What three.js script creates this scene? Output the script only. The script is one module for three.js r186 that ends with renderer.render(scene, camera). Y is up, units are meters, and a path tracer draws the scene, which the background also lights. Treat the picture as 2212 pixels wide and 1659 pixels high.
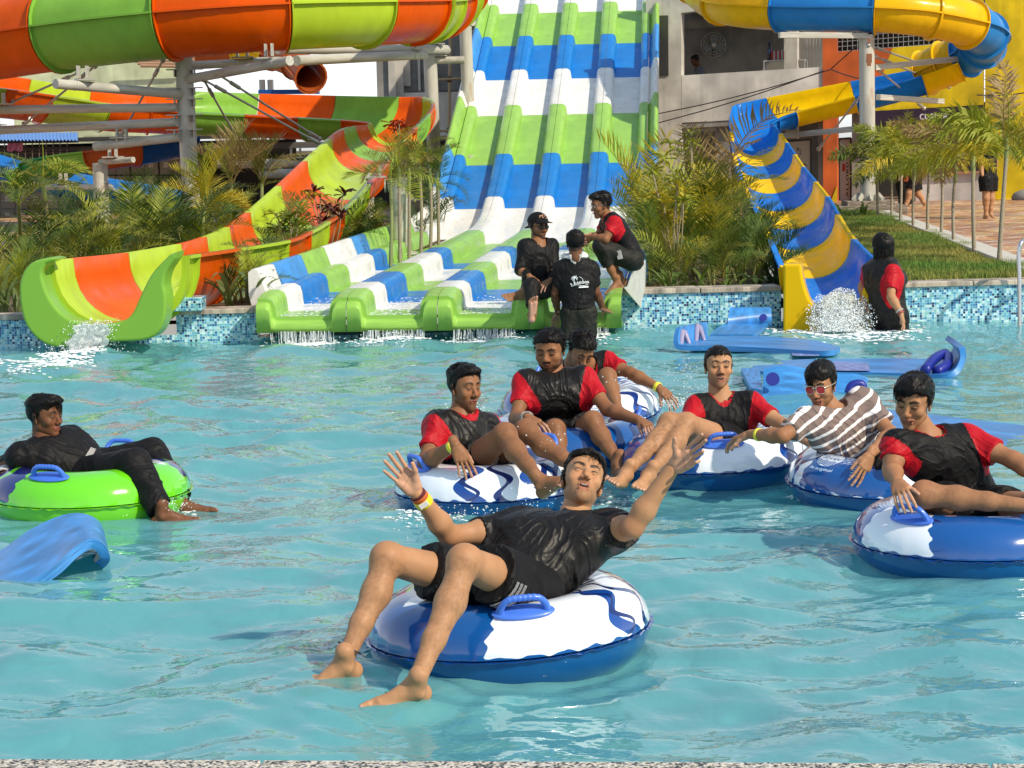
import * as THREE from 'three';
import { mergeGeometries, mergeVertices, toCreasedNormals } from 'three/addons/utils/BufferGeometryUtils.js';
import { RoundedBoxGeometry } from 'three/addons/geometries/RoundedBoxGeometry.js';
import { Sky } from 'three/addons/objects/Sky.js';

// ---------- camera, sky, sun, exposure ----------
const scene = new THREE.Scene();
const W0 = 2212, H0 = 1659, FPX = 4600, EYE = 1.93, PITCH = Math.atan((829.5 - 292) / FPX), ROLL = 0.021;
const camera = new THREE.PerspectiveCamera(2 * Math.atan(H0 / 2 / FPX) * 180 / Math.PI, 4 / 3, 0.1, 400);
camera.rotation.order = 'YXZ';
camera.position.set(0, EYE, 0);
camera.rotation.set(-PITCH, 0, -ROLL);
camera.updateMatrixWorld(true);
scene.add(camera);
const SUN = new THREE.Vector3(0.60, 0.64, 0.48).normalize();
const sun = new THREE.DirectionalLight(new THREE.Color(1.0, 0.88, 0.70), 4.2);
sun.position.copy(SUN).multiplyScalar(60); sun.target.position.set(0, 0, -20);
sun.position.add(sun.target.position);
sun.castShadow = true; sun.shadow.mapSize.set(2048, 2048); sun.shadow.radius = 1.6;
Object.assign(sun.shadow.camera, { left: -30, right: 30, top: 30, bottom: -30, near: 1, far: 140 });
scene.add(sun, sun.target);
{ // hazy tropical sky: white near the horizon, pale blue overhead, brighter round the sun
  const w = 256, h = 128, data = new Float32Array(w * h * 4);
  for (let j = 0; j < h; j++) for (let i = 0; i < w; i++) {
    const el = ((j + 0.5) / h - 0.5) * Math.PI, az = ((i + 0.5) / w) * 2 * Math.PI - Math.PI;
    const y = Math.sin(el), dx = Math.cos(el) * Math.cos(az), dz = Math.cos(el) * Math.sin(az);
    const t = Math.exp(-Math.max(0, y) * 3.4), c = Math.max(0, dx * SUN.x + y * SUN.y + dz * SUN.z);
    const glow = 0.30 * Math.pow(c, 8) + 0.10 * Math.pow(c, 2);
    const o = (j * w + i) * 4;
    data[o] = 0.17 + 1.03 * t + glow; data[o + 1] = 0.30 + 0.93 * t + glow * 0.95; data[o + 2] = 0.50 + 0.75 * t + glow * 0.8; data[o + 3] = 1;
    if (y < 0) { data[o] = 0.42; data[o + 1] = 0.42; data[o + 2] = 0.38; }
  }
  const t = new THREE.DataTexture(data, w, h, THREE.RGBAFormat, THREE.FloatType);
  t.mapping = THREE.EquirectangularReflectionMapping; t.magFilter = t.minFilter = THREE.LinearFilter; t.needsUpdate = true;
  scene.background = t; scene.environment = t; scene.backgroundIntensity = scene.environmentIntensity = 1.0;
}
const renderer = new THREE.WebGLRenderer({ antialias: true });
renderer.setSize(1024, 768);
renderer.toneMapping = THREE.LinearToneMapping; renderer.toneMappingExposure = 1.1;
renderer.shadowMap.enabled = true;

// ---------- helpers ----------
const V = (x, y, z) => new THREE.Vector3(x, y, z);
const lerp = (a, b, t) => a + (b - a) * t, clamp = (x, a, b) => Math.min(b, Math.max(a, x));
const smooth = (a, b, x) => { const t = clamp((x - a) / (b - a), 0, 1); return t * t * (3 - 2 * t); };
let seedState = 7;
const reseed = (s) => { seedState = s >>> 0; };
const rnd = () => { seedState = (seedState + 0x6d2b79f5) | 0; let t = Math.imul(seedState ^ (seedState >>> 15), 1 | seedState); t = (t + Math.imul(t ^ (t >>> 7), 61 | t)) ^ t; return ((t ^ (t >>> 14)) >>> 0) / 4294967296; };
const rr = (a, b) => a + (b - a) * rnd();
// a sight line read off the photograph (2212 wide) carried out to a real distance
const RIGHT = V(1, 0, 0).applyQuaternion(camera.quaternion), UPV = V(0, 1, 0).applyQuaternion(camera.quaternion), FWD = V(0, 0, -1).applyQuaternion(camera.quaternion);
const P = (u, v, d) => camera.position.clone().addScaledVector(RIGHT, (u - W0 / 2) / FPX * d).addScaledVector(UPV, (H0 / 2 - v) / FPX * d).addScaledVector(FWD, d);
const G = (u, v, y = 0) => { const a = P(u, v, 1).sub(camera.position); return camera.position.clone().addScaledVector(a, (y - EYE) / a.y); };
const proj = (p) => { const q = p.clone().sub(camera.position), d = q.dot(FWD); return [W0 / 2 + q.dot(RIGHT) / d * FPX, H0 / 2 - q.dot(UPV) / d * FPX, d]; };
const atY = (u, d, y) => { const p = P(u, 0, d), q = P(u, 1000, d), t = (y - p.y) / (q.y - p.y); return p.lerp(q, t); };  // on the sight column u, at distance d and height y

const used = new Map();
const numbered = (n) => { const k = used.get(n) || 0; used.set(n, k + 1); return k ? n + '_' + String(k).padStart(3, '0') : n; };
const baseOf = new WeakMap();
function meta(o, label, category, group, kind) { if (label) o.userData.label = label; if (category) o.userData.category = category; if (group) o.userData.group = group; if (kind) o.userData.kind = kind; return o; }
function thing(name, label, category, at = V(0, 0, 0), group) {
  const o = new THREE.Group(); o.name = numbered(name); o.position.copy(at); scene.add(o); baseOf.set(o, at.clone());
  return meta(o, label, category, group);
}
function part(name, geo, mat, parent, local = false) {  // geometry in world coordinates unless local
  const m = new THREE.Mesh(geo, mat); m.name = name; m.castShadow = m.receiveShadow = true;
  const b = baseOf.get(parent);
  if (b) { if (!local) geo.translate(-b.x, -b.y, -b.z); baseOf.set(m, b); }
  parent.add(m);
  return m;
}
function single(name, geo, mat, label, category, group, kind) {
  const m = new THREE.Mesh(geo, mat); m.name = numbered(name); m.castShadow = m.receiveShadow = true; scene.add(m); baseOf.set(m, V(0, 0, 0));
  return meta(m, label, category, group, kind);
}
const struct = (name, geo, mat) => single(name, geo, mat, null, null, null, 'structure');
function mg(list) {
  list = list.filter(Boolean);
  const mixed = list.some((g) => !g.index) && list.some((g) => g.index), anyColor = list.some((g) => g.attributes.color);
  list = list.map((g) => {
    g = mixed && g.index ? g.toNonIndexed() : g;
    for (const k of Object.keys(g.attributes)) if (!['position', 'normal', 'uv', 'color'].includes(k)) g.deleteAttribute(k);
    if (!g.attributes.uv) g.setAttribute('uv', new THREE.BufferAttribute(new Float32Array(g.attributes.position.count * 2), 2));
    if (!g.attributes.normal) g.computeVertexNormals();
    if (anyColor && !g.attributes.color) g.setAttribute('color', new THREE.BufferAttribute(new Float32Array(g.attributes.position.count * 3).fill(1), 3));
    return g;
  });
  return list.length === 1 ? list[0] : mergeGeometries(list, false);
}
const rgb = (r, g, b) => new THREE.Color().setRGB(r, g, b);
const std = (c, roughness = 0.6, o = {}) => new THREE.MeshPhysicalMaterial({ color: Array.isArray(c) ? rgb(...c) : c, roughness, metalness: 0, side: THREE.DoubleSide, ...o });

const box = (w, h, d, x = 0, y = 0, z = 0, r = 0) => { const g = r ? new RoundedBoxGeometry(w, h, d, 2, r) : new THREE.BoxGeometry(w, h, d); g.translate(x, y, z); return g; };
// a box whose +x runs from a to b, given thickness across (h up, w sideways)
function bar(a, b, w, h, r = 0) {
  const l = a.distanceTo(b), g = r ? new RoundedBoxGeometry(l, h, w, 2, r) : new THREE.BoxGeometry(l, h, w), x = b.clone().sub(a).normalize(), z = V(0, 1, 0).cross(x).negate();
  if (z.length() < 1e-3) z.set(0, 0, 1); z.normalize(); const y = z.clone().cross(x);
  const m = new THREE.Matrix4().makeBasis(x, y, z).setPosition(a.clone().add(b).multiplyScalar(0.5));
  g.applyMatrix4(m); return g;
}
const cyl = (a, b, r0, r1 = r0, seg = 12, caps = true) => {
  const l = a.distanceTo(b), g = new THREE.CylinderGeometry(r1, r0, l, seg, 1, !caps);
  g.applyQuaternion(new THREE.Quaternion().setFromUnitVectors(V(0, 1, 0), b.clone().sub(a).normalize())); g.translate(...a.clone().add(b).multiplyScalar(0.5).toArray()); return g;
};
const ball = (p, r, sx = 1, sy = 1, sz = 1, seg = 12) => { const g = new THREE.SphereGeometry(r, seg, Math.ceil(seg * 0.7)); g.scale(sx, sy, sz); g.translate(p.x, p.y, p.z); return g; };
// tapered tube through points; radius a number or f(t)
function tube(pts, radius, seg = 24, rad = 8, closed = false, caps = true) {
  const c = pts.length > 2 || closed ? new THREE.CatmullRomCurve3(pts, closed, 'centripetal') : new THREE.LineCurve3(pts[0], pts[1]);
  const rf = typeof radius === 'function' ? radius : () => radius, fr = c.computeFrenetFrames(seg, closed), pos = [], uv = [], idx = [];
  const len = c.getLength();
  for (let i = 0; i <= seg; i++) {
    const t = i / seg, p = c.getPointAt(t), N = fr.normals[i], B = fr.binormals[i], r = rf(t);
    for (let j = 0; j <= rad; j++) { const a = j / rad * 2 * Math.PI, cs = Math.cos(a) * r, sn = Math.sin(a) * r; pos.push(p.x + N.x * cs + B.x * sn, p.y + N.y * cs + B.y * sn, p.z + N.z * cs + B.z * sn); uv.push(t * len, j / rad); }
  }
  for (let i = 0; i < seg; i++) for (let j = 0; j < rad; j++) { const a = i * (rad + 1) + j, b = a + rad + 1; idx.push(a, a + 1, b, b, a + 1, b + 1); }
  if (caps && !closed) for (const i of [0, seg]) {
    const k = pos.length / 3, p = c.getPointAt(i / seg); pos.push(p.x, p.y, p.z); uv.push(0, 0);
    for (let j = 0; j < rad; j++) { const a = i * (rad + 1) + j; i ? idx.push(k, a, a + 1) : idx.push(k, a + 1, a); }
  }
  const g = new THREE.BufferGeometry(); g.setAttribute('position', new THREE.Float32BufferAttribute(pos, 3)); g.setAttribute('uv', new THREE.Float32BufferAttribute(uv, 2)); g.setIndex(idx); g.computeVertexNormals();
  return g;
}
// sheet through a grid of points rows[i][j]
function sheet(rows, uvScale = null) {
  const n = rows.length, m = rows[0].length, pos = [], uv = [], idx = [];
  for (let i = 0; i < n; i++) for (let j = 0; j < m; j++) { const p = rows[i][j]; pos.push(p.x, p.y, p.z); uv.push(...(uvScale ? uvScale(i, j, p) : [j / (m - 1), i / (n - 1)])); }
  for (let i = 0; i < n - 1; i++) for (let j = 0; j < m - 1; j++) { const a = i * m + j, b = a + m; idx.push(a, b, a + 1, a + 1, b, b + 1); }
  const g = new THREE.BufferGeometry(); g.setAttribute('position', new THREE.Float32BufferAttribute(pos, 3)); g.setAttribute('uv', new THREE.Float32BufferAttribute(uv, 2)); g.setIndex(idx); g.computeVertexNormals();
  return g;
}
// closed shell of a sheet: the sheet, its offset copy and the edges between
function shell(rows, t) {
  const n = rows.length, m = rows[0].length, g = sheet(rows), N = g.attributes.normal;
  const back = rows.map((r, i) => r.map((p, j) => { const k = i * m + j; return V(p.x - N.getX(k) * t, p.y - N.getY(k) * t, p.z - N.getZ(k) * t); }));
  const edge = (a, b) => sheet([a, b]);
  return mg([g, sheet(back), edge(rows[0], back[0]), edge(rows[n - 1], back[n - 1]), edge(rows.map((r) => r[0]), back.map((r) => r[0])), edge(rows.map((r) => r[m - 1]), back.map((r) => r[m - 1]))]);
}
function quad(a, b, c, d, uvs) { const g = sheet([[a, b], [d, c]]); if (uvs) g.setAttribute('uv', new THREE.Float32BufferAttribute(uvs, 2)); return g; }

// value noise
const hash3 = (x, y, z) => { let h = Math.imul(x, 374761393) ^ Math.imul(y, 668265263) ^ Math.imul(z, 1274126177); h = Math.imul(h ^ (h >>> 13), 1274126177); return ((h ^ (h >>> 16)) >>> 0) / 4294967296; };
function noise3(x, y, z) {
  const xi = Math.floor(x), yi = Math.floor(y), zi = Math.floor(z), f = (t) => t * t * (3 - 2 * t), u = f(x - xi), v = f(y - yi), w = f(z - zi);
  const L = (k) => lerp(lerp(hash3(xi, yi, zi + k), hash3(xi + 1, yi, zi + k), u), lerp(hash3(xi, yi + 1, zi + k), hash3(xi + 1, yi + 1, zi + k), u), v);
  return lerp(L(0), L(1), w) * 2 - 1;
}
const fbm = (x, y, z, o = 4) => { let s = 0, a = 0.5; for (let i = 0; i < o; i++) { s += a * noise3(x, y, z); x = x * 2.03 + 17.1; y = y * 2.03 + 3.7; z = z * 2.03 + 9.2; a *= 0.5; } return s; };
// periodic canvas-free texture: f(u, v) in 0..1 -> [r, g, b] (sRGB bytes when srgb)
function texture(w, h, f, { srgb = true, repeat = true } = {}) {
  const d = new Uint8Array(w * h * 4);
  for (let j = 0; j < h; j++) for (let i = 0; i < w; i++) { const c = f(i / w, j / h, i, j), o = (j * w + i) * 4; d[o] = clamp(c[0], 0, 1) * 255; d[o + 1] = clamp(c[1] ?? c[0], 0, 1) * 255; d[o + 2] = clamp(c[2] ?? c[0], 0, 1) * 255; d[o + 3] = 255; }
  const t = new THREE.DataTexture(d, w, h, THREE.RGBAFormat); t.magFilter = THREE.LinearFilter; t.minFilter = THREE.LinearMipmapLinearFilter;
  if (repeat) t.wrapS = t.wrapT = THREE.RepeatWrapping; if (srgb) t.colorSpace = THREE.SRGBColorSpace; t.needsUpdate = true; return t;
}
function tile(t, sx, sy = sx) { const c = t.clone(); c.repeat.set(sx, sy); c.needsUpdate = true; return c; }
const pnoise = (n, seed) => { // periodic value noise of n cells
  const g = new Float32Array(n * n); for (let i = 0; i < n * n; i++) g[i] = hash3(i, seed, 91) * 2 - 1;
  return (u, v) => { const x = u * n, y = v * n, xi = Math.floor(x), yi = Math.floor(y), f = (t) => t * t * (3 - 2 * t), a = f(x - xi), b = f(y - yi), at = (i, j) => g[((j % n + n) % n) * n + ((i % n + n) % n)]; return lerp(lerp(at(xi, yi), at(xi + 1, yi), a), lerp(at(xi, yi + 1), at(xi + 1, yi + 1), a), b); };
};
const pf = (seed, n0, oct) => { const L = []; for (let i = 0; i < oct; i++) L.push(pnoise(n0 << i, seed + i)); return (u, v) => { let s = 0, a = 0.5; for (const f of L) { s += a * f(u, v); a *= 0.5; } return s; }; };
function canvasTex(w, h, draw) { const c = document.createElement('canvas'); c.width = w; c.height = h; draw(c.getContext('2d'), w, h); const t = new THREE.CanvasTexture(c); t.colorSpace = THREE.SRGBColorSpace; return t; }
const planar = (g, ax, ay, s = 1) => { const p = g.attributes.position, uv = new Float32Array(p.count * 2), q = V(0, 0, 0); for (let i = 0; i < p.count; i++) { q.fromBufferAttribute(p, i); uv[i * 2] = q.dot(ax) * s; uv[i * 2 + 1] = q.dot(ay) * s; } g.setAttribute('uv', new THREE.BufferAttribute(uv, 2)); return g; };
const X = V(1, 0, 0), Y = V(0, 1, 0), Z = V(0, 0, 1);
// ---------- pool, ground, water ----------
const wallL = atY(0, 20.3, 0), wallR = atY(2200, 20.95, 0), wallDir = wallR.clone().sub(wallL).setY(0).normalize(), wallIn = V(-wallDir.z, 0, wallDir.x).multiplyScalar(wallDir.x > 0 ? 1 : -1);
if (wallIn.z < 0) wallIn.negate();                               // points to the camera
const onWall = (x) => wallL.clone().addScaledVector(wallDir, (x - wallL.x) / wallDir.x).setY(0);
const copL = atY(0, 5.88, 0.25), copR = atY(2212, 5.64, 0.25), copDir = copR.clone().sub(copL).setY(0).normalize();
const onCop = (x) => copL.clone().addScaledVector(copDir, (x - copL.x) / copDir.x);
const PX = 16;                                                   // half width of the pool
// room left in the ground for the two flumes
const rimG = [[[116, 566, 20.75], [278, 546, 21.9], [447, 511.5, 24.9], [541.5, 459, 28]], [[392, 553, 20.75], [503, 537, 21.9], [660, 500, 24.9], [734, 454, 28]]], rimY = [[[1706, 580, 20.95], [1669, 515, 23.4], [1645.5, 465, 26], [1625, 427, 28.6]], [[1905, 575, 20.95], [1838, 516, 23.4], [1804, 462.6, 26], [1782, 424, 28.6]]];
const NOTCH_G = [...rimG[0].map((p) => P(...p)), ...rimG[1].map((p) => P(...p)).reverse()], NOTCH_Y = [...rimY[0].map((p) => P(...p)), ...rimY[1].map((p) => P(...p)).reverse()];
const mGround = (() => {
  const a = pf(11, 8, 5), b = pf(31, 40, 3);
  const t = texture(512, 512, (u, v) => { const k = 0.5 + 0.42 * a(u, v) + 0.25 * b(u, v); return [0.40 * k + 0.14, 0.33 * k + 0.11, 0.25 * k + 0.08]; });
  return std('#ffffff', 0.95, { map: tile(t, 0.5), bumpMap: tile(t, 0.5), bumpScale: 0.03 });
})();
{
  const s = new THREE.Shape([V(-260, 330), V(260, 330), V(260, -60), V(-260, -60)].map((p) => new THREE.Vector2(p.x, p.y)));
  const pts = [onCop(-PX), onCop(PX), onWall(PX), onWall(-PX)];
  s.holes.push(new THREE.Path(pts.map((p) => new THREE.Vector2(p.x, -p.z))));
  for (const h of [NOTCH_G, NOTCH_Y, [V(-2.4, 0, -20.75), V(1.0, 0, -20.85), V(3.1, 0, -36), V(-0.6, 0, -36)]]) s.holes.push(new THREE.Path(h.map((p) => new THREE.Vector2(p.x, -p.z))));
  const g = new THREE.ShapeGeometry(s); g.rotateX(-Math.PI / 2); g.translate(0, 0.2, 0); planar(g, X, Z, 0.5);
  struct('ground', g, mGround);
}
const mFloor = (() => {
  const a = pf(3, 4, 4);
  const t = texture(512, 512, (u, v, i, j) => { const grout = (i % 16 < 1 || j % 16 < 1) ? 0.9 : 1, k = (0.93 + 0.1 * (hash3(i >> 4, j >> 4, 5) - 0.5) + 0.1 * a(u, v)) * grout; return [0.46 * k, 0.84 * k, 0.88 * k]; });
  return std('#ffffff', 0.7, { map: tile(t, 1.2) });
})();
{
  const q = [onCop(-PX), onCop(PX), onWall(PX), onWall(-PX)].map((p) => p.clone().setY(-0.9));
  const g = quad(...q); planar(g, X, Z); struct('pool_floor', g, mFloor);
  const side = (a, b, y1) => quad(a.clone().setY(-0.9), b.clone().setY(-0.9), b.clone().setY(y1), a.clone().setY(y1));
  const s = mg([side(onCop(-PX), onCop(PX), 0.198), side(onCop(-PX), onWall(-PX), 0.198), side(onCop(PX), onWall(PX), 0.198)]);
  struct('pool_side_wall', s, std([0.25, 0.6, 0.68], 0.5));
}
// mosaic
const mMosaic = (() => {
  const T = 8, nx = 128, ny = 64, pal = [[0.75, 0.88, 0.9], [0.55, 0.78, 0.84], [0.36, 0.66, 0.78], [0.22, 0.52, 0.7], [0.14, 0.38, 0.6], [0.05, 0.13, 0.3], [0.45, 0.72, 0.72], [0.65, 0.84, 0.9]];
  const wts = [0.16, 0.34, 0.5, 0.64, 0.74, 0.82, 0.92, 1];
  const pick = (i, j) => { const r = hash3(i, j, 77); return pal[wts.findIndex((w) => r < w)]; };
  const f = (u, v, i, j) => { const a = i % T, b = j % T, g = a < 1 || b < 1, ti = i / T | 0, tj = j / T | 0; if (g) return [0.74, 0.82, 0.84]; const c = pick(ti, tj), k = 0.9 + 0.2 * hash3(ti, tj, 3); return c.map((x) => x * k); };
  const t = texture(T * nx, T * ny, f), bt = texture(256, 256, (u, v, i, j) => { const a = i % 8, b = j % 8; return [a < 1 || b < 1 ? 0.2 : 0.9]; }, { srgb: false });
  return std('#ffffff', 0.18, { map: tile(t, 1 / (0.024 * nx), 1 / (0.024 * ny)), bumpMap: tile(bt, 1 / (0.024 * 32)), bumpScale: 0.0015 });
})();
const mCoping = (() => {
  const a = pf(51, 8, 5), b = pf(61, 64, 2);
  const t = texture(512, 512, (u, v) => { const k = 0.62 + 0.3 * a(u, v) + 0.12 * b(u, v); return [k * 1.02, k * 0.95, k * 0.86]; });
  return std('#ffffff', 0.6, { map: tile(t, 1.3), bumpMap: tile(t, 1.3), bumpScale: 0.004 });
})();
const WALLY = (x) => (x < 0.9 ? 0.335 : 0.42);
{
  const t = thing('pool_wall', 'low pool wall of blue mosaic tile with stone coping along the far edge', 'wall', onWall(0));
  meta(t, null, null, null, 'structure');
  for (const [x0, x1, y] of [[-PX, -4.3, 0.335], [-4.3, -3.2, 0.1], [-3.2, -2.43, 0.335], [-2.43, 1.05, 0.05], [1.05, 2.64, 0.42], [2.64, 3.58, 0.06], [3.58, PX, 0.42]]) {
    const a = onWall(x0), b = onWall(x1), top = y > 0.3 ? y - 0.05 : y, g = quad(a.clone().setY(-0.9), b.clone().setY(-0.9), b.clone().setY(top), a.clone().setY(top));
    planar(g, wallDir, Y); part('mosaic_face', g, mMosaic, t);
    if (y < 0.3) continue;
    for (const e of [a, b]) { const q = quad(e.clone().setY(-0.2), e.clone().setY(-0.2).addScaledVector(wallIn, -0.5), e.clone().setY(top).addScaledVector(wallIn, -0.5), e.clone().setY(top)); planar(q, wallIn, Y); part('mosaic_return', q, mMosaic, t); }
    const n = Math.max(1, Math.round((x1 - x0) / 0.95));
    for (let i = 0; i < n; i++) {
      const p = onWall(lerp(x0, x1, i / n) + 0.004), q = onWall(lerp(x0, x1, (i + 1) / n) - 0.004), h = y - 0.025 + rr(-0.004, 0.004);
      p.setY(h).addScaledVector(wallIn, -0.14); q.setY(h).addScaledVector(wallIn, -0.14);
      const c = bar(p, q, 0.34, 0.05, 0.008); planar(c, X, Z, 1); part('coping_stone', c, mCoping, t);
    }
  }
}
// near granite coping
const mGranite = (() => {
  const a = pnoise(96, 5), b = pnoise(160, 8), c = pnoise(48, 12);
  const t = texture(1024, 1024, (u, v) => { const k = a(u, v) * 0.6 + b(u, v) * 0.55 + c(u, v) * 0.35; const g = k > 0.34 ? 0.16 : k > 0.12 ? 0.50 : k > -0.25 ? 0.70 : 0.84; const w = 0.5 + 0.5 * c(v, u); return [g, g * (0.97 - 0.03 * w), g * (0.93 - 0.09 * w)]; });
  return std('#ffffff', 0.45, { map: tile(t, 1.35), bumpMap: tile(t, 1.35), bumpScale: 0.002 });
})();
{
  const t = thing('granite_coping', 'speckled granite coping slabs along the near pool edge', 'coping', onCop(0)); meta(t, null, null, null, 'structure');
  const jx = G(567, 1640, 0.25).x;
  for (let i = -4; i < 4; i++) {
    const p = onCop(jx + i * 1.95 + 0.003), q = onCop(jx + (i + 1) * 1.95 - 0.003), n = V(-copDir.z, 0, copDir.x).multiplyScalar(1); if (n.z < 0) n.negate();
    p.setY(0.232).addScaledVector(n, 0.21); q.setY(0.232).addScaledVector(n, 0.21);
    const c = bar(p, q, 0.42, 0.036, 0.006); planar(c, X, Z, 1); part('granite_slab', c, mGranite, t);
  }
}
// water: a wavy sheet over a painted floor
const WAVES = [];
{
  reseed(101);
  for (let i = 0; i < 46; i++) {
    const L = 0.2 * Math.pow(12, Math.pow(rnd(), 1.1)), a = rr(-1, 1) * 1.35 + (rnd() < 0.5 ? Math.PI / 2 : Math.PI / 2 + 0.7), k = 2 * Math.PI / L;
    WAVES.push([Math.cos(a) * k, Math.sin(a) * k, rr(0, 6.283), 0.0029 * Math.pow(L, 0.92) * rr(0.5, 1.4) * 2.1]);
  }
}
const STIR = [[1100, 1425, 0.5, 0.010], [194, 1075, 0.5, 0.009], [1068, 1080, 0.5, 0.012], [1542, 1015, 0.5, 0.010], [1920, 1058, 0.5, 0.010], [2098, 1190, 0.5, 0.010], [770, 1520, 0.05, 0.012], [860, 1530, 0.05, 0.010], [400, 1100, 0.05, 0.012], [1380, 1040, 0.05, 0.012], [200, 770, 0.0, 0.022], [1815, 720, 0.1, 0.02], [1250, 728, 0.1, 0.01], [1930, 728, 0.15, 0.012], [850, 738, 0.3, 0.010], [1450, 880, 0.0, 0.02]].map(([u, v, r, a]) => { const p = G(u, v, 0); return [p.x, p.z, r, a]; });
const waterY = (x, z) => {
  const wx = x + 0.12 * noise3(x * 1.3, z * 1.3, 4.4), wz = z + 0.12 * noise3(x * 1.3, z * 1.3, 9.7);
  let y = 0; for (const [kx, kz, ph, a] of WAVES) { const s = Math.sin(wx * kx + wz * kz + ph); y += a * (s + 0.35 * s * s); }
  let e = 0; for (const [sx, sz, r, a] of STIR) { const dx = x - sx, dz = z - sz, q = Math.hypot(dx, dz) - r; if (q < 1.1 && q > -0.2) { const w = 6 + 2 * noise3(dx * 2, dz * 2, r + sx); e += a * Math.exp(-Math.abs(q) * 3) * Math.sin(q * w * 5 + 3 * noise3(x * 2.2, z * 2.2, 6)) + a * 0.5 * Math.exp(-Math.abs(q) * 4) * noise3(x * 11, z * 11, 3); } }
  y += e;
  return y * (0.75 + 0.55 * noise3(x * 0.55, z * 0.55, 2.2)) - 0.004;
};
const mWater = (() => {
  const a = pf(71, 6, 5), b = pf(81, 5, 5);
  const bt = texture(512, 512, (u, v) => [0.5 + 0.5 * (1 - Math.abs(a(u, v)) * 2) * 0.6 + 0.3 * b(u, v)], { srgb: false });
  return std([0.19, 0.545, 0.575], 0.03, { transmission: 0.48, thickness: 0, ior: 1.34, bumpMap: tile(bt, 0.62), bumpScale: 0.016 });
})();
{
  const rows = []; let z = -5.3; const zs = [];
  while (z > -21.2) { zs.push(z); z -= clamp(0.024 + (-z - 5.3) * 0.0035, 0.024, 0.07); }
  for (const zz of zs) {
    const hw = Math.min(PX - 0.02, 1.6 - zz * 0.27), n = 330, r = [];
    for (let i = 0; i <= n; i++) { const x = lerp(-hw, hw, i / n); r.push(V(x, waterY(x, zz), zz)); }
    rows.push(r);
  }
  const g = sheet(rows); planar(g, X, Z);
  struct('pool_water', g, mWater);
}
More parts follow.
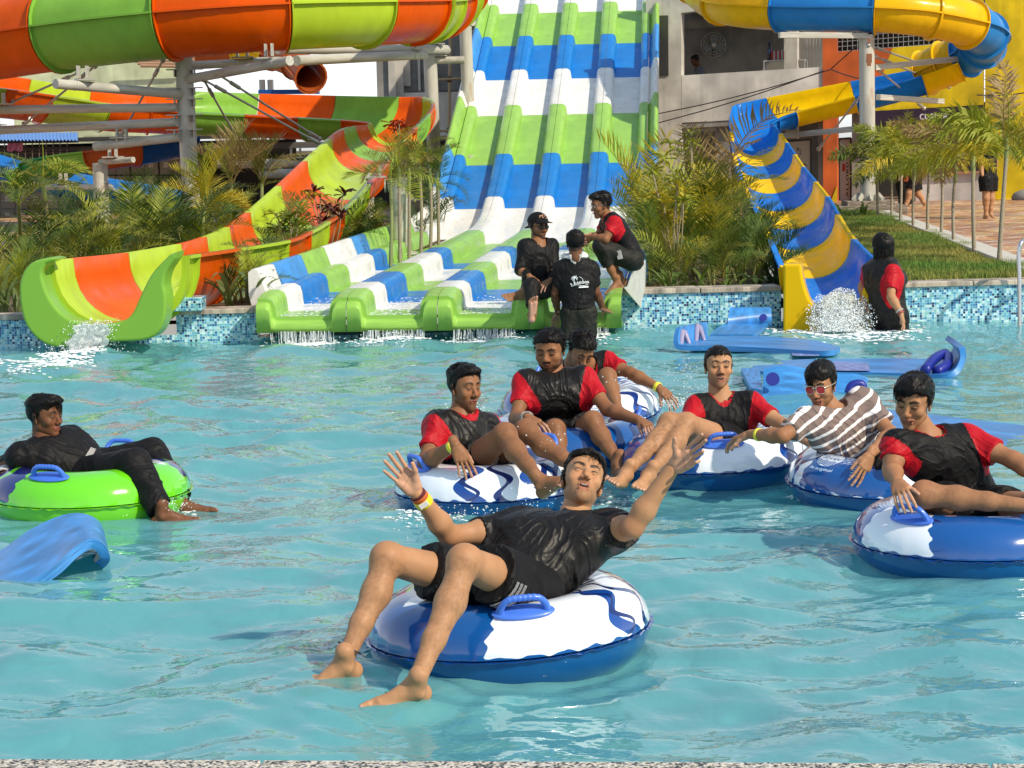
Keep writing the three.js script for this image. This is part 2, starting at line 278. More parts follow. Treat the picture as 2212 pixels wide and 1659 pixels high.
// beds, lawn, paving
const bedY = 0.3;
const strip = (pts, y, s = 1) => { const sh = new THREE.Shape(pts.map((p) => new THREE.Vector2(p.x, -p.z))); const g = new THREE.ShapeGeometry(sh); g.rotateX(-Math.PI / 2); g.translate(0, y, 0); return planar(g, X, Z, s); };
const GY = 0.40;
const kerbA = G(1905, 464, GY), kerbB = G(2212, 584, GY), kerbC = (() => { const o = onWall(0).addScaledVector(wallIn, -0.3), d = kerbB.clone().sub(kerbA), t = o.clone().sub(kerbA).dot(wallIn) / d.dot(wallIn); return kerbA.clone().addScaledVector(d, t); })();
{
  const mPave = (() => {
    const pal = [[0.66, 0.36, 0.26], [0.76, 0.62, 0.34], [0.72, 0.52, 0.40], [0.80, 0.72, 0.62], [0.66, 0.46, 0.38]], n = pf(7, 6, 4);
    const t = texture(512, 512, (u, v, i, j) => { const row = j >> 4, x = i + (row % 2) * 16, col = x >> 5, a = x % 32, b = j % 16; if (a < 2 || b < 2) return [0.42, 0.36, 0.3]; const zone = n(u, v); const c = pal[Math.min(4, (hash3(col & 15, row, 3) * 3 + (zone > 0.05 ? 1 : 0) + (zone < -0.15 ? 2 : 0)) | 0)], k = 0.85 + 0.3 * hash3(col & 15, row, 8) + 0.25 * n(v, u); return c.map((q) => q * k); });
    return std('#ffffff', 0.55, { map: tile(t, 1 / 3.2), bumpMap: tile(t, 1 / 3.2), bumpScale: 0.008 });
  })();
  struct('paved_deck', strip([kerbA, kerbC, onWall(15.5).addScaledVector(wallIn, -0.4), V(22, 0, -22), V(22, 0, -75), V(-22, 0, -75), V(-22, 0, -29), V(-6, 0, -29), V(-5, 0, -37), V(3.4, 0, -37), kerbA.clone().add(V(-3.5, 0, -2))], GY), mPave);
  const yrr = rimY[1].map((p) => P(...p).add(V(0.08, 0, 0)));
  const lawnPts = [onWall(3.62).addScaledVector(wallIn, -0.25), kerbC, kerbA, V(5.7, 0, -38), ...yrr.slice().reverse()];
  const ln = pf(17, 6, 5), ln2 = pf(27, 50, 3);
  const lt = texture(512, 512, (u, v) => { const k = 0.5 + 0.7 * ln(u, v), d = 0.8 + 0.5 * ln2(u, v); return [lerp(0.30, 0.60, k) * d, lerp(0.40, 0.52, k) * d, lerp(0.10, 0.20, k) * d]; });
  struct('lawn', strip(lawnPts, GY + 0.012), std('#ffffff', 0.95, { map: tile(lt, 1 / 4), bumpMap: tile(lt, 1), bumpScale: 0.05 }));
  const gl = rimG[0].map((p) => P(...p)), gr = rimG[1].map((p) => P(...p)), yl = rimY[0].map((p) => P(...p)), yr = rimY[1].map((p) => P(...p));
  struct('planting_bed', strip([onWall(-9).addScaledVector(wallIn, -0.25), onWall(-4.3).addScaledVector(wallIn, -0.25), ...gl, ...gr.slice().reverse(), onWall(-3.2).addScaledVector(wallIn, -0.25), onWall(-2.5).addScaledVector(wallIn, -0.25), V(-0.7, 0, -36.5), V(-9, 0, -30.9)], bedY), mGround);
  struct('planting_bed', strip([onWall(1.1).addScaledVector(wallIn, -0.25), onWall(2.62).addScaledVector(wallIn, -0.25), ...yl, yr[3].clone().add(V(0.1, 0, 0)), V(5.6, 0, -38), V(3.1, 0, -38)], bedY + 0.02), mGround);
  // kerb between lawn and paving, laid in lengths
  const t = thing('lawn_kerb', 'pale concrete kerb between the lawn and the red paving', 'kerb', kerbA); meta(t, null, null, null, 'structure');
  const n = 16, mK = std([0.55, 0.52, 0.47], 0.8);
  for (let i = 0; i < n; i++) part('kerb_stone', bar(kerbA.clone().lerp(kerbC, i / n).setY(GY + 0.03), kerbA.clone().lerp(kerbC, (i + 0.985) / n).setY(GY + 0.03), 0.3, 0.1, 0.012), mK, t);
  // grass blades over the lawn
  reseed(5);
  const blade = (() => { const gs = []; for (let i = 0; i < 7; i++) { const a = rr(0, 6.28), l = rr(0.05, 0.1), b = rr(0.01, 0.05), ox = rr(-0.03, 0.03), oz = rr(-0.03, 0.03), c = Math.cos(a), s = Math.sin(a); gs.push(sheet([[V(ox - s * 0.004, 0, oz + c * 0.004), V(ox + s * 0.004, 0, oz - c * 0.004)], [V(ox + c * b * 0.4 - s * 0.003, l * 0.6, oz + s * b * 0.4 + c * 0.003), V(ox + c * b * 0.4 + s * 0.003, l * 0.6, oz + s * b * 0.4 - c * 0.003)], [V(ox + c * b, l, oz + s * b), V(ox + c * b + 0.001, l, oz + s * b)]])); } return mg(gs); })();
  const poly = lawnPts.map((p) => [p.x, p.z]), inside = (x, z) => { let r = false; for (let i = 0, j = poly.length - 1; i < poly.length; j = i++) { const [a, b] = poly[i], [c, d] = poly[j]; if ((b > z) !== (d > z) && x < (c - a) * (z - b) / (d - b) + a) r = !r; } return r; };
  const mats = [], cols = []; const xs = poly.map((p) => p[0]), zs = poly.map((p) => p[1]);
  for (let k = 0; mats.length < 26000 && k < 90000; k++) {
    const x = rr(Math.min(...xs), Math.max(...xs)), z = rr(Math.min(...zs), Math.max(...zs)); if (!inside(x, z)) continue;
    const n = noise3(x * 0.7, z * 0.45, 3) + 0.5 * noise3(x * 3, z * 2, 8); if (rnd() > 0.75 + 0.4 * n) continue;
    const s = rr(0.5, 1.0) * (1 + 0.35 * n);
    mats.push(new THREE.Matrix4().makeRotationY(rr(0, 6.28)).scale(V(s, s, s)).setPosition(x, GY + 0.01, z)); const k2 = clamp(0.5 + 0.6 * n + rr(-0.3, 0.3), 0, 1);
    cols.push(rgb(lerp(0.36, 0.10, k2), lerp(0.31, 0.22, k2), lerp(0.075, 0.025, k2)));
  }
  const im = new THREE.InstancedMesh(blade, std([1, 1, 1], 0.8), mats.length); mats.forEach((m, i) => { im.setMatrixAt(i, m); im.setColorAt(i, cols[i]); });
  im.name = 'lawn_grass'; scene.add(im); meta(im, 'sunlit short grass growing on the lawn behind the far pool wall', 'grass', null, 'stuff');
}
// ---------- slide materials ----------
const gloss = (c, o = {}) => {
  const n = pf(131, 10, 4);
  gloss.rough ??= texture(256, 256, (u, v) => [0.0, 0.62 + 0.5 * n(u, v), 0], { srgb: false });
  gloss.tint ??= texture(256, 256, (u, v) => { const k = 0.96 + 0.07 * n(v, u); return [k, k, k]; });
  return std(c, 0.5, { roughnessMap: gloss.rough, map: gloss.tint, clearcoat: 0.06, clearcoatRoughness: 0.12, specularIntensity: 0.2, ...o });
};
const S = {
  orange: gloss([0.72, 0.095, 0.002]), lime: gloss([0.42, 0.58, 0.035]), green: gloss([0.22, 0.46, 0.06]), white: gloss([0.80, 0.80, 0.77]), blue: gloss([0.012, 0.20, 0.60]),
  lightblue: gloss([0.06, 0.30, 0.72]), yellow: gloss([0.85, 0.53, 0.006]), steelblue: gloss([0.03, 0.20, 0.56]), deepgreen: gloss([0.03, 0.30, 0.09]), rust: gloss([0.42, 0.09, 0.02]), navy: gloss([0.01, 0.08, 0.32]),
};
const mPipe = (() => { const n = pf(171, 6, 5); const t = texture(256, 256, (u, v) => { const k = 0.86 + 0.16 * n(u, v), s = n(v * 1, u) > 0.42 ? 0.12 : 0; return [k, k - s * 0.6, k - 0.03 - s]; }); return std([0.66, 0.645, 0.61], 0.45, { map: t }); })();
const mSteel = std([0.6, 0.6, 0.6], 0.25, { metalness: 0.9 }), mDark = std([0.03, 0.03, 0.035], 0.6), mGalv = std([0.42, 0.42, 0.41], 0.4, { metalness: 0.5 });
const catmull = (arr, t) => { const n = arr.length - 1, i = clamp(Math.floor(t), 0, n - 1), f = t - i, p = (k) => arr[clamp(k, 0, n)], a = p(i - 1), b = p(i), c = p(i + 1), d = p(i + 2), w = (x, y, z, q) => 0.5 * (2 * y + (z - x) * f + (2 * x - 5 * y + 4 * z - q) * f * f + (3 * y - x - 3 * z + q) * f * f * f); return V(w(a.x, b.x, c.x, d.x), w(a.y, b.y, c.y, d.y), w(a.z, b.z, c.z, d.z)); };
// an open flume lofted between its two rims: sections[k] covers station k to k + 1
function flume(root, Ls, Rs, sags, mats, { lip = 0.07, wall = 0.03, sub = 5, m = 15, power = 0.8, flangeEvery = true } = {}) {
  const row = (t) => {
    const L = catmull(Ls, t), R = catmull(Rs, t), i = clamp(Math.floor(t), 0, sags.length - 2), sag = lerp(sags[i], sags[i + 1], t - i), mid = L.clone().add(R).multiplyScalar(0.5);
    const e = 0.05, A = catmull(Ls, Math.max(0, t - e)).add(catmull(Rs, Math.max(0, t - e))), B = catmull(Ls, Math.min(Ls.length - 1, t + e)).add(catmull(Rs, Math.min(Ls.length - 1, t + e)));
    const T = B.sub(A).normalize(), across = L.clone().sub(R), dn = T.clone().cross(across).normalize(); if (dn.y > 0) dn.negate();
    const out = across.clone().normalize(), r = [L.clone().addScaledVector(out, lip)];
    for (let j = 0; j <= m; j++) { const a = j / m * Math.PI, s = Math.pow(Math.sin(a), power); r.push(mid.clone().addScaledVector(across, Math.cos(a) / 2).addScaledVector(dn, sag * s)); }
    r.push(R.clone().addScaledVector(out, -lip));
    return { r, dn };
  };
  mats.forEach((mt, k) => {
    if (!mt) return;
    const rows = []; for (let i = 0; i <= sub; i++) rows.push(row(k + lerp(0.006, 0.994, i / sub)).r);
    let g = shell(rows, wall); // make sure the shell grows outward (down)
    const c = g.attributes.position, half = rows.length * rows[0].length, mid = Math.floor(rows[0].length / 2);
    if (c.getY(half + mid) > c.getY(mid)) g = shell(rows, -wall);
    const bits = [g];
    if (flangeEvery) for (const t of [k + 0.012, k + 0.988]) { // the bolted collar round the underside
      const a = row(t).r.slice(1, -1), mm = a[0].clone().add(a[a.length - 1]).multiplyScalar(0.5), o = a.map((p) => { const d = p.clone().sub(mm); return p.clone().addScaledVector(d.normalize(), 0.075); });
      bits.push(shell([a, o], 0.015));
    }
    part('slide_section', mg(bits), mt, root);
  });
}
// round tube through centres; mats per section; arc from a0 to a1 (0 = toward -side, going under)
function pipeSlide(root, pts, r, mats, { a0 = 0, a1 = 2 * Math.PI, sub = 6, m = 28, seam = true } = {}) {
  const row = (t, rad) => {
    const c = catmull(pts, t), T = catmull(pts, Math.min(pts.length - 1, t + 0.03)).sub(catmull(pts, Math.max(0, t - 0.03))).normalize(), side = T.clone().cross(Y).normalize(), up = side.clone().cross(T);
    const o = []; for (let j = 0; j <= m; j++) { const a = lerp(a0, a1, j / m); o.push(c.clone().addScaledVector(side, Math.cos(a) * rad).addScaledVector(up, -Math.sin(a) * rad)); }
    return o;
  };
  const ridge = (t, ang, r0, r1) => { const c = catmull(pts, t), T = catmull(pts, Math.min(pts.length - 1, t + 0.03)).sub(catmull(pts, Math.max(0, t - 0.03))).normalize(), side = T.clone().cross(Y).normalize(), up = side.clone().cross(T); return [r0, r1].map((q) => c.clone().addScaledVector(side, Math.cos(ang) * q).addScaledVector(up, -Math.sin(ang) * q)); };
  mats.forEach((mt, k) => {
    if (!mt) return;
    const rows = []; for (let i = 0; i <= sub; i++) rows.push(row(k + lerp(0.005, 0.995, i / sub), r));
    const bits = [sheet(rows), sheet(rows.map((w, i) => row(k + lerp(0.005, 0.995, i / sub), r - 0.02)))];
    for (const t of [k + 0.01, k + 0.99]) bits.push(shell([row(t, r), row(t, r + 0.055)], 0.018));
    if (seam) for (const ang of [0, Math.PI]) { const rw = []; for (let i = 0; i <= sub; i++) rw.push(ridge(k + lerp(0.006, 0.994, i / sub), ang, r, r + 0.06)); bits.push(shell(rw, 0.03)); }
    part('slide_section', mg(bits), mt, root);
  });
}
const PP = (a) => a.map((p) => P(...p));
// the boxy U-shaped end frame of a slide: outer and inner outlines in the frame's own plane, extruded
function mouthFrame(root, mat, C, ax, depthDir, outer, inner, thick) {
  const s = new THREE.Shape(); outer.forEach(([x, y], i) => i ? s.lineTo(x, y) : s.moveTo(x, y));
  const pts = inner.slice().reverse(); pts.forEach(([x, y]) => s.lineTo(x, y)); s.closePath();
  const g = new THREE.ExtrudeGeometry(s, { depth: thick, bevelEnabled: true, bevelThickness: 0.03, bevelSize: 0.025, bevelSegments: 3, curveSegments: 8 });
  const m = new THREE.Matrix4().makeBasis(ax, Y, depthDir.clone().negate()); m.setPosition(C.clone().addScaledVector(depthDir, thick)); g.applyMatrix4(m); g.deleteAttribute('uv'); g.setAttribute('uv', new THREE.BufferAttribute(new Float32Array(g.attributes.position.count * 2), 2));
  return part('mouth_frame', g, mat, root);
}
const spl = (pts, n = 40) => { const c = new THREE.SplineCurve(pts.map((p) => new THREE.Vector2(...p))); return c.getPoints(n).map((p) => [p.x, p.y]); };

// ---------- orange and green flume on the left ----------
{
  const t = thing('orange_green_flume', 'open orange and lime green flume winding down to a wide green mouth over the pool', 'water slide', P(300, 640, 21).setY(0.2));
  const L = PP([[116, 566, 19.85], [158, 558, 20.3], [278, 546, 21.9], [392, 527, 23.4], [447, 511.5, 24.9], [496, 490, 26.4], [541.5, 459, 28], [608, 401, 30], [664.5, 348, 32.3], [717, 300, 34.8], [743, 280, 36], [768, 271.5, 37], [793, 269, 37.8], [800, 264, 38.4], [740, 258, 38.6], [647, 253, 38.6], [530, 246.5, 38.4], [418, 241, 38], [330, 233, 37.4], [242, 224, 36.6], [118, 205, 35], [14, 191, 33.6], [-90, 180, 32]]);
  const R = PP([[392, 553, 19.7], [416, 549, 20.2], [503, 537, 21.9], [612, 519, 23.4], [660, 500, 24.9], [700, 478, 26.4], [734, 454, 28], [789, 397, 30], [832, 346.5, 32.3], [866, 301, 34.8], [893, 275, 36.3], [922, 246, 37.6], [932, 224, 39], [912, 212, 40.2], [862, 211, 40.6], [725, 208.5, 40.4], [560, 204, 40.2], [418, 199, 39.8], [320, 197, 39.3], [198, 193, 38.6], [68, 172, 37], [-30, 158, 35.4], [-120, 140, 33.6]]);
  const sg = L.map((_, i) => (i < 2 ? 0.62 : i < 9 ? 0.60 : 0.56));
  const o = S.orange, l = S.lime, g = S.green;
  flume(t, L, R, sg, [l, o, l, o, l, o, l, o, l, o, g, o, l, o, g, o, g, o, o, l, o, l], { lip: 0.085 });
  // mouth: frame round the end, facing the pool
  const a = L[0].clone(), b = R[0].clone(), ax = b.clone().sub(a).setY(0).normalize(), dd = V(-ax.z, 0, ax.x); if (dd.z > 0) dd.negate();
  const w = b.clone().sub(a).length(), C = a.clone().setY((a.y + b.y) / 2).addScaledVector(dd, -0.24), h = C.y;
  const k = w / 1.19, sc = (q) => spl(q.map(([x, y]) => [x * k, y]), 60);
  const outer = sc([[0.10, 0.02], [-0.09, -0.02], [-0.19, -0.13], [-0.22, -0.3], [-0.18, -0.56], [-0.03, -0.73], [0.19, -0.77], [0.53, -0.725], [0.92, -0.70], [1.05, -0.56], [1.08, -0.345], [1.065, -0.22], [1.10, -0.09], [1.2, 0.05]]);
  const inner = sc([[0.0, 0.0], [-0.05, -0.12], [0.01, -0.34], [0.15, -0.52], [0.36, -0.60], [0.66, -0.59], [0.80, -0.51], [0.91, -0.30], [1.01, -0.13], [1.17, 0.03]]);
  mouthFrame(t, S.green, C, ax, dd, outer, inner, 0.22);
  // side rims that curl over the frame ends
  // supports under the run, mostly behind the plants
  for (const k of [6.5, 9]) { const p = catmull(L, k).add(catmull(R, k)).multiplyScalar(0.5).add(V(0, -0.72, 0)); part('support_post', cyl(p, V(p.x, bedY, p.z), 0.1, 0.1, 14), mPipe, t); }
}
{ // tile block beside the mouth
  const p = G(403, 672, 0.335), g = new RoundedBoxGeometry(0.3, 0.13, 0.3, 2, 0.01); g.translate(p.x, 0.40, p.z - 0.12); planar(g, V(1, 0, 0.4), Y);
  single('tiled_block', g, mMosaic, 'small mosaic tiled block on the coping beside the green slide mouth', 'block');
}
{ // the big tube across the top left: closed, then open where it curls away
  const t = thing('orange_green_tube_slide', 'large orange and green tube slide crossing overhead at top left', 'water slide', P(500, 60, 31));
  const pts = PP([[-260, 118, 34.5], [-130, 103, 33.6], [128, 62, 32.2], [372, 33, 31.3], [608, 15, 31.2], [785, 9, 32.2], [893, 6, 33.6], [921, 4, 34.6], [945, -3, 35.5], [962, -14, 36.4], [978, -34, 37.4], [992, -62, 38.6], [1003, -95, 40]]);
  const o = S.orange, g = S.green, l = S.lime;
  pipeSlide(t, pts.slice(0, 7), 0.63, [g, o, g, o, l, o], {});
  const p2 = pts.slice(6); pipeSlide(t, p2, 0.63, [l, o, l, o, g, o], { a0: -0.06, a1: Math.PI + 0.06, m: 18 });
}
// white pipe frame that carries the tube: post, arms, tie rods
const rodM = mGalv;
function frame(name, label, base, posts, arms, rods, grp) {
  const t = thing(name, label, 'support frame', base, grp);
  posts.forEach(([a, b, r]) => { part('post', mg([cyl(a, b, r, r, 20), cyl(b.clone().add(V(0, -0.01, 0)), b.clone().add(V(0, 0.02, 0)), r * 1.9, r * 1.9, 20)]), mPipe, t); });
  arms.forEach(([a, b, r]) => { const d = b.clone().sub(a).normalize(); part('arm', mg([cyl(a, b, r, r, 18), cyl(b.clone().addScaledVector(d, -0.36), b.clone().addScaledVector(d, -0.34), r * 1.06, r * 1.06, 18), cyl(b.clone().addScaledVector(d, -0.62), b.clone().addScaledVector(d, -0.6), r * 1.06, r * 1.06, 18), box(0.34, 0.02, 0.22, b.x - d.x * 0.5, b.y + r + 0.02 - d.y * 0.5, b.z - d.z * 0.5), box(0.03, 0.18, 0.16, b.x - d.x * 0.42, b.y + r + 0.1, b.z - d.z * 0.42), box(0.03, 0.18, 0.16, b.x - d.x * 0.58, b.y + r + 0.1, b.z - d.z * 0.58)]), mPipe, t); });
  rods.forEach(([a, b, r = 0.018]) => { const q = a.clone().lerp(b, 0.12), q2 = a.clone().lerp(b, 0.2), e = a.clone().lerp(b, 0.9), e2 = a.clone().lerp(b, 0.97); part('tie_rod', mg([cyl(a, b, r, r, 8), cyl(q, q2, r * 1.8, r * 1.8, 8), cyl(e, e2, r * 1.9, r * 1.9, 8), ball(a, r * 2.4), ball(b, r * 2.4)]), rodM, t); });
  return t;
}
{
  const D = 32.4, top = P(396, 120, D), bot = V(top.x + 0.05, 0.35, top.z);
  const t = frame('tube_support_frame', 'white steel post with pipe arms and tie rods carrying the orange and green tube', bot, [[top, bot, 0.135]], [
    [P(394, 204, D), P(120, 181, 30.6), 0.072], [P(384, 232, D), P(-60, 238, 33.6), 0.068], [P(384, 264, D), P(-60, 284, 34.6), 0.068], [P(388, 296, D), P(205, 317, 33.0), 0.07],
    [P(402, 172, D), P(626, 131, 30.4), 0.072], [P(408, 142, D), P(590, 132, 33), 0.062],
  ], [[P(168, 158, 32), P(14, 226, 34)], [P(205, 143, 32), P(52, 268, 35)], [P(352, 130, 32), P(262, 292, 33.4)], [P(432, 168, D), P(694, 312, 34.6)], [P(470, 160, D), P(690, 300, 35.4)], [P(440, 172, D), P(530, 330, 37)]]);
  // gusset plates on the post
  for (const v of [150, 190, 214, 248, 280]) { const p = P(399, v, D); for (const s of [-1, 1]) { const gs = [], q = p.clone().add(V(s * 0.15, 0, 0.03)); gs.push(box(0.2, 0.016, 0.16, q.x + s * 0.02, q.y, q.z), box(0.016, 0.1, 0.12, q.x, q.y - 0.06, q.z)); part('gusset_plate', mg(gs), mPipe, t); } }
  // lower left post and arm for the far flumes
  const a = P(216, 352, 36.5), b = V(a.x, 0.4, a.z);
  frame('short_flume_post', 'short white post with a side arm under the green and rust flume', b, [[a, b, 0.13]], [[P(216, 350, 36.5), P(288, 345, 36), 0.05], [P(216, 404, 36.5), P(100, 404, 37.5), 0.05]], [[P(226, 395, 36.5), P(300, 452, 37), 0.03]]);
  // structure between the tube and the racer
  const c1 = P(929, 122, 41), c2 = P(1005, 48, 41);
  frame('scaffold_tower', 'grey pipe frame of two posts and crossbars in front of the concrete building', V(c2.x, 0.4, c2.z), [[c1, V(c1.x + 0.05, 0.4, c1.z), 0.13], [c2, V(c2.x + 0.05, 0.4, c2.z), 0.12]], [[P(960, 47, 41), P(1022, 46, 40.6), 0.09], [P(929, 131, 41), P(1003, 129, 41), 0.07], [P(640, 131, 35), P(917, 118, 40), 0.085], [P(600, 106, 35), P(966, 107, 41), 0.085], [P(880, 348, 40), P(1020, 344, 39), 0.075], [P(470, 354, 38), P(700, 352, 38), 0.08], [P(560, 376, 37), P(640, 374, 37), 0.08]], []);
  const c3 = P(860, 395, 30), e3 = V(c3.x, bedY, c3.z);
  frame('stub_post', 'short white pipe post with a round stub between the young palms', e3, [[c3, e3, 0.13]], [[P(838, 400, 30), P(886, 399, 30), 0.1]], []);
}
// ---------- four-lane racer ----------
const RO = P(947.7, 0, 20.04), rA = V(0.0785, 0, -0.9969), rE = V(0.9969, 0, 0.0785), LANE = 0.862;
RO.copy(atY(947.7, 20.04, 0.24));
const rProf = [[0, 0.235], [6, 0.24], [13, 0.25], [14.3, 0.285], [15.6, 0.44], [17.6, 0.96], [19.6, 1.66], [21.8, 2.47], [24.2, 3.40], [27, 4.52], [30, 5.78], [34, 7.5]];
const rH = (s) => { let i = 0; while (i < rProf.length - 2 && s > rProf[i + 1][0]) i++; const g = (k) => rProf[clamp(k, 0, rProf.length - 1)], [x0, y0] = g(i), [x1, y1] = g(i + 1), m0 = (g(i + 1)[1] - g(i - 1)[1]) / (g(i + 1)[0] - g(i - 1)[0]), m1 = (g(i + 2)[1] - y0) / (g(i + 2)[0] - x0), h = x1 - x0, t = (s - x0) / h; return (2 * t ** 3 - 3 * t * t + 1) * y0 + (t ** 3 - 2 * t * t + t) * h * m0 + (-2 * t ** 3 + 3 * t * t) * y1 + (t ** 3 - t * t) * h * m1; };
const rP = (s, w, h) => { const e = 0.05, sl = Math.atan2(rH(s + e) - rH(Math.max(0, s - e)), s < e ? s + e : 2 * e); return RO.clone().setY(rH(s)).addScaledVector(rA, s).addScaledVector(rE, w).add(V(0, h * Math.cos(sl), 0)).addScaledVector(rA, -h * Math.sin(sl)); };
const stationFor = (w, v) => { let a = 0, b = 33; for (let i = 0; i < 40; i++) { const m = (a + b) / 2; proj(rP(m, w, 0))[1] > v ? a = m : b = m; } return (a + b) / 2; };
{
  const t = thing('racer_slide', 'four lane racing slide with white, green and blue bands running down into the pool', 'water slide', RO.clone().setY(0));
  const w1 = -1.5 * LANE, w4 = 1.5 * LANE, cuts = [0, 0.62, ...[663.6, 637.6, 615.7, 589.8, 577, 533.7].map((v) => stationFor(w1 - 0.15, v)), ...[450, 355, 248, 170.5, 96.7, 26.4].map((v) => stationFor(w4, v)), stationFor(w4, -14), stationFor(w4, -60), 31.5];
  const cols = ['green', 'white', 'blue', 'green', 'white', 'blue', 'green', 'white', 'blue', 'green', 'white', 'blue', 'green', 'white', 'blue', 'green'];
  const DH = 0.215, DW = 0.135;   // height and half width of a divider
  const lane = [];                // cross-section of one trough: half divider, floor, half divider
  const half = [[0, 1], [0.62, 1], [0.86, 0.93], [0.97, 0.72], [1.03, 0.35], [1.12, 0.08], [1.35, 0]];
  for (const [x, y] of half) lane.push([-LANE / 2 + 0.0035 + x * DW, y * DH]);
  for (let i = 1; i < 6; i++) lane.push([lerp(-LANE / 2 + 1.35 * DW, LANE / 2 - 1.35 * DW, i / 6), 0]);
  for (const [x, y] of half.slice().reverse()) lane.push([LANE / 2 - 0.0035 - x * DW, y * DH]);
  const mats = { green: [S.green, S.lime], white: [S.white, S.white], blue: [S.blue, S.lightblue] };
  const floorGreen = gloss([0.30, 0.55, 0.10]); mats.green = [floorGreen, floorGreen];
  const wet = S.lightblue;
  for (let k = 0; k < cols.length; k++) {
    const s0 = cuts[k], s1 = cuts[k + 1]; if (s1 - s0 < 0.05) continue;
    const n = clamp(Math.ceil((s1 - s0) / 0.35), 2, 12);
    for (let q = -1.5; q <= 1.5; q++) {
      const rows = []; for (let i = 0; i <= n; i++) { const s = lerp(s0 + 0.002, s1 - 0.002, i / n); rows.push(lane.map(([x, y]) => { const rise = k === 0 ? 0.04 * Math.sin(Math.min(1, (s - s0) / 0.5) * 1.57) : 0; return rP(s, q * LANE + x, y + (y > 0.05 ? rise - 0.04 + (k === 0 ? 0 : 0.04) : 0)); })); }
      const bits = [shell(rows, 0.035)];
      if (k === 0) { // rounded lip rolled over at the end of the lane
        const r0 = rows[0], rr_ = []; for (let a = 0; a <= 6; a++) { const th = a / 6 * Math.PI / 2; rr_.push(r0.map((p, j) => { const low = lane[j][1] < 0.05, top = p.y, bottom = 0.125; return p.clone().addScaledVector(rA, -(low ? 0.06 : 0.1) * Math.sin(th)).setY(lerp(top, top - Math.min(0.07, top - bottom), 1 - Math.cos(th))); })); }
        const last = rr_[6]; rr_.push(last.map((p) => p.clone().setY(0.125)), last.map((p) => p.clone().setY(0.125).addScaledVector(rA, 0.75)));
        bits.push(sheet(rr_));
      }
      part('lane_section', mg(bits), mats[cols[k]][0], t);
    }
    // tall outer walls on both flanks
    if (k >= 1 && s1 > 0.5) for (const sd of [-1, 1]) {
      const rows = [], W = [[0.0, DH * 1.0], [0.035, DH + 0.012], [0.075, DH + 0.13], [0.11, DH + 0.225], [0.16, DH + 0.235], [0.2, DH + 0.2], [0.2, DH - 0.02], [0.16, 0.02]];
      for (let i = 0; i <= n; i++) { const s = lerp(Math.max(0.42, s0) + 0.002, s1 - 0.002, i / n); rows.push(W.map(([x, y]) => rP(s, sd * (2 * LANE + x + 0.004), y))); }
      const bits = [sheet(rows)]; if (k === 1) { const r0 = rows[0], c = r0[0].clone().lerp(r0[7], 0.5); bits.push(sheet([[...r0, r0[0]], [...r0, r0[0]].map(() => c)])); }
      part('side_wall', mg(bits), cols[k] === 'blue' ? wet : mats[cols[k]][0], t);
    }
  }
  for (const s of [16.5, 19, 22, 25, 28, 31]) for (const w of [-1.7, 1.7]) { const p = rP(s, w, -0.1); part('support_post', cyl(p, V(p.x, 0.3, p.z), 0.1, 0.1, 10), mPipe, t); }
  // concrete sill under the runout
  const a = rP(0.55, -2 * LANE, 0).setY(0.06), b = rP(0.55, 2 * LANE, 0).setY(0.06);
  part('sill', quad(a.clone().setY(-0.5), b.clone().setY(-0.5), b.clone().setY(0.13), a.clone().setY(0.13)), std([0.05, 0.2, 0.22], 0.5), t);
}
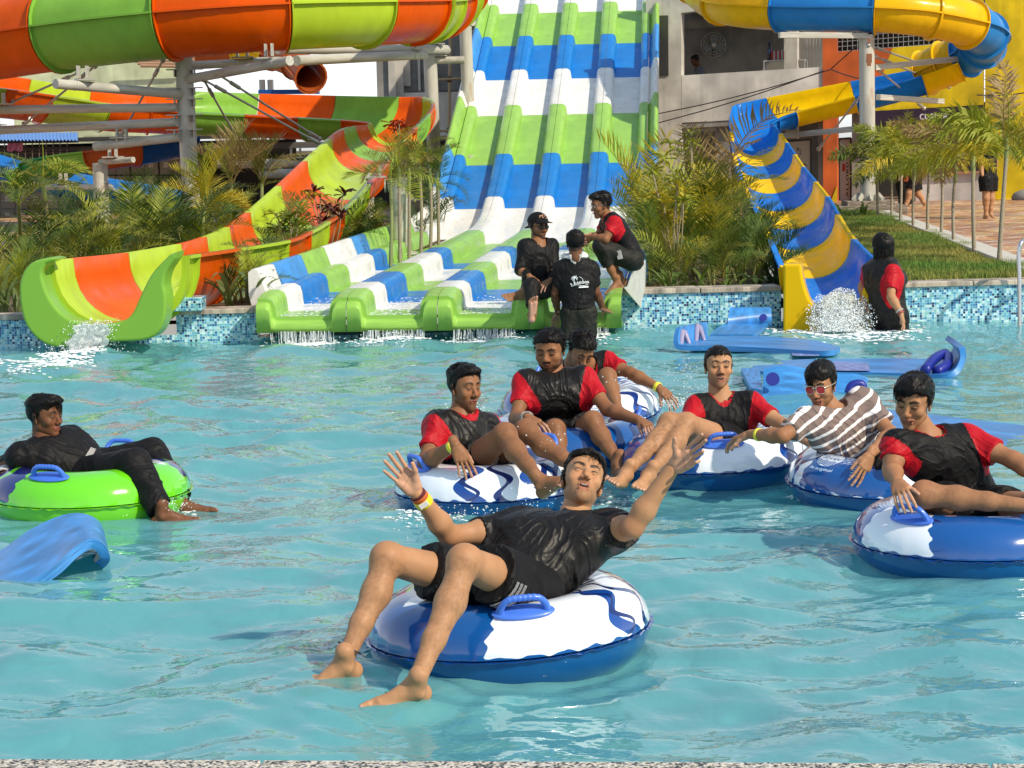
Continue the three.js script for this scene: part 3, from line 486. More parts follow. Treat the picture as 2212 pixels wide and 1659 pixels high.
// ---------- yellow and blue flume on the right ----------
{
  const t = thing('yellow_blue_flume', 'open yellow and blue flume coming down beside the lawn into the pool', 'water slide', P(1790, 640, 21).setY(0));
  const dull = { clearcoat: 0.03, roughness: 0.75, specularIntensity: 0.04 }, b = gloss([0.015, 0.20, 0.68], dull), y = gloss([0.92, 0.58, 0.004], dull);
  const Ldat = [[1706, 580, 20.5], [1697, 578, 20.9], [1669, 515, 23.4], [1645.5, 465, 26], [1625, 427, 28.6], [1610, 392, 31.2], [1597, 358, 34], [1590, 330, 36.6], [1586, 306, 38.4], [1584, 284, 39.6], [1580, 262, 40.8], [1583, 240, 41.8], [1592, 228, 42.2], [1656, 213, 42.2], [1836, 177.5, 41.6], [1984, 148, 41], [2060, 118, 40.6]];
  const Rdat = [[1905, 575, 20.3], [1897, 574, 20.8], [1838, 516, 23.4], [1804, 462.6, 26], [1782, 424, 28.6], [1757, 392, 31.2], [1731, 360, 34], [1713, 333, 36.6], [1696, 308, 38.4], [1682, 288, 39.4], [1670, 272, 40.2], [1664, 266, 40.6], [1680, 256, 40.8], [1718, 242, 40.8], [1845, 207, 40.4], [1990, 163, 39.9], [2068, 135, 39.4]];
  const L = PP(Ldat), R = PP(Rdat), sg = L.map((_, i) => (i < 2 ? 0.47 : i > 10 ? 0.42 : 0.44));
  flume(t, L, R, sg, [y, b, y, b, y, b, y, b, y, b, b, b, b, y, b, y], { lip: 0.06, sub: 5, m: 15 });
  const a = L[0].clone(), c = R[0].clone(), ax = c.clone().sub(a).setY(0).normalize(), dd = V(-ax.z, 0, ax.x); if (dd.z > 0) dd.negate();
  const w = c.clone().sub(a).length(), C = a.clone().setY((a.y + c.y) / 2).addScaledVector(dd, -0.14), hb = -(C.y + 0.12);
  const outer = [[-0.02, 0.02], [-0.03, hb], [w + 0.03, hb], [w + 0.02, 0.02]], inner = spl([[0.1, 0.02], [0.13, -0.16], [0.2, -0.34], [0.34, -0.46], [w / 2, -0.5], [w - 0.34, -0.46], [w - 0.2, -0.34], [w - 0.13, -0.16], [w - 0.1, 0.02]], 40);
  mouthFrame(t, S.yellow, C, ax, dd, outer, inner, 0.16);
  for (const k of [3.6, 7.6]) { const p = catmull(L, k).add(catmull(R, k)).multiplyScalar(0.5).add(V(-0.25, -0.5, 0)); part('support_post', cyl(p, V(p.x, 0.35, p.z), 0.09, 0.09, 14), mPipe, t); }
}
{
  const t = thing('yellow_blue_tube_slide', 'yellow and blue tube slide looping overhead at top right', 'water slide', P(1850, 40, 38.5));
  const b = gloss([0.025, 0.22, 0.58]), y = gloss([0.82, 0.47, 0.008]);
  const pts = PP([[1500, -40, 41.5], [1560, 3, 39.6], [1688, 17, 38.4], [1894, 20, 37.6], [2015, 33, 37.7], [2096, 54, 38.0], [2126, 76, 38.6], [2122, 98, 39.3], [2086, 118, 39.8], [2040, 138, 40.1], [1998, 158, 40.4]]);
  pipeSlide(t, pts, 0.405, [y, y, b, y, y, b, b, b, y, y], { m: 24 });
}
{
  const D = 37.9, bt = G(1885, 462, GY), top = P(1872, 76, 37.7), base = V(top.x + 0.02, GY, top.z);
  const t = frame('flume_support_post', 'tall white post on a stepped concrete base under the yellow and blue tube', base, [[top, base.clone().add(V(0, 0.2, 0)), 0.138]], [], [[P(1876, 132, D), P(1996, 234, 42)], [P(1862, 203, D), P(1768, 322, 42.5)], [P(1890, 122, D), P(2050, 188, 42)], [P(1876, 98, 37.6), P(2005, 142, 40.8)]]);
  for (const [a, c] of [[P(1683, 76, 37.2), P(1871, 77, 37.6)], [P(1888, 146, D), P(2119, 122, 40)], [P(1897, 210, D), P(2035, 219, 41.2)], [P(1872, 276, D), P(1690, 294, 42.4)]]) part('square_arm', bar(a, c, 0.1, 0.1, 0.008), mPipe, t);
  for (let i = 0; i < 8; i++) { const a = i / 8 * 6.283; part('stiffener_plate', bar(base.clone().add(V(Math.cos(a) * 0.14, 0.33, Math.sin(a) * 0.14)), base.clone().add(V(Math.cos(a) * 0.24, 0.22, Math.sin(a) * 0.24)), 0.02, 0.16), mPipe, t); }
  const mc = std([0.6, 0.58, 0.55], 0.8, { map: mCoping.map });
  part('concrete_base', mg([box(1.25, 0.16, 1.0, base.x, GY + 0.08, base.z, 0.015), box(0.85, 0.1, 0.7, base.x, GY + 0.19, base.z, 0.012)]), mc, t);
  const rust = []; for (const [v, w] of [[88, 0.05], [126, 0.1], [136, 0.07]]) { const p = P(1873, v, 37.5); rust.push(box(w, w * 1.6, 0.012, p.x + 0.03, p.y, p.z + 0.03)); } part('rusty_bracket', mg(rust), std([0.25, 0.1, 0.05], 0.9), t);
}
// ---------- flumes far behind on the left ----------
{
  const t = thing('green_rust_flume', 'dark green flume with a rust orange section low behind the posts at far left', 'water slide', P(200, 360, 40));
  const pts = PP([[20, 372, 41], [70, 356, 41], [135, 340, 40.4], [200, 330, 40], [290, 316, 40], [400, 300, 41]]);
  pipeSlide(t, pts, 0.36, [S.deepgreen, S.deepgreen, S.green, S.rust, S.navy], { a0: -0.1, a1: Math.PI + 0.1, m: 16 });
  const t2 = thing('blue_flume', 'long blue flume behind the lockers posts at far left', 'water slide', P(250, 410, 42));
  flume(t2, PP([[-40, 322, 43], [60, 352, 42.6], [140, 370, 42], [250, 388, 42], [392, 410, 42]]), PP([[-70, 330, 41.4], [40, 366, 41], [130, 386, 40.6], [250, 408, 40.6], [392, 432, 40.6]]), [0.4, 0.4, 0.4, 0.4, 0.4], [S.steelblue, S.steelblue, S.steelblue, S.steelblue], { lip: 0.06 });
  const t3 = thing('rust_yellow_tube', 'rust and yellow tube slide far behind against the white sky', 'water slide', P(640, 150, 60));
  pipeSlide(t3, PP([[420, 112, 62], [520, 110, 61], [590, 118, 60], [640, 138, 59], [672, 168, 58]]), 0.42, [S.rust, S.yellow, S.rust, S.rust], { m: 20 });
  part('landing', bar(P(560, 199, 59), P(690, 198, 59), 0.5, 0.12), S.navy, t3);
  for (const u of [566, 584]) { const p = P(u, 172, 60.5); part('post', cyl(p, V(p.x, 0.4, p.z), 0.09, 0.09, 10), mGalv, t3); }
}
// ---------- buildings ----------
const conc = (c, sc = 0.4, streak = 0.3) => {
  conc.t ??= (() => { const a = pf(201, 5, 5), b = pnoise(40, 9), cc = pf(211, 3, 3); return texture(512, 512, (u, v) => { const s = Math.max(0, b(u, 0.5) * 0.25 + cc(u, v)) * 0.14, k = 0.86 + 0.2 * a(u, v) - s; return [k, k * 0.99, k * 0.97]; }); })();
  return std(c, 0.9, { map: tile(conc.t, sc), bumpMap: tile(conc.t, sc), bumpScale: 0.004 });
};
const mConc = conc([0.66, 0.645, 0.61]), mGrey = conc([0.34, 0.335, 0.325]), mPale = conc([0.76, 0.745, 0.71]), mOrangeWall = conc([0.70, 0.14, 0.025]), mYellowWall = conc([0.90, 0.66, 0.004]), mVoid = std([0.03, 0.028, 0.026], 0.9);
// right-hand building: one long facade that comes nearer to the right
const fA = atY(1777, 45, 0), fB = atY(1473, 45.7, 0), fDir = fA.clone().sub(fB).setY(0).normalize(), fN = V(-fDir.z, 0, fDir.x); if (fN.z < 0) fN.negate();
const onF = (u, v, off = 0) => { const o = fA.clone().addScaledVector(fN, off), a = P(u, v, 1).sub(camera.position), t = o.clone().sub(camera.position).dot(fN) / a.dot(fN); return camera.position.clone().addScaledVector(a, t); };
// wall piece between four picture corners standing on the facade plane, with thickness going in
function slab(pts, thick, off = 0) {
  const f = pts.map(([u, v]) => onF(u, v, off)), b = f.map((p) => p.clone().addScaledVector(fN, -thick)), n = pts.length, bits = [];
  const fan = (q) => { const g = new THREE.BufferGeometry(), pos = [], idx = []; q.forEach((p) => pos.push(p.x, p.y, p.z)); for (let i = 1; i < n - 1; i++) idx.push(0, i, i + 1); g.setAttribute('position', new THREE.Float32BufferAttribute(pos, 3)); g.setIndex(idx); g.computeVertexNormals(); return g.toNonIndexed(); };
  bits.push(fan(f), fan(b)); for (let i = 0; i < n; i++) bits.push(quad(f[i], f[(i + 1) % n], b[(i + 1) % n], b[i]).toNonIndexed());
  bits.forEach((g) => g.computeVertexNormals());
  return planar(mg(bits), fDir, Y, 1);
}
const textBoard = (w, h, draw) => { const t = canvasTex(w, h, draw); return std('#ffffff', 0.55, { map: t }); };
const boardGeo = (pts, off) => quad(...pts.map(([u, v]) => onF(u, v, off)), [0, 1, 1, 1, 0, 0, 1, 0]);
{
  const base = onF(1600, 440).setY(GY), t = thing('balcony_building', 'raw concrete building with a balcony opening above a shaded ground floor', 'building', base);
  part('wall', slab([[1395, -40], [1471, -40], [1473, 470], [1395, 480]], 0.4), mConc, t);
  part('window_slot', slab([[1412, 34], [1443, 33], [1444, 163], [1412, 165]], 0.05, 0.03), std([0.05, 0.05, 0.05], 0.25), t);
  part('wall_beam', slab([[1471, -60], [1778, -80], [1778, -14], [1471, 28]], 0.4), mConc, t);
  part('parapet', slab([[1473, 163], [1777, 144.5], [1777, 250], [1473, 265]], 0.22, -0.01), mPale, t);
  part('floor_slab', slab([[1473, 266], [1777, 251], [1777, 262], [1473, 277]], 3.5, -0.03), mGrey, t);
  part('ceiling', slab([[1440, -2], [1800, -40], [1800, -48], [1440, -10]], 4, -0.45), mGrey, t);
  // room behind: back wall, inner pillar, side wall
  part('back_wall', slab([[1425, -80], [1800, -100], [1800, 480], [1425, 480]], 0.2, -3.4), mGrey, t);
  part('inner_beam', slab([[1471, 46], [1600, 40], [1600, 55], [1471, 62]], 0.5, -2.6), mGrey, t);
  part('inner_pillar', slab([[1697, -60], [1722, -60], [1722, 300], [1697, 300]], 0.4, -1.4), mPale, t);
  part('inner_pipe', slab([[1693.5, 60], [1696, 60], [1696, 150], [1693.5, 150]], 0.05, -1.2), mPipe, t);
  part('lintel', slab([[1476, 276], [1548, 271], [1548, 283], [1476, 288]], 0.2, -0.1), mGrey, t);
  for (const [a, b] of [[1545, 1575], [1768, 1779]]) part('pillar', slab([[a, 260], [b, 259], [b, 470], [a, 470]], 0.4, -0.2), mGrey, t);
  for (let i = 0; i < 5; i++) part('grille_bar', slab([[1742 + i * 7, 60], [1743.4 + i * 7, 60], [1743.4 + i * 7, 148], [1742 + i * 7, 148]], 0.02, -0.8), mGalv, t);
  // street level: the dark room and its boards
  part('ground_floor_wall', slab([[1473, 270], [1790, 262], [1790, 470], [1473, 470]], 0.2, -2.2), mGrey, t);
}
{ // wall fan
  const c = onF(1541, 97, -3.1), t = thing('wall_fan', 'round grey wall fan on the back wall of the balcony room', 'fan', c);
  const ring = []; for (const r of [0.28, 0.22, 0.16]) ring.push(new THREE.TorusGeometry(r, 0.008, 6, 28)); for (let i = 0; i < 16; i++) { const a = i / 16 * 6.283; ring.push(cyl(V(Math.cos(a) * 0.06, Math.sin(a) * 0.06, 0.06), V(Math.cos(a) * 0.28, Math.sin(a) * 0.28, 0), 0.004, 0.004, 5)); }
  part('cage', mg(ring), mGalv, t, true);
  const bl = []; for (let i = 0; i < 3; i++) { const g = new THREE.CircleGeometry(0.13, 12); g.scale(0.6, 1, 1); g.translate(0, 0.12, 0); g.rotateX(0.3); g.rotateZ(i * 2.094); bl.push(g); } part('blade', mg(bl), std([0.2, 0.22, 0.24], 0.5), t, true);
  part('hub', ball(V(0, 0, 0.05), 0.05), std([0.6, 0.6, 0.6], 0.4), t, true); part('bracket', box(0.05, 0.22, 0.2, 0, -0.15, -0.12), mDark, t, true);
}
{ // shelf table with bottles and cans in the balcony room
  const a = onF(1650, 153, -1.6), b = onF(1738, 150, -1.6), c = a.clone().add(b).multiplyScalar(0.5), t = thing('steel_table', 'thin steel frame table behind the balcony parapet holding drinks', 'table', V(c.x, 2.9, c.z));
  const yT = onF(1690, 130.5, -1.6).y, d = b.clone().sub(a).setY(0), f = fN.clone().multiplyScalar(0.5);
  const A = V(a.x, yT, a.z), B = A.clone().add(d); part('table_top', bar(A.clone().addScaledVector(f, -0.5), B.clone().addScaledVector(f, -0.5), 0.5, 0.03), mGalv, t);
  for (const p of [A, B, A.clone().sub(f), B.clone().sub(f)]) part('leg', cyl(p, V(p.x, yT - 0.5, p.z), 0.018, 0.018, 6), mGalv, t);
  const bottle = (k, col, cap, label, h = 0.3) => { const p = A.clone().addScaledVector(d, k).addScaledVector(f, -0.4); p.y += 0.016; const g = new THREE.LatheGeometry([[0, 0], [0.045, 0], [0.047, 0.03], [0.042, 0.12], [0.047, 0.19], [0.03, 0.25], [0.014, 0.28], [0.014, 0.3]].map(([x, y]) => new THREE.Vector2(x, y * h / 0.3)), 14); const o = thing('drink_bottle', label, 'bottle', p); part('bottle_body', g, std(col, 0.15), o, true); const c2 = new THREE.CylinderGeometry(0.016, 0.016, 0.03, 10); c2.translate(0, h + 0.01, 0); part('cap', c2, std(cap, 0.4), o, true); const l = new THREE.CylinderGeometry(0.049, 0.049, 0.07, 14, 1, true); l.translate(0, 0.14 * h / 0.3, 0); part('label', l, std(cap, 0.5), o, true); };
  bottle(0.12, [0.012, 0.01, 0.02], [0.1, 0.16, 0.4], 'dark cola bottle standing alone at the left end of the steel table', 0.42); bottle(0.56, [0.05, 0.12, 0.03], [0.1, 0.3, 0.1], 'green bottle beside the row of cans on the steel table', 0.4); bottle(0.72, [0.2, 0.3, 0.16], [0.5, 0.55, 0.5], 'pale green bottle right of the inner pipe on the steel table', 0.4);
  for (let i = 0; i < 7; i++) { const p = A.clone().addScaledVector(d, 0.19 + i * 0.048).addScaledVector(f, -0.35); p.y += 0.016; const g = new THREE.CylinderGeometry(0.033, 0.033, 0.2, 10); g.translate(0, 0.1, 0); single('drink_can', g.translate(p.x, p.y, p.z), std(i % 2 ? [0.5, 0.5, 0.52] : [0.45, 0.02, 0.02], 0.4), ['first red can after the dark cola bottle', 'silver can second in the row of cans', 'red can third in the row of cans', 'silver can in the middle of the row of cans', 'red can fifth in the row of cans', 'silver can sixth in the row of cans', 'last red can beside the green bottle'][i] + ' on the steel table', 'can', 'cans in a row on the steel table'); }
}
{
  const base = onF(2000, 440).setY(GY), t = thing('yellow_building', 'bright yellow and orange painted building with mesh windows and a shop counter', 'building', base);
  part('orange_pillar', slab([[1778, 190], [1808, 189], [1808, 437], [1778, 440]], 0.45, 0.05), mOrangeWall, t);
  part('orange_wall', slab([[1777, -80], [1808, -84], [1808, 190], [1777, 191]], 0.4, 0.03), mOrangeWall, t);
  part('orange_wall', slab([[1808, 112], [1928, 103], [1896, 192], [1808, 200]], 0.4, 0.03), mOrangeWall, t);
  part('yellow_wall', slab([[1928, 103], [2125, 88], [2125, 226], [1880, 240], [1896, 192]], 0.4, 0.03), mYellowWall, t);
  part('yellow_wall', slab([[2128, -100], [2300, -120], [2300, 440], [2128, 442]], 0.4, 0.03), mYellowWall, t);
  part('grey_wall', slab([[1840, 195], [1872, 192], [1872, 452], [1840, 452]], 0.3, -0.35), mGrey, t);
  part('soffit', slab([[1808, 196], [1900, 188], [1900, 240], [1808, 246]], 0.3, -0.1), mGrey, t);
  part('yellow_triangle', slab([[1794, 436.5], [1808, 401], [1808, 436.5]], 0.02, 0.075), mYellowWall, t);
  part('plinth', slab([[1778, 438], [1810, 436], [1810, 452], [1778, 454]], 0.5, 0.08), mConc, t);
  // mesh windows: dark room behind a grid of bars
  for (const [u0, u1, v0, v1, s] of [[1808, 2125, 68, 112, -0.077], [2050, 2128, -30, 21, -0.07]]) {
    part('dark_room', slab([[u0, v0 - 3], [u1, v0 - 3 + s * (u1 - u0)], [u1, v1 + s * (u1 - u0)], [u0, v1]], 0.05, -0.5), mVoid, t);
    const w = []; for (let u = u0; u <= u1; u += 11) { const o = s * (u - u0); w.push(slab([[u, v0 + o], [u + 1.2, v0 + o], [u + 1.2, v1 + o], [u, v1 + o]], 0.012, -0.05)); }
    for (let k = 0; k < 5; k++) { const v = lerp(v0 + 1, v1 - 1, k / 4), o = s * (u1 - u0); w.push(slab([[u0, v], [u1, v + o], [u1, v + o + 1.2], [u0, v + 1.2]], 0.012, -0.065)); }
    part('window_grid', mg(w), mGalv, t);
    part('yellow_wall', slab([[u0, v0 - 4], [u1, v0 - 4 + s * (u1 - u0)], [u1, v0 - 60 + s * (u1 - u0)], [u0, v0 - 60]], 0.4, 0.02), mYellowWall, t);
  }
  // shop: dark opening, purple sign board, counter
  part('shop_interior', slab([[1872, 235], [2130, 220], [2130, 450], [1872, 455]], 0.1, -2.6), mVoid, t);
  part('shop_floor', slab([[1860, 442], [2130, 436], [2130, 440], [1860, 446]], 2.6, -0.05), mConc, t);
  part('sign_board', boardGeo([[1890, 240], [2066, 231], [2066, 262], [1890, 268]], 0.07), textBoard(1024, 176, (c, w, h) => { c.fillStyle = '#2a1730'; c.fillRect(0, 0, w, h); c.fillStyle = '#d9d2dc'; c.font = '700 96px sans-serif'; c.fillText('CUSINA', 560, 140); c.font = '700 40px sans-serif'; c.fillStyle = '#1a0d1e'; c.fillText('LAGOON', 200, 60); c.fillRect(700, 10, 40, 14); }), t);
  part('counter_front', slab([[1978, 379], [2124, 373], [2124, 437], [1978, 442]], 0.12, 0.35), conc([0.66, 0.64, 0.63]), t);
  part('counter_top', slab([[1972, 376], [2128, 370], [2128, 373.5], [1972, 379.5]], 0.7, 0.45), std([0.35, 0.16, 0.1], 0.5), t);
  part('kick_strip', slab([[1978, 441], [2126, 436], [2126, 446], [1978, 450]], 0.3, 0.42), mGrey, t);
  part('dark_post', slab([[2125, 374], [2130, 374], [2130, 440], [2125, 440]], 0.2, 0.3), mDark, t);
  part('rock', (() => { const p = onF(2222, 436, 0.6); const g = ball(V(p.x, GY + 0.05, p.z), 0.3, 1.2, 0.6, 1, 8); return g; })(), mGrey, t);
}
// advertising boards leaning in the shade of the ground floor
const adTex = (seed) => textBoard(256, 512, (c, w, h) => { c.fillStyle = '#b9b5aa'; c.fillRect(0, 0, w, h); c.fillStyle = '#1c1a1a'; c.save(); c.translate(206, 470); c.rotate(-Math.PI / 2); c.font = '700 74px sans-serif'; c.fillText('ALLORD', 0, 0); c.restore(); c.fillStyle = '#b23a22'; c.fillRect(70, 200, 70, 62); c.fillStyle = '#7a1f12'; c.font = '700 46px sans-serif'; c.fillText('K', 84, 248); c.fillStyle = '#222'; for (const [x, y] of [[30, 60], [100, 60], [30, 130], [100, 130]]) { c.fillRect(x, y, 26, 26); c.fillStyle = '#b9b5aa'; c.fillRect(x + 7, y + 7, 12, 12); c.fillStyle = '#222'; } c.save(); c.translate(150, 120); c.rotate(-Math.PI / 2); c.font = '600 30px sans-serif'; c.fillText('ALL', 0, 0); c.restore(); });
{
  const mt = adTex(1);
  for (const [pts, off, label] of [[[[1701, 305], [1752, 301], [1752, 436], [1701, 440]], -1.0, 'white advertising board with vertical lettering behind the yellow flume'], [[[1812, 300], [1838, 298], [1838, 436], [1812, 438]], -0.6, 'shaded advertising board in the doorway right of the orange pillar']]) {
    const c = onF(...pts[2], off), t = thing('advert_board', label, 'board', V(c.x, GY, c.z)); part('board', boardGeo(pts, off), mt, t);
    const f = []; for (let i = 0; i < 4; i++) f.push(bar(onF(...pts[i], off + 0.01), onF(...pts[(i + 1) % 4], off + 0.01), 0.04, 0.04)); part('board_frame', mg(f), mDark, t);
  }
}
{ // centre building behind the racer
  const D = 50, Q = (u, v, o = 0) => P(u, v, D + o), pan = (u0, u1, v0, v1, o, th) => { const a = Q(u0, v1, o), b = Q(u1, v0, o); return planar(box(b.x - a.x, b.y - a.y, th, (a.x + b.x) / 2, (a.y + b.y) / 2, a.z - th / 2), X, Y); };
  const base = Q(950, 400).setY(GY), t = thing('concrete_building', 'grey unfinished concrete building with sheeted windows behind the racing slide', 'building', base);
  part('column', pan(821, 846, -30, 420, 0, 0.5), mGrey, t); part('column', pan(846, 852, -30, 420, -0.1, 0.2), mConc, t); part('column', pan(858, 868, -30, 420, 0.05, 0.3), mConc, t);
  part('back_wall', pan(821, 1440, -40, 430, 1.6, 0.2), mGrey, t);
  part('beam', pan(1000, 1100, 22, 54, -0.15, 0.4), conc([0.3, 0.27, 0.23]), t);
  part('beam', pan(868, 1100, 54, 72, 0, 0.4), mGrey, t);
  part('parapet', pan(868, 1100, 196, 296, -0.05, 0.3), mPale, t);
  part('slab', pan(860, 1100, 293, 303, -0.3, 1.2), mGrey, t);
  part('lower_wall', pan(930, 1100, 325, 430, 0.3, 0.2), mPale, t);
  const sheetM = std([0.20, 0.215, 0.22], 0.3, { map: tile(conc.t, 0.9) });
  for (const [a, b, o] of [[868, 905, 0.2], [905, 938, 0.26], [938, 1000, 0.2], [1000, 1040, 0.27], [1040, 1100, 0.2]]) part('window_sheet', pan(a + 0.6, b - 0.6, 72, 196, o, 0.03), sheetM, t);
  part('white_panel', pan(872, 886, 126, 186, 0.1, 0.05), mPale, t);
  for (const u of [905, 938, 1000, 1040]) part('window_frame', pan(u - 1.2, u + 1.2, 72, 196, 0.1, 0.06), mGalv, t);
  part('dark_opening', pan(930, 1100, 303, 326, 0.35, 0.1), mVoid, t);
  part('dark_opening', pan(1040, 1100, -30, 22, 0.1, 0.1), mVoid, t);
  // bamboo scaffold tied with rope
  const s = thing('bamboo_scaffold', 'bamboo scaffold poles tied with rope in front of the concrete building', 'scaffold', Q(968, 400, -1.6).setY(GY)), mB = std([0.36, 0.27, 0.16], 0.7), mR = std([0.12, 0.07, 0.04], 0.9);
  const bam = (a, b, r) => { const n = 9, bits = [cyl(a, b, r, r * 0.9, 8)]; for (let i = 1; i < n; i++) { const p = a.clone().lerp(b, i / n), q = a.clone().lerp(b, i / n + 0.004); bits.push(cyl(p, q, r * 1.15, r * 1.15, 8)); } return mg(bits); };
  part('bamboo_pole', bam(Q(967, 400, -1.6), Q(974, 40, -1.6), 0.038), mB, s);
  for (const v of [71, 171, 282]) { part('bamboo_pole', bam(Q(930, v + 2, -1.7), Q(1120, v - 8, -1.7), 0.03), mB, s); part('rope_lashing', ball(Q(970, v, -1.65), 0.075, 1, 1, 0.8, 8), mR, s); }
}
{ // buildings and lockers behind the left flumes
  const D = 58, t = thing('pale_green_building', 'pale green building with a yellow stripe far behind the left slides', 'building', P(250, 470, D).setY(GY));
  const pan = (u0, u1, v0, v1, o, th) => { const a = P(u0, v1, D + o), b = P(u1, v0, D + o); return planar(box(b.x - a.x, Math.max(0.02, b.y - a.y), th, (a.x + b.x) / 2, (a.y + b.y) / 2, a.z - th / 2), X, Y); };
  part('wall', pan(40, 412, 132, 460, 0, 0.3), conc([0.62, 0.72, 0.50], 0.3), t);
  part('yellow_stripe', pan(368, 379, 128, 300, -0.05, 0.04), std([0.8, 0.72, 0.1], 0.8), t);
  for (let i = 0; i < 5; i++) { const a = P(280 + i * 6, 122 + i * 5, D - 1 - i * 0.3), b = P(420, 116 + i * 7, D - 1 - i * 0.3); part('roof_pole', cyl(a, b, 0.05, 0.05, 6), std([0.34, 0.2, 0.12], 0.8), t); }
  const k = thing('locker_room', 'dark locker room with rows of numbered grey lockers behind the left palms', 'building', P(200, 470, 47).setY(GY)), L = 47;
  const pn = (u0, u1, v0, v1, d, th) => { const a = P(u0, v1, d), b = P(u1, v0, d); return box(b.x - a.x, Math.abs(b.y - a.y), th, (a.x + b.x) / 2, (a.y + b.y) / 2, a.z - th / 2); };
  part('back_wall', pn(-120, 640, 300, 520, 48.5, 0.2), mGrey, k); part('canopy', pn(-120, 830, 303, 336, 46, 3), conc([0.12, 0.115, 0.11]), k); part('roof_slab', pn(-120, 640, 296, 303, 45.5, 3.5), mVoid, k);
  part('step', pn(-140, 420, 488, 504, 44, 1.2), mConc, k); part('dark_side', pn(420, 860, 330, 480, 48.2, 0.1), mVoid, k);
  const atlas = canvasTex(1024, 512, (c, w, h) => { for (let i = 0; i < 64; i++) { const x = (i % 8) * 128, y = (i / 8 | 0) * 64; c.fillStyle = '#8f8878'; c.fillRect(x, y, 128, 64); c.fillStyle = '#ece7da'; c.font = '700 30px sans-serif'; const row = i % 4, col = i / 4 | 0; c.fillText(String(193 + col * 8 + row * 1 + (col % 2) * 2), x + 34, y + 34); } });
  const mL = std([0.62, 0.6, 0.56], 0.5, { map: atlas });
  const frame = std([0.1, 0.095, 0.085], 0.6);
  for (let c = 0; c < 15; c++) for (let r = 0; r < 4; r++) {
    const u = -26 + c * 29.5 + Math.floor(c / 2) * 3, v = 343 + r * 36.5, a = P(u, v + 35, L), b = P(u + 28, v, L), w = b.x - a.x, h = b.y - a.y, g = new RoundedBoxGeometry(w, h, 0.03, 1, 0.008), uv = g.attributes.uv, i = (c * 4 + r) % 64;
    const p = g.attributes.position; for (let q = 0; q < p.count; q++) uv.setXY(q, ((i % 8) + (p.getX(q) / w + 0.5)) / 8, 1 - ((i / 8 | 0) + 0.5 - p.getY(q) / h) / 8);
    g.translate((a.x + b.x) / 2, (a.y + b.y) / 2, a.z); const d = part('locker_door', g, mL, k);
    part('lock', ball(V((a.x + b.x) / 2 + w * (c % 2 ? -0.36 : 0.36), (a.y + b.y) / 2, a.z + 0.02), 0.016, 1, 1, 0.6, 6), mSteel, d);
  }
  // blue corrugated roof, railing and towel
  const cr = thing('blue_tin_roof', 'blue corrugated tin roof edge at far left', 'roof', P(70, 296, 45)); const rows = []; for (let i = 0; i <= 1; i++) { const r = []; for (let j = 0; j <= 120; j++) { const p = P(lerp(-60, 168, j / 120), lerp(303, 286, i) + (i ? -4 * 0 : 0), lerp(44, 47, i)); p.y += 0.02 * Math.sin(j * 1.57); r.push(p); } rows.push(r); } part('tin_sheet', sheet(rows), std([0.05, 0.22, 0.6], 0.4), cr);
  const rl = thing('white_railing', 'white wire railing under the blue tin roof', 'railing', P(90, 330, 46)); for (let i = 0; i < 12; i++) part('rail_bar', cyl(P(-20 + i * 15, 304, 46), P(-20 + i * 15, 342, 46), 0.012, 0.012, 5), mPale, rl); for (const v of [310, 320, 330]) part('rail_wire', cyl(P(-40, v, 45.95), P(170, v - 3, 45.95), 0.012, 0.012, 5), mDark, rl);
  const tr = []; for (let i = 0; i <= 8; i++) { const r = []; for (let j = 0; j <= 10; j++) { const p = P(lerp(17, 49, j / 10), lerp(303, 326 + 2 * Math.sin(j), i / 8), 45.6); p.z += 0.04 * Math.sin(j * 1.6 + i * 0.3); r.push(p); } tr.push(r); }
  single('pink_towel', shell(tr, 0.01), std([0.62, 0.22, 0.36], 0.9), 'pink towel hanging on the railing at far left', 'towel');
}
{ // sagging cables across the facade
  const sag = (a, b, s, n = 3) => { const o = []; for (let i = 0; i <= n; i++) { const p = a.clone().lerp(b, i / n); p.y -= s * 4 * (i / n) * (1 - i / n); o.push(p); } return o; };
  const mC = std([0.05, 0.045, 0.04], 0.7);
  for (const [a, b, s, l] of [[[1420, 246, 45], [1795, 150, 42.8], 0.06, 'upper of two dark cables strung across the concrete balcony wall'], [[1420, 266, 45], [1779, 153, 42.9], 0.05, 'lower of two dark cables strung across the concrete balcony wall'], [[1795, 150, 42.8], [1868, 172, 41], 0.02, 'short cable from the orange wall hook down to the white post'], [[1796, 148, 42.8], [1852, 98, 41.8], 0.0, 'cable rising from the hook to the mesh window'], [[2110, 205, 37.5], [2240, 195, 37], 0.04, 'thin cable along the yellow wall at far right'], [[1473, 164, 46], [1420, 212, 46], 0.12, 'loose cable hanging from the corner of the balcony']]) single('cable', tube(sag(P(...a), P(...b), s), 0.012, 24, 5), mC, l, 'cable');
}
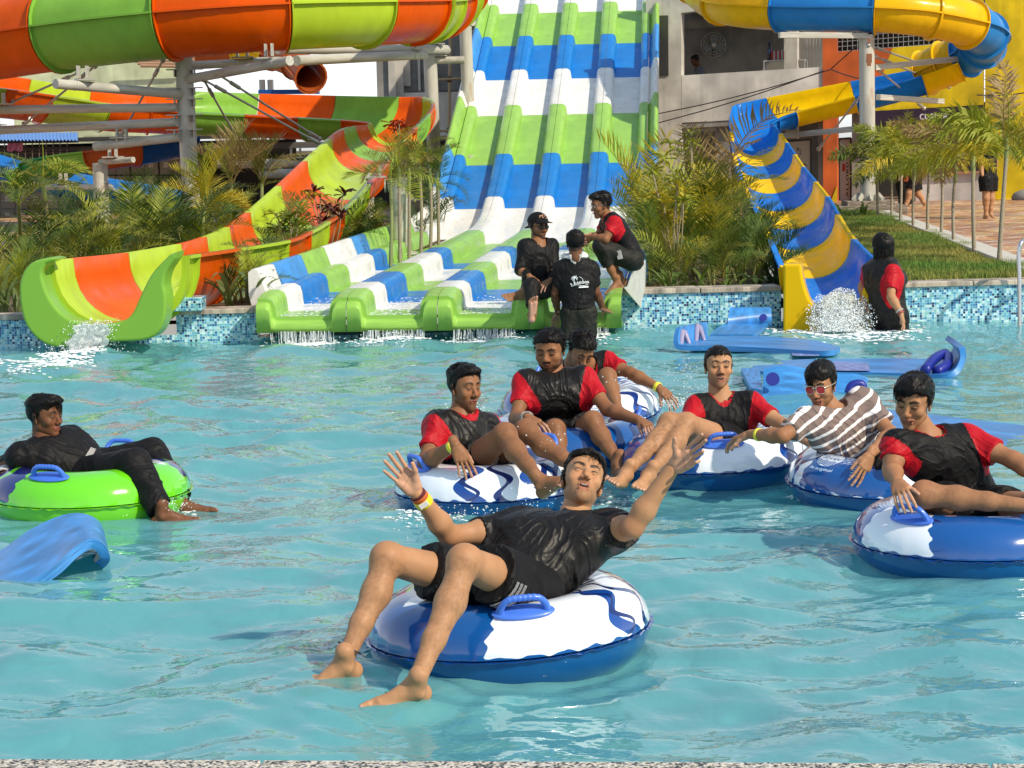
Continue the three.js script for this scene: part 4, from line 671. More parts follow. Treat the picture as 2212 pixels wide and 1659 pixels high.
// ---------- bodies: a signed distance field of tapered bones, meshed by surface nets ----------
const cap = (a, b, ra, rb = ra, o = {}) => ({ a, b, ra, rb, ba: b.clone().sub(a), l2: Math.max(1e-9, a.distanceToSquared(b)), k: 0.02, ...o });
const sph = (a, r, o) => cap(a, a.clone().add(V(0, 1e-5, 0)), r, r, o);
function dPrim(p, x, y, z) {
  let dx = x - p.a.x, dy = y - p.a.y, dz = z - p.a.z;
  if (p.sq) { const s = p.sq, n = p.n, q = (dx * n.x + dy * n.y + dz * n.z) * (s - 1); dx += n.x * q; dy += n.y * q; dz += n.z * q; }
  let bx = p.ba.x, by = p.ba.y, bz = p.ba.z, l2 = p.l2;
  if (p.sq) { const s = p.sq, n = p.n, q = (bx * n.x + by * n.y + bz * n.z) * (s - 1); bx += n.x * q; by += n.y * q; bz += n.z * q; l2 = bx * bx + by * by + bz * bz + 1e-9; }
  let t = (dx * bx + dy * by + dz * bz) / l2; t = t < 0 ? 0 : t > 1 ? 1 : t;
  dx -= bx * t; dy -= by * t; dz -= bz * t;
  let d = Math.sqrt(dx * dx + dy * dy + dz * dz) - (p.ra + (p.rb - p.ra) * t);
  if (p.sq > 1) d /= Math.sqrt(p.sq);
  if (p.cuts) for (const c of p.cuts) { const e = (x - c.p.x) * c.n.x + (y - c.p.y) * c.n.y + (z - c.p.z) * c.n.z; if (e > d) d = e; }
  return d;
}
function fieldOf(list, x, y, z) {
  let d = 1e3;
  for (let i = 0; i < list.length; i++) {
    const p = list[i], e = dPrim(p, x, y, z), k = p.k;
    if (p.minus) { const h = clamp(0.5 - 0.5 * (d + e) / k, 0, 1); d = lerp(d, -e, h) + k * h * (1 - h); } else { const h = k > 0 ? clamp(0.5 + 0.5 * (d - e) / k, 0, 1) : d > e ? 1 : 0; d = lerp(d, e, h) - (k > 0 ? k * h * (1 - h) : 0); }
  }
  return d;
}
// list of prims (unions first, then cuts), optional displacement f(x,y,z) and post(d,x,y,z); color(x,y,z,n)->[r,g,b]
function meshField(list, cell, { disp, post, color, pad = 0.03, keep } = {}) {
  const lo = V(1e9, 1e9, 1e9), hi = V(-1e9, -1e9, -1e9);
  for (const p of list) if (!p.minus) { const r = Math.max(p.ra, p.rb) * (p.sq && p.sq < 1 ? 1 / p.sq : 1) + pad; for (const q of [p.a, p.b]) { lo.min(q.clone().addScalar(-r)); hi.max(q.clone().addScalar(r)); } }
  const B = 4, nx = Math.ceil((hi.x - lo.x) / cell / B) * B + 1, ny = Math.ceil((hi.y - lo.y) / cell / B) * B + 1, nz = Math.ceil((hi.z - lo.z) / cell / B) * B + 1;
  const val = new Float32Array(nx * ny * nz).fill(1), half = B * cell * 0.5, rho = half * 1.7321, rad = rho + (disp ? 0.02 : 0.002) + (post ? 0.02 : 0);
  const full = (l, x, y, z) => { let d = fieldOf(l, x, y, z); if (disp && Math.abs(d) < 0.06) d += disp(x, y, z); if (post) d = post(d, x, y, z); return d; };
  for (let bz = 0; bz < nz - 1; bz += B) for (let by = 0; by < ny - 1; by += B) for (let bx = 0; bx < nx - 1; bx += B) {
    const cx = lo.x + bx * cell + half, cy = lo.y + by * cell + half, cz = lo.z + bz * cell + half;
    const dc = fieldOf(list, cx, cy, cz); if (dc > rad * 1.1 + (post ? 0.06 : 0)) continue;
    const near = list.filter((p) => p.minus || dPrim(p, cx, cy, cz) < Math.max(dc, 0) + 2 * rho + p.k + (disp || post ? 0.03 : 0.003));
    const deep = dc < -rad * 1.3 - 0.01 && !post;
    for (let k = bz; k < (bz + B >= nz - 1 ? nz : bz + B); k++) for (let j = by; j < (by + B >= ny - 1 ? ny : by + B); j++) for (let i = bx; i < (bx + B >= nx - 1 ? nx : bx + B); i++) val[(k * ny + j) * nx + i] = deep ? -1 : full(near, lo.x + i * cell, lo.y + j * cell, lo.z + k * cell);
  }
  const vid = new Int32Array(nx * ny * nz).fill(-1), pos = [], idx = [], off = [0, 1, nx, nx + 1, nx * ny, nx * ny + 1, nx * ny + nx, nx * ny + nx + 1], E = [[0, 1], [2, 3], [4, 5], [6, 7], [0, 2], [1, 3], [4, 6], [5, 7], [0, 4], [1, 5], [2, 6], [3, 7]];
  for (let k = 0; k < nz - 1; k++) for (let j = 0; j < ny - 1; j++) for (let i = 0; i < nx - 1; i++) {
    const o = (k * ny + j) * nx + i; let m = 0; for (let q = 0; q < 8; q++) if (val[o + off[q]] < 0) m |= 1 << q;
    if (m === 0 || m === 255) continue;
    let x = 0, y = 0, z = 0, n = 0;
    for (const [a, b] of E) { const va = val[o + off[a]], vb = val[o + off[b]]; if ((va < 0) === (vb < 0)) continue; const t = va / (va - vb), f = (q, s) => (q >> s) & 1; x += lerp(f(a, 0), f(b, 0), t); y += lerp(f(a, 1), f(b, 1), t); z += lerp(f(a, 2), f(b, 2), t); n++; }
    vid[o] = pos.length / 3; pos.push(lo.x + (i + x / n) * cell, lo.y + (j + y / n) * cell, lo.z + (k + z / n) * cell);
  }
  const quadI = (a, b, c, d, flip) => { if (a < 0 || b < 0 || c < 0 || d < 0) return; flip ? idx.push(a, b, c, a, c, d) : idx.push(a, c, b, a, d, c); };
  for (let k = 1; k < nz - 1; k++) for (let j = 1; j < ny - 1; j++) for (let i = 1; i < nx - 1; i++) {
    const o = (k * ny + j) * nx + i, s = val[o] < 0;
    if (s !== val[o + 1] < 0) quadI(vid[o], vid[o - nx], vid[o - nx - nx * ny], vid[o - nx * ny], s);
    if (s !== val[o + nx] < 0) quadI(vid[o], vid[o - nx * ny], vid[o - 1 - nx * ny], vid[o - 1], s);
    if (s !== val[o + nx * ny] < 0) quadI(vid[o], vid[o - 1], vid[o - 1 - nx], vid[o - nx], s);
  }
  const n = pos.length / 3, nor = new Float32Array(n * 3), col = color ? new Float32Array(n * 3) : null, e = cell * 0.3;
  for (let v = 0; v < n; v++) {
    let x = pos[v * 3], y = pos[v * 3 + 1], z = pos[v * 3 + 2];
    const near = list.filter((p) => p.minus || dPrim(p, x, y, z) < cell * 2 + p.k + (disp || post ? 0.03 : 0.004)), F = (a, b, c) => full(near, a, b, c);
    const d = F(x, y, z); let gx = F(x + e, y, z) - d, gy = F(x, y + e, z) - d, gz = F(x, y, z + e) - d, gl = Math.hypot(gx, gy, gz) || 1;
    const st = clamp(d * e / gl, -cell * 0.7, cell * 0.7); x -= gx / gl * st; y -= gy / gl * st; z -= gz / gl * st;
    pos[v * 3] = x; pos[v * 3 + 1] = y; pos[v * 3 + 2] = z; nor[v * 3] = gx / gl; nor[v * 3 + 1] = gy / gl; nor[v * 3 + 2] = gz / gl;
    if (col) { const c = color(x, y, z); col[v * 3] = c[0]; col[v * 3 + 1] = c[1]; col[v * 3 + 2] = c[2]; }
  }
  const g = new THREE.BufferGeometry(); g.setAttribute('position', new THREE.Float32BufferAttribute(pos, 3)); g.setAttribute('normal', new THREE.BufferAttribute(nor, 3)); g.setAttribute('uv', new THREE.BufferAttribute(new Float32Array(n * 2), 2)); if (col) g.setAttribute('color', new THREE.BufferAttribute(col, 3)); g.setIndex(idx);
  return g;
}
// split a mesh into groups of triangles by a class given to their centres
function splitBy(g, cls) {
  const p = g.attributes.position, id = g.index.array, out = new Map();
  for (let t = 0; t < id.length; t += 3) { const c = V(0, 0, 0); for (let q = 0; q < 3; q++) c.add(V(p.getX(id[t + q]), p.getY(id[t + q]), p.getZ(id[t + q]))); c.multiplyScalar(1 / 3); const k = cls(c.x, c.y, c.z); if (!out.has(k)) out.set(k, []); out.get(k).push(id[t], id[t + 1], id[t + 2]); }
  const res = {};
  for (const [k, tri] of out) {
    const map = new Map(), h = new THREE.BufferGeometry(), names = Object.keys(g.attributes), arr = {}; names.forEach((n) => arr[n] = []); const ix = [];
    for (const v of tri) { if (!map.has(v)) { map.set(v, map.size); for (const n of names) { const A = g.attributes[n]; for (let q = 0; q < A.itemSize; q++) arr[n].push(A.array[v * A.itemSize + q]); } } ix.push(map.get(v)); }
    for (const n of names) h.setAttribute(n, new THREE.Float32BufferAttribute(arr[n], g.attributes[n].itemSize)); h.setIndex(ix); res[k] = h;
  }
  return res;
}
// ---------- people ----------
const skinMat = new THREE.MeshPhysicalMaterial({ color: 0xffffff, vertexColors: true, roughness: 0.55, clearcoat: 0.03, clearcoatRoughness: 0.3, specularIntensity: 0.38 });
const skinDry = skinMat;
const clothTex = (() => { const a = pf(301, 24, 4), b = pf(311, 6, 4); return texture(512, 512, (u, v) => [0.5 + 0.45 * a(u, v) + 0.5 * b(u, v)], { srgb: false }); })();
const foldTex = (() => { // creases: sharp ridges bent by slow noise, running mostly one way
  const a = pf(341, 3, 3), b = pf(351, 3, 3), r1 = pnoise(9, 61), r2 = pnoise(17, 67), r3 = pnoise(5, 71), fine = pf(361, 60, 2);
  return texture(512, 512, (u, v) => { const x = u + 0.10 * a(u, v), y = v + 0.10 * b(u, v), f = (q) => Math.pow(1 - Math.abs(q), 3), s = f(r1(x * 1, y * 1 + 0.3 * r3(u, v))) * 0.55 + f(r2(y, x)) * 0.22 + f(r3(x, y)) * 0.35; return [clamp(0.18 + 0.62 * s + 0.05 * fine(u, v), 0, 1)]; }, { srgb: false });
})();
const cloth = (c, rough = 0.6, o = {}) => new THREE.MeshPhysicalMaterial({ color: rgb(...c), roughness: rough, bumpMap: tile(foldTex, 2.3, 1.7), bumpScale: 0.012, specularIntensity: 0.35, side: THREE.DoubleSide, ...o });
const C_BLACK = cloth([0.008, 0.0075, 0.008], 0.6), C_WET = cloth([0.0095, 0.008, 0.007], 0.46, { specularIntensity: 0.55 }), C_RED = cloth([0.42, 0.006, 0.014], 0.55), C_DARK = cloth([0.013, 0.012, 0.012], 0.6), C_OLIVE = cloth([0.018, 0.019, 0.015], 0.6), C_WHITE = cloth([0.72, 0.70, 0.67], 0.7);
const hairMat = new THREE.MeshPhysicalMaterial({ color: rgb(0.007, 0.0055, 0.0045), roughness: 0.48, specularIntensity: 0.35, side: THREE.DoubleSide });
const SK = { tan: [0.43, 0.225, 0.115], mid: [0.35, 0.17, 0.085], brown: [0.26, 0.118, 0.056], dark: [0.15, 0.062, 0.030] };
const mixc = (a, b, t) => [lerp(a[0], b[0], t), lerp(a[1], b[1], t), lerp(a[2], b[2], t)];
const hairline = (z) => { const k = [[-0.12, -0.07], [-0.075, -0.062], [-0.03, -0.028], [-0.008, -0.012], [0.012, 0.012], [0.03, 0.048], [0.055, 0.066], [0.085, 0.078], [0.14, 0.085]]; for (let i = 1; i < k.length; i++) if (z < k[i][0]) return lerp(k[i - 1][1], k[i][1], clamp((z - k[i - 1][0]) / (k[i][0] - k[i - 1][0]), 0, 1)); return 0.085; };
const orient = (yaw, pitch, roll) => { const a = yaw * Math.PI / 180, p = pitch * Math.PI / 180, r = roll * Math.PI / 180, f = V(Math.sin(a) * Math.cos(p), Math.sin(p), Math.cos(a) * Math.cos(p)); const u0 = Y.clone().addScaledVector(f, -f.y).normalize(), s = u0.clone().cross(f); return { f, u: u0.multiplyScalar(Math.cos(r)).addScaledVector(s, Math.sin(r)) }; };

function headGeo(o) {
  const k = 0.018, L = [cap(V(0, 0.040, -0.030), V(0, 0.042, 0.012), 0.0765, 0.0745, { k }), cap(V(0, 0.0, 0.022), V(0, -0.05, 0.030), 0.066, 0.054 * (o.fat || 1), { k })];
  for (const s of [-1, 1]) L.push(cap(V(s * 0.046 * (o.fat || 1), -0.052, 0.004), V(0, -0.092, 0.058), 0.018, 0.019, { k }), sph(V(s * 0.042, -0.022, 0.056), 0.024, { k }));
  L.push(sph(V(0, -0.093, 0.061), 0.021, { k: 0.014 }), cap(V(-0.036, 0.025, 0.071), V(0.036, 0.025, 0.071), 0.0175, 0.0175, { k: 0.012 }));
  L.push(cap(V(0, -0.03, -0.02), V(0, -0.13, -0.03), 0.055, 0.055, { k: 0.02 }));
  for (const s of [-1, 1]) L.push(cap(V(s * 0.076, 0.014, -0.014), V(s * 0.073, -0.022, -0.004), 0.019, 0.013, { k: 0.004, n: V(1, 0, -0.5 * s).normalize(), sq: 2.4 }));
  for (const s of [-1, 1]) L.push(sph(V(s * 0.0325, 0.004, 0.102), 0.0195, { k: 0.012, minus: true }));
  L.push(cap(V(0, 0.014, 0.081), V(0, -0.022, 0.098), 0.0085, 0.0115 * (o.nose || 1), { k: 0.009 }), sph(V(0, -0.027, 0.102), 0.0118 * (o.nose || 1), { k: 0.006 }));
  for (const s of [-1, 1]) L.push(sph(V(s * 0.0125, -0.032, 0.093), 0.0088, { k: 0.006 }), sph(V(s * 0.0315, 0.003, 0.0755), 0.0128, { k: 0.004 }));
  const mo = o.mouth || 0, mw = o.smile ? 0.026 : 0.019, my = -0.0615;
  L.push(cap(V(-mw, my + 0.003 + (o.smile ? 0.004 : 0), 0.080), V(0, my + 0.0045 + mo * 0.4, 0.087), 0.005, 0.0066, { k: 0.005 }), cap(V(mw, my + 0.003 + (o.smile ? 0.004 : 0), 0.080), V(0, my + 0.0045 + mo * 0.4, 0.087), 0.005, 0.0066, { k: 0.005 }), cap(V(-mw * 0.8, my - 0.005 - mo * 0.7, 0.081), V(mw * 0.8, my - 0.005 - mo * 0.7, 0.081), 0.0062, 0.0062, { k: 0.005 }));
  for (const s of [-1, 1]) L.push(sph(V(s * 0.006, -0.0395, 0.101), 0.0042, { k: 0.003, minus: true }), sph(V(s * 0.088, 0.003, -0.002), 0.0115, { k: 0.005, minus: true }));
  if (mo > 0) L.push(cap(V(-mw * 0.72, my - mo * 0.15, 0.096), V(mw * 0.72, my - mo * 0.15, 0.096), 0.0045 + mo * 0.7, 0.0045 + mo * 0.7, { k: 0.003, minus: true }));
  if (mo > 0) L.push(cap(V(-mw * 0.5, my + 0.002 + mo * 0.35, 0.0765), V(mw * 0.5, my + 0.002 + mo * 0.35, 0.0765), 0.005, 0.005, { k: 0 }));
  const sk = o.skin, dark = [0.012, 0.009, 0.007], lip = mixc(sk, [0.30, 0.07, 0.06], 0.55);
  const col = (x, y, z) => {
    const ax = Math.abs(x), front = z > 0.045; let c = sk.slice(), n = 1 + 0.10 * noise3(x * 60, y * 60, z * 60) + 0.07 * noise3(x * 18, y * 18, z * 18);
    c = c.map((q) => q * n);
    if (front && ax < 0.05 && y < 0.0 && y > -0.05) c = mixc(c, [c[0] * 1.06, c[1] * 0.92, c[2] * 0.9], 0.6);
    if (y > hairline(z) - 0.006 && z < 0.075) c = mixc(c, dark, o.bald ? 0 : 0.85);
    // jaw stubble and beard
    const b = smooth(-0.045, -0.075, y) * smooth(-0.03, 0.01, z), ch = Math.max(b, smooth(0.05, 0.03, z) * smooth(-0.02, -0.05, y) * smooth(-0.035, -0.005, z));
    const inMouth = front && ax < mw + 0.006 && y < my + 0.012 + mo && y > my - 0.014 - mo;
    if (!inMouth) c = mixc(c, dark, clamp(ch * (o.beard || 0) * (0.8 + 0.25 * noise3(x * 130, y * 130, z * 130)), 0, 0.96));
    if (front && z > 0.06 && ax < 0.028 && y < -0.038 && y > my + 0.0075 + mo * 0.4) c = mixc(c, dark, (o.stache || 0) * smooth(0.03, 0.018, ax));
    if (front && ax < 0.007 && y < my - 0.012 - mo && y > -0.088) c = mixc(c, dark, (o.beard || 0) * 0.7);
    if (front && z > 0.066) {
      const yb = 0.0255 + (ax < 0.034 ? (ax - 0.012) * 0.34 : 0.0075 + (0.034 - ax) * 0.3) + (o.frown ? -0.003 : 0), ey = y - yb;
      if (ax > (o.mono ? 0 : 0.008) && ax < 0.052 && Math.abs(ey) < 0.0062 * (1 - 0.4 * smooth(0.03, 0.052, ax))) c = mixc(c, dark, 0.93 * (ax < 0.012 ? 0.6 : 1));
      const ex = ax - 0.0315, e2 = y - 0.003, op = o.eyes ?? 0.6;
      const lidT = 0.0044 * op + 0.0008, lid = Math.abs(ex) < 0.0145 ? lidT * Math.sqrt(1 - (ex / 0.0145) ** 2) : 0;
      if (Math.abs(ex) < 0.0145) {
        if (op > 0.15 && e2 < lid && e2 > -lid) { const ir = Math.hypot(ex + 0.001 * (o.look || 0) * (x > 0 ? 1 : -1), e2); c = ir < 0.0062 ? [0.015, 0.009, 0.006] : [0.32, 0.28, 0.25]; }
        if (Math.abs(e2 - lid) < 0.0022 || (op <= 0.15 && Math.abs(e2 + 0.002) < 0.0026)) c = mixc(c, dark, 0.85);
        else if (e2 > lid && e2 < 0.012) c = mixc(c, dark, 0.22);
      }
    }
    if (front && z > 0.07 && ax < mw + 0.004) {
      const t = y - my;
      if (mo > 0) { if (Math.abs(t + mo * 0.15) < 0.004 + mo * 0.75 && ax < mw * 0.85 && z < 0.0865) c = t > 0.0 + mo * 0.05 && z > 0.075 && ax < mw * 0.62 ? [0.50, 0.45, 0.39] : [0.045, 0.012, 0.012]; else if (t > -0.013 - mo && t < 0.011 + mo * 0.45) c = mixc(c, lip, 0.85); }
      else if (t > -0.0115 && t < 0.0095) { c = mixc(c, lip, 0.85); if (Math.abs(t - 0.0005) < 0.0016) c = [0.05, 0.015, 0.012]; }
    }
    return c;
  };
  return meshField(L, o.cell || 0.0045, { color: col });
}
function hairGeo(o) {
  const h = o.hair, L = [cap(V(0, 0.040, -0.030), V(0, 0.042, 0.012), 0.0765, 0.0745, { k: 0.02 })], top = (h.top ?? 0.02) * 0.55, side = (h.side ?? 0.006) * 0.45, sd = h.seed || 1;
  const post = (d, x, y, z) => {
    const up = smooth(0.045, 0.10, y), t = lerp(side, top, up) * (1 + 0.35 * noise3(x * 45 + sd, y * 45, z * 22) + 0.25 * noise3(x * 110, y * 60, z * 50 + sd)) + (h.front ? h.front * smooth(0.03, 0.09, z) * up : 0) + (h.back ? h.back * smooth(0, -0.07, z) : 0);
    const jag = 0.006 * noise3(x * 120 + sd, 3, z * 120), hl = hairline(z) - (h.fringe ? h.fringe * smooth(0.03, 0.07, z) * (0.6 + 0.4 * Math.sin(x * 60 + sd)) : 0) - (h.long ? h.long * smooth(0.03, -0.02, z) : 0);
    return Math.max(d - t, (hl - y + jag) * 0.8);
  };
  const g = meshField(L, 0.006, { post, pad: 0.1 });
  // locks: tapered strands lying on the cap, combed one way and breaking the outline
  reseed(900 + sd * 31); const bits = [g], N = (h.locks ?? 170) * (o.cell && o.cell > 0.0058 ? 0.8 : 2.6), len = h.len ?? 0.04, comb = V(...(h.comb || [0, 0.2, 1]));
  for (let i = 0, tries = 0; i < N && tries < N * 6; tries++) {
    const a = rr(0, 6.283), b = Math.acos(rr(-0.45, 1)), dir = V(Math.sin(b) * Math.cos(a), Math.cos(b), Math.sin(b) * Math.sin(a)), c0 = V(0, 0.04, clamp(dir.z * 0.02 - 0.01, -0.03, 0.012)), up = smooth(0.1, 0.65, dir.y), t = lerp(side, top, up), p0 = c0.clone().addScaledVector(dir, 0.072 + t * 0.55);
    if (p0.y < hairline(p0.z) - 0.002 - (up > 0.3 ? 0 : 0.004) * rnd()) continue; i++;
    const tang = comb.clone().add(V(rr(-1, 1), rr(-0.5, 0.5), rr(-1, 1)).multiplyScalar(h.mess ?? 0.5)); tang.addScaledVector(dir, -tang.dot(dir)).normalize();
    const l = len * rr(0.6, 1.2) * lerp(0.35, 1, up), lift = (h.lift ?? 0.5) * rr(0.5, 1.3), r = rr(0.0013, 0.0032);
    const p1 = p0.clone().addScaledVector(tang, l * 0.5).addScaledVector(dir, t * 0.3 + lift * 0.014), p2 = p0.clone().addScaledVector(tang, l).addScaledVector(dir, lift * 0.010 - l * l * 5).add(V(0, -(h.droop ?? 0.2) * l, 0)); if (h.curl) p2.addScaledVector(dir, h.curl * 0.012).addScaledVector(tang, -h.curl * 0.02);
    bits.push(tube([p0, p1, p2], (q) => r * (1 - q * 0.85), 5, 3, false, false));
  }
  return mg(bits);
}
function handGeo(sgn, o = {}) { // wrist at the origin, fingers along +y, palm faces +z, thumb on +x for a right hand
  const s = o.size || 1, sk = o.skin, curl = o.curl || [0.25, 0.35, 0.2], spread = o.spread ?? 0.12, L = [], pts = [];
  const F = [[0.027, 0.088, [0.042, 0.025, 0.02], 0.0083], [0.009, 0.092, [0.046, 0.029, 0.021], 0.0086], [-0.010, 0.088, [0.042, 0.027, 0.021], 0.0081], [-0.028, 0.079, [0.033, 0.021, 0.018], 0.0072]];
  L.push(cap(V(0, -0.04, 0), V(0, 0.01, 0), 0.025, 0.026, { k: 0.016, n: Z, sq: 1.35 }));
  F.forEach(([x, y], i) => L.push(cap(V(x * 0.45 * sgn, 0.012, 0), V(x * sgn, y - 0.012, i === 3 ? 0.004 : 0), 0.0155, 0.0125, { k: 0.012 })));
  L.push(cap(V(0.018 * sgn, 0.018, 0.006), V(0.032 * sgn, 0.045, 0.012), 0.016, 0.014, { k: 0.014 }), cap(V(-0.022 * sgn, 0.02, 0.005), V(-0.024 * sgn, 0.05, 0.006), 0.013, 0.012, { k: 0.012 }));
  F.forEach(([x, y, l, r], i) => {
    const sp = (1.2 - i) * spread + (o.fan ? o.fan[i] : 0); let p = V(x * sgn, y - 0.01, i === 3 ? 0.004 : 0), a = 0; const cm = o.each ? o.each[i] : 1;
    l.forEach((q, j) => { a += curl[j] * cm; const d = V(Math.sin(sp) * sgn * Math.cos(a), Math.cos(sp) * Math.cos(a), Math.sin(a)), e = p.clone().addScaledVector(d, j ? q : q + 0.01); L.push(cap(p, e, r * (1 - j * 0.08), r * (0.94 - j * 0.1), { k: j ? 0.003 : 0.004 })); p = e; });
    pts.push(p);
  });
  const th = o.thumb || [0.75, 0.25], tp = V(0.03 * sgn, 0.042, 0.012), d1 = V(Math.sin(th[0]) * sgn, Math.cos(th[0]), 0.25 + th[1]).normalize(), d2 = V(Math.sin(th[0] - 0.25) * sgn, Math.cos(th[0] - 0.25), 0.1 + th[1] * 1.4).normalize(), t1 = tp.clone().addScaledVector(d1, 0.036), t2 = t1.clone().addScaledVector(d2, 0.03);
  L.push(cap(tp, t1, 0.0125, 0.0102, { k: 0.008 }), cap(t1, t2, 0.0102, 0.0082, { k: 0.004 }));
  const pale = mixc(sk, [0.62, 0.36, 0.26], 0.55);
  const g = meshField(L, o.cell || 0.0038, { color: (x, y, z) => { const n = 1 + 0.08 * noise3(x * 120, y * 120, z * 120); let c = mixc(sk, pale, smooth(-0.002, 0.009, z) * 0.9); for (const p of pts) if (Math.hypot(x - p.x, y - p.y, z - p.z) < 0.011 && z < p.z) c = mixc(c, [0.6, 0.38, 0.3], 0.5); if (z > 0.003 && Math.abs(y - 0.055 - x * 0.3 * sgn) < 0.002) c = mixc(c, [0.2, 0.08, 0.05], 0.4); return c.map((q) => q * n); } });
  if (s !== 1) g.scale(s, s, s); return g;
}
function footGeo(sgn, o = {}) { // ankle at the origin, toes along +z, sole down; big toe on +x for a right foot
  const sk = o.skin, L = [cap(V(0, 0.05, -0.004), V(0, -0.02, -0.006), 0.034, 0.036, { k: 0.02 }), sph(V(0, -0.048, -0.040), 0.033, { k: 0.02 }), cap(V(0.004 * sgn, -0.012, 0.01), V(0.012 * sgn, -0.052, 0.115), 0.035, 0.018, { k: 0.025 }), cap(V(0, -0.058, -0.03), V(-0.016 * sgn, -0.060, 0.11), 0.027, 0.019, { k: 0.02 }), cap(V(0.02 * sgn, -0.056, 0.03), V(0.024 * sgn, -0.06, 0.122), 0.022, 0.02, { k: 0.02 }), sph(V(0.028 * sgn, -0.005, -0.004), 0.016, { k: 0.014 }), sph(V(-0.03 * sgn, -0.012, -0.006), 0.015, { k: 0.014 })];
  const T = [[0.029, 0.135, 0.042, 0.0135], [0.008, 0.137, 0.036, 0.0095], [-0.009, 0.132, 0.032, 0.009], [-0.024, 0.124, 0.028, 0.0085], [-0.037, 0.112, 0.024, 0.008]], tips = [];
  for (const [x, z, l, r] of T) { const a = V(x * 0.95 * sgn, -0.056, z - 0.02), b = V(x * sgn, -0.058, z + l * 0.5), c = V(x * 1.02 * sgn, -0.064, z + l); L.push(cap(a, b, r, r * 0.95, { k: 0.008 }), cap(b, c, r * 0.95, r * 0.9, { k: 0.003 })); tips.push(c.clone().add(V(0, r * 0.6, r * 0.5))); }
  return meshField(L, o.cell || 0.005, { color: (x, y, z) => { const n = 1 + 0.1 * noise3(x * 90, y * 90, z * 90); let c = mixc(sk, mixc(sk, [0.6, 0.33, 0.24], 0.7), smooth(-0.062, -0.078, y)); for (const p of tips) if (Math.hypot(x - p.x, y - p.y, z - p.z) < 0.007) c = mixc(c, [0.6, 0.4, 0.33], 0.6); return c.map((q) => q * n); } });
}
const frameM = (o, x, y, z) => new THREE.Matrix4().makeBasis(x, y, z).setPosition(o);
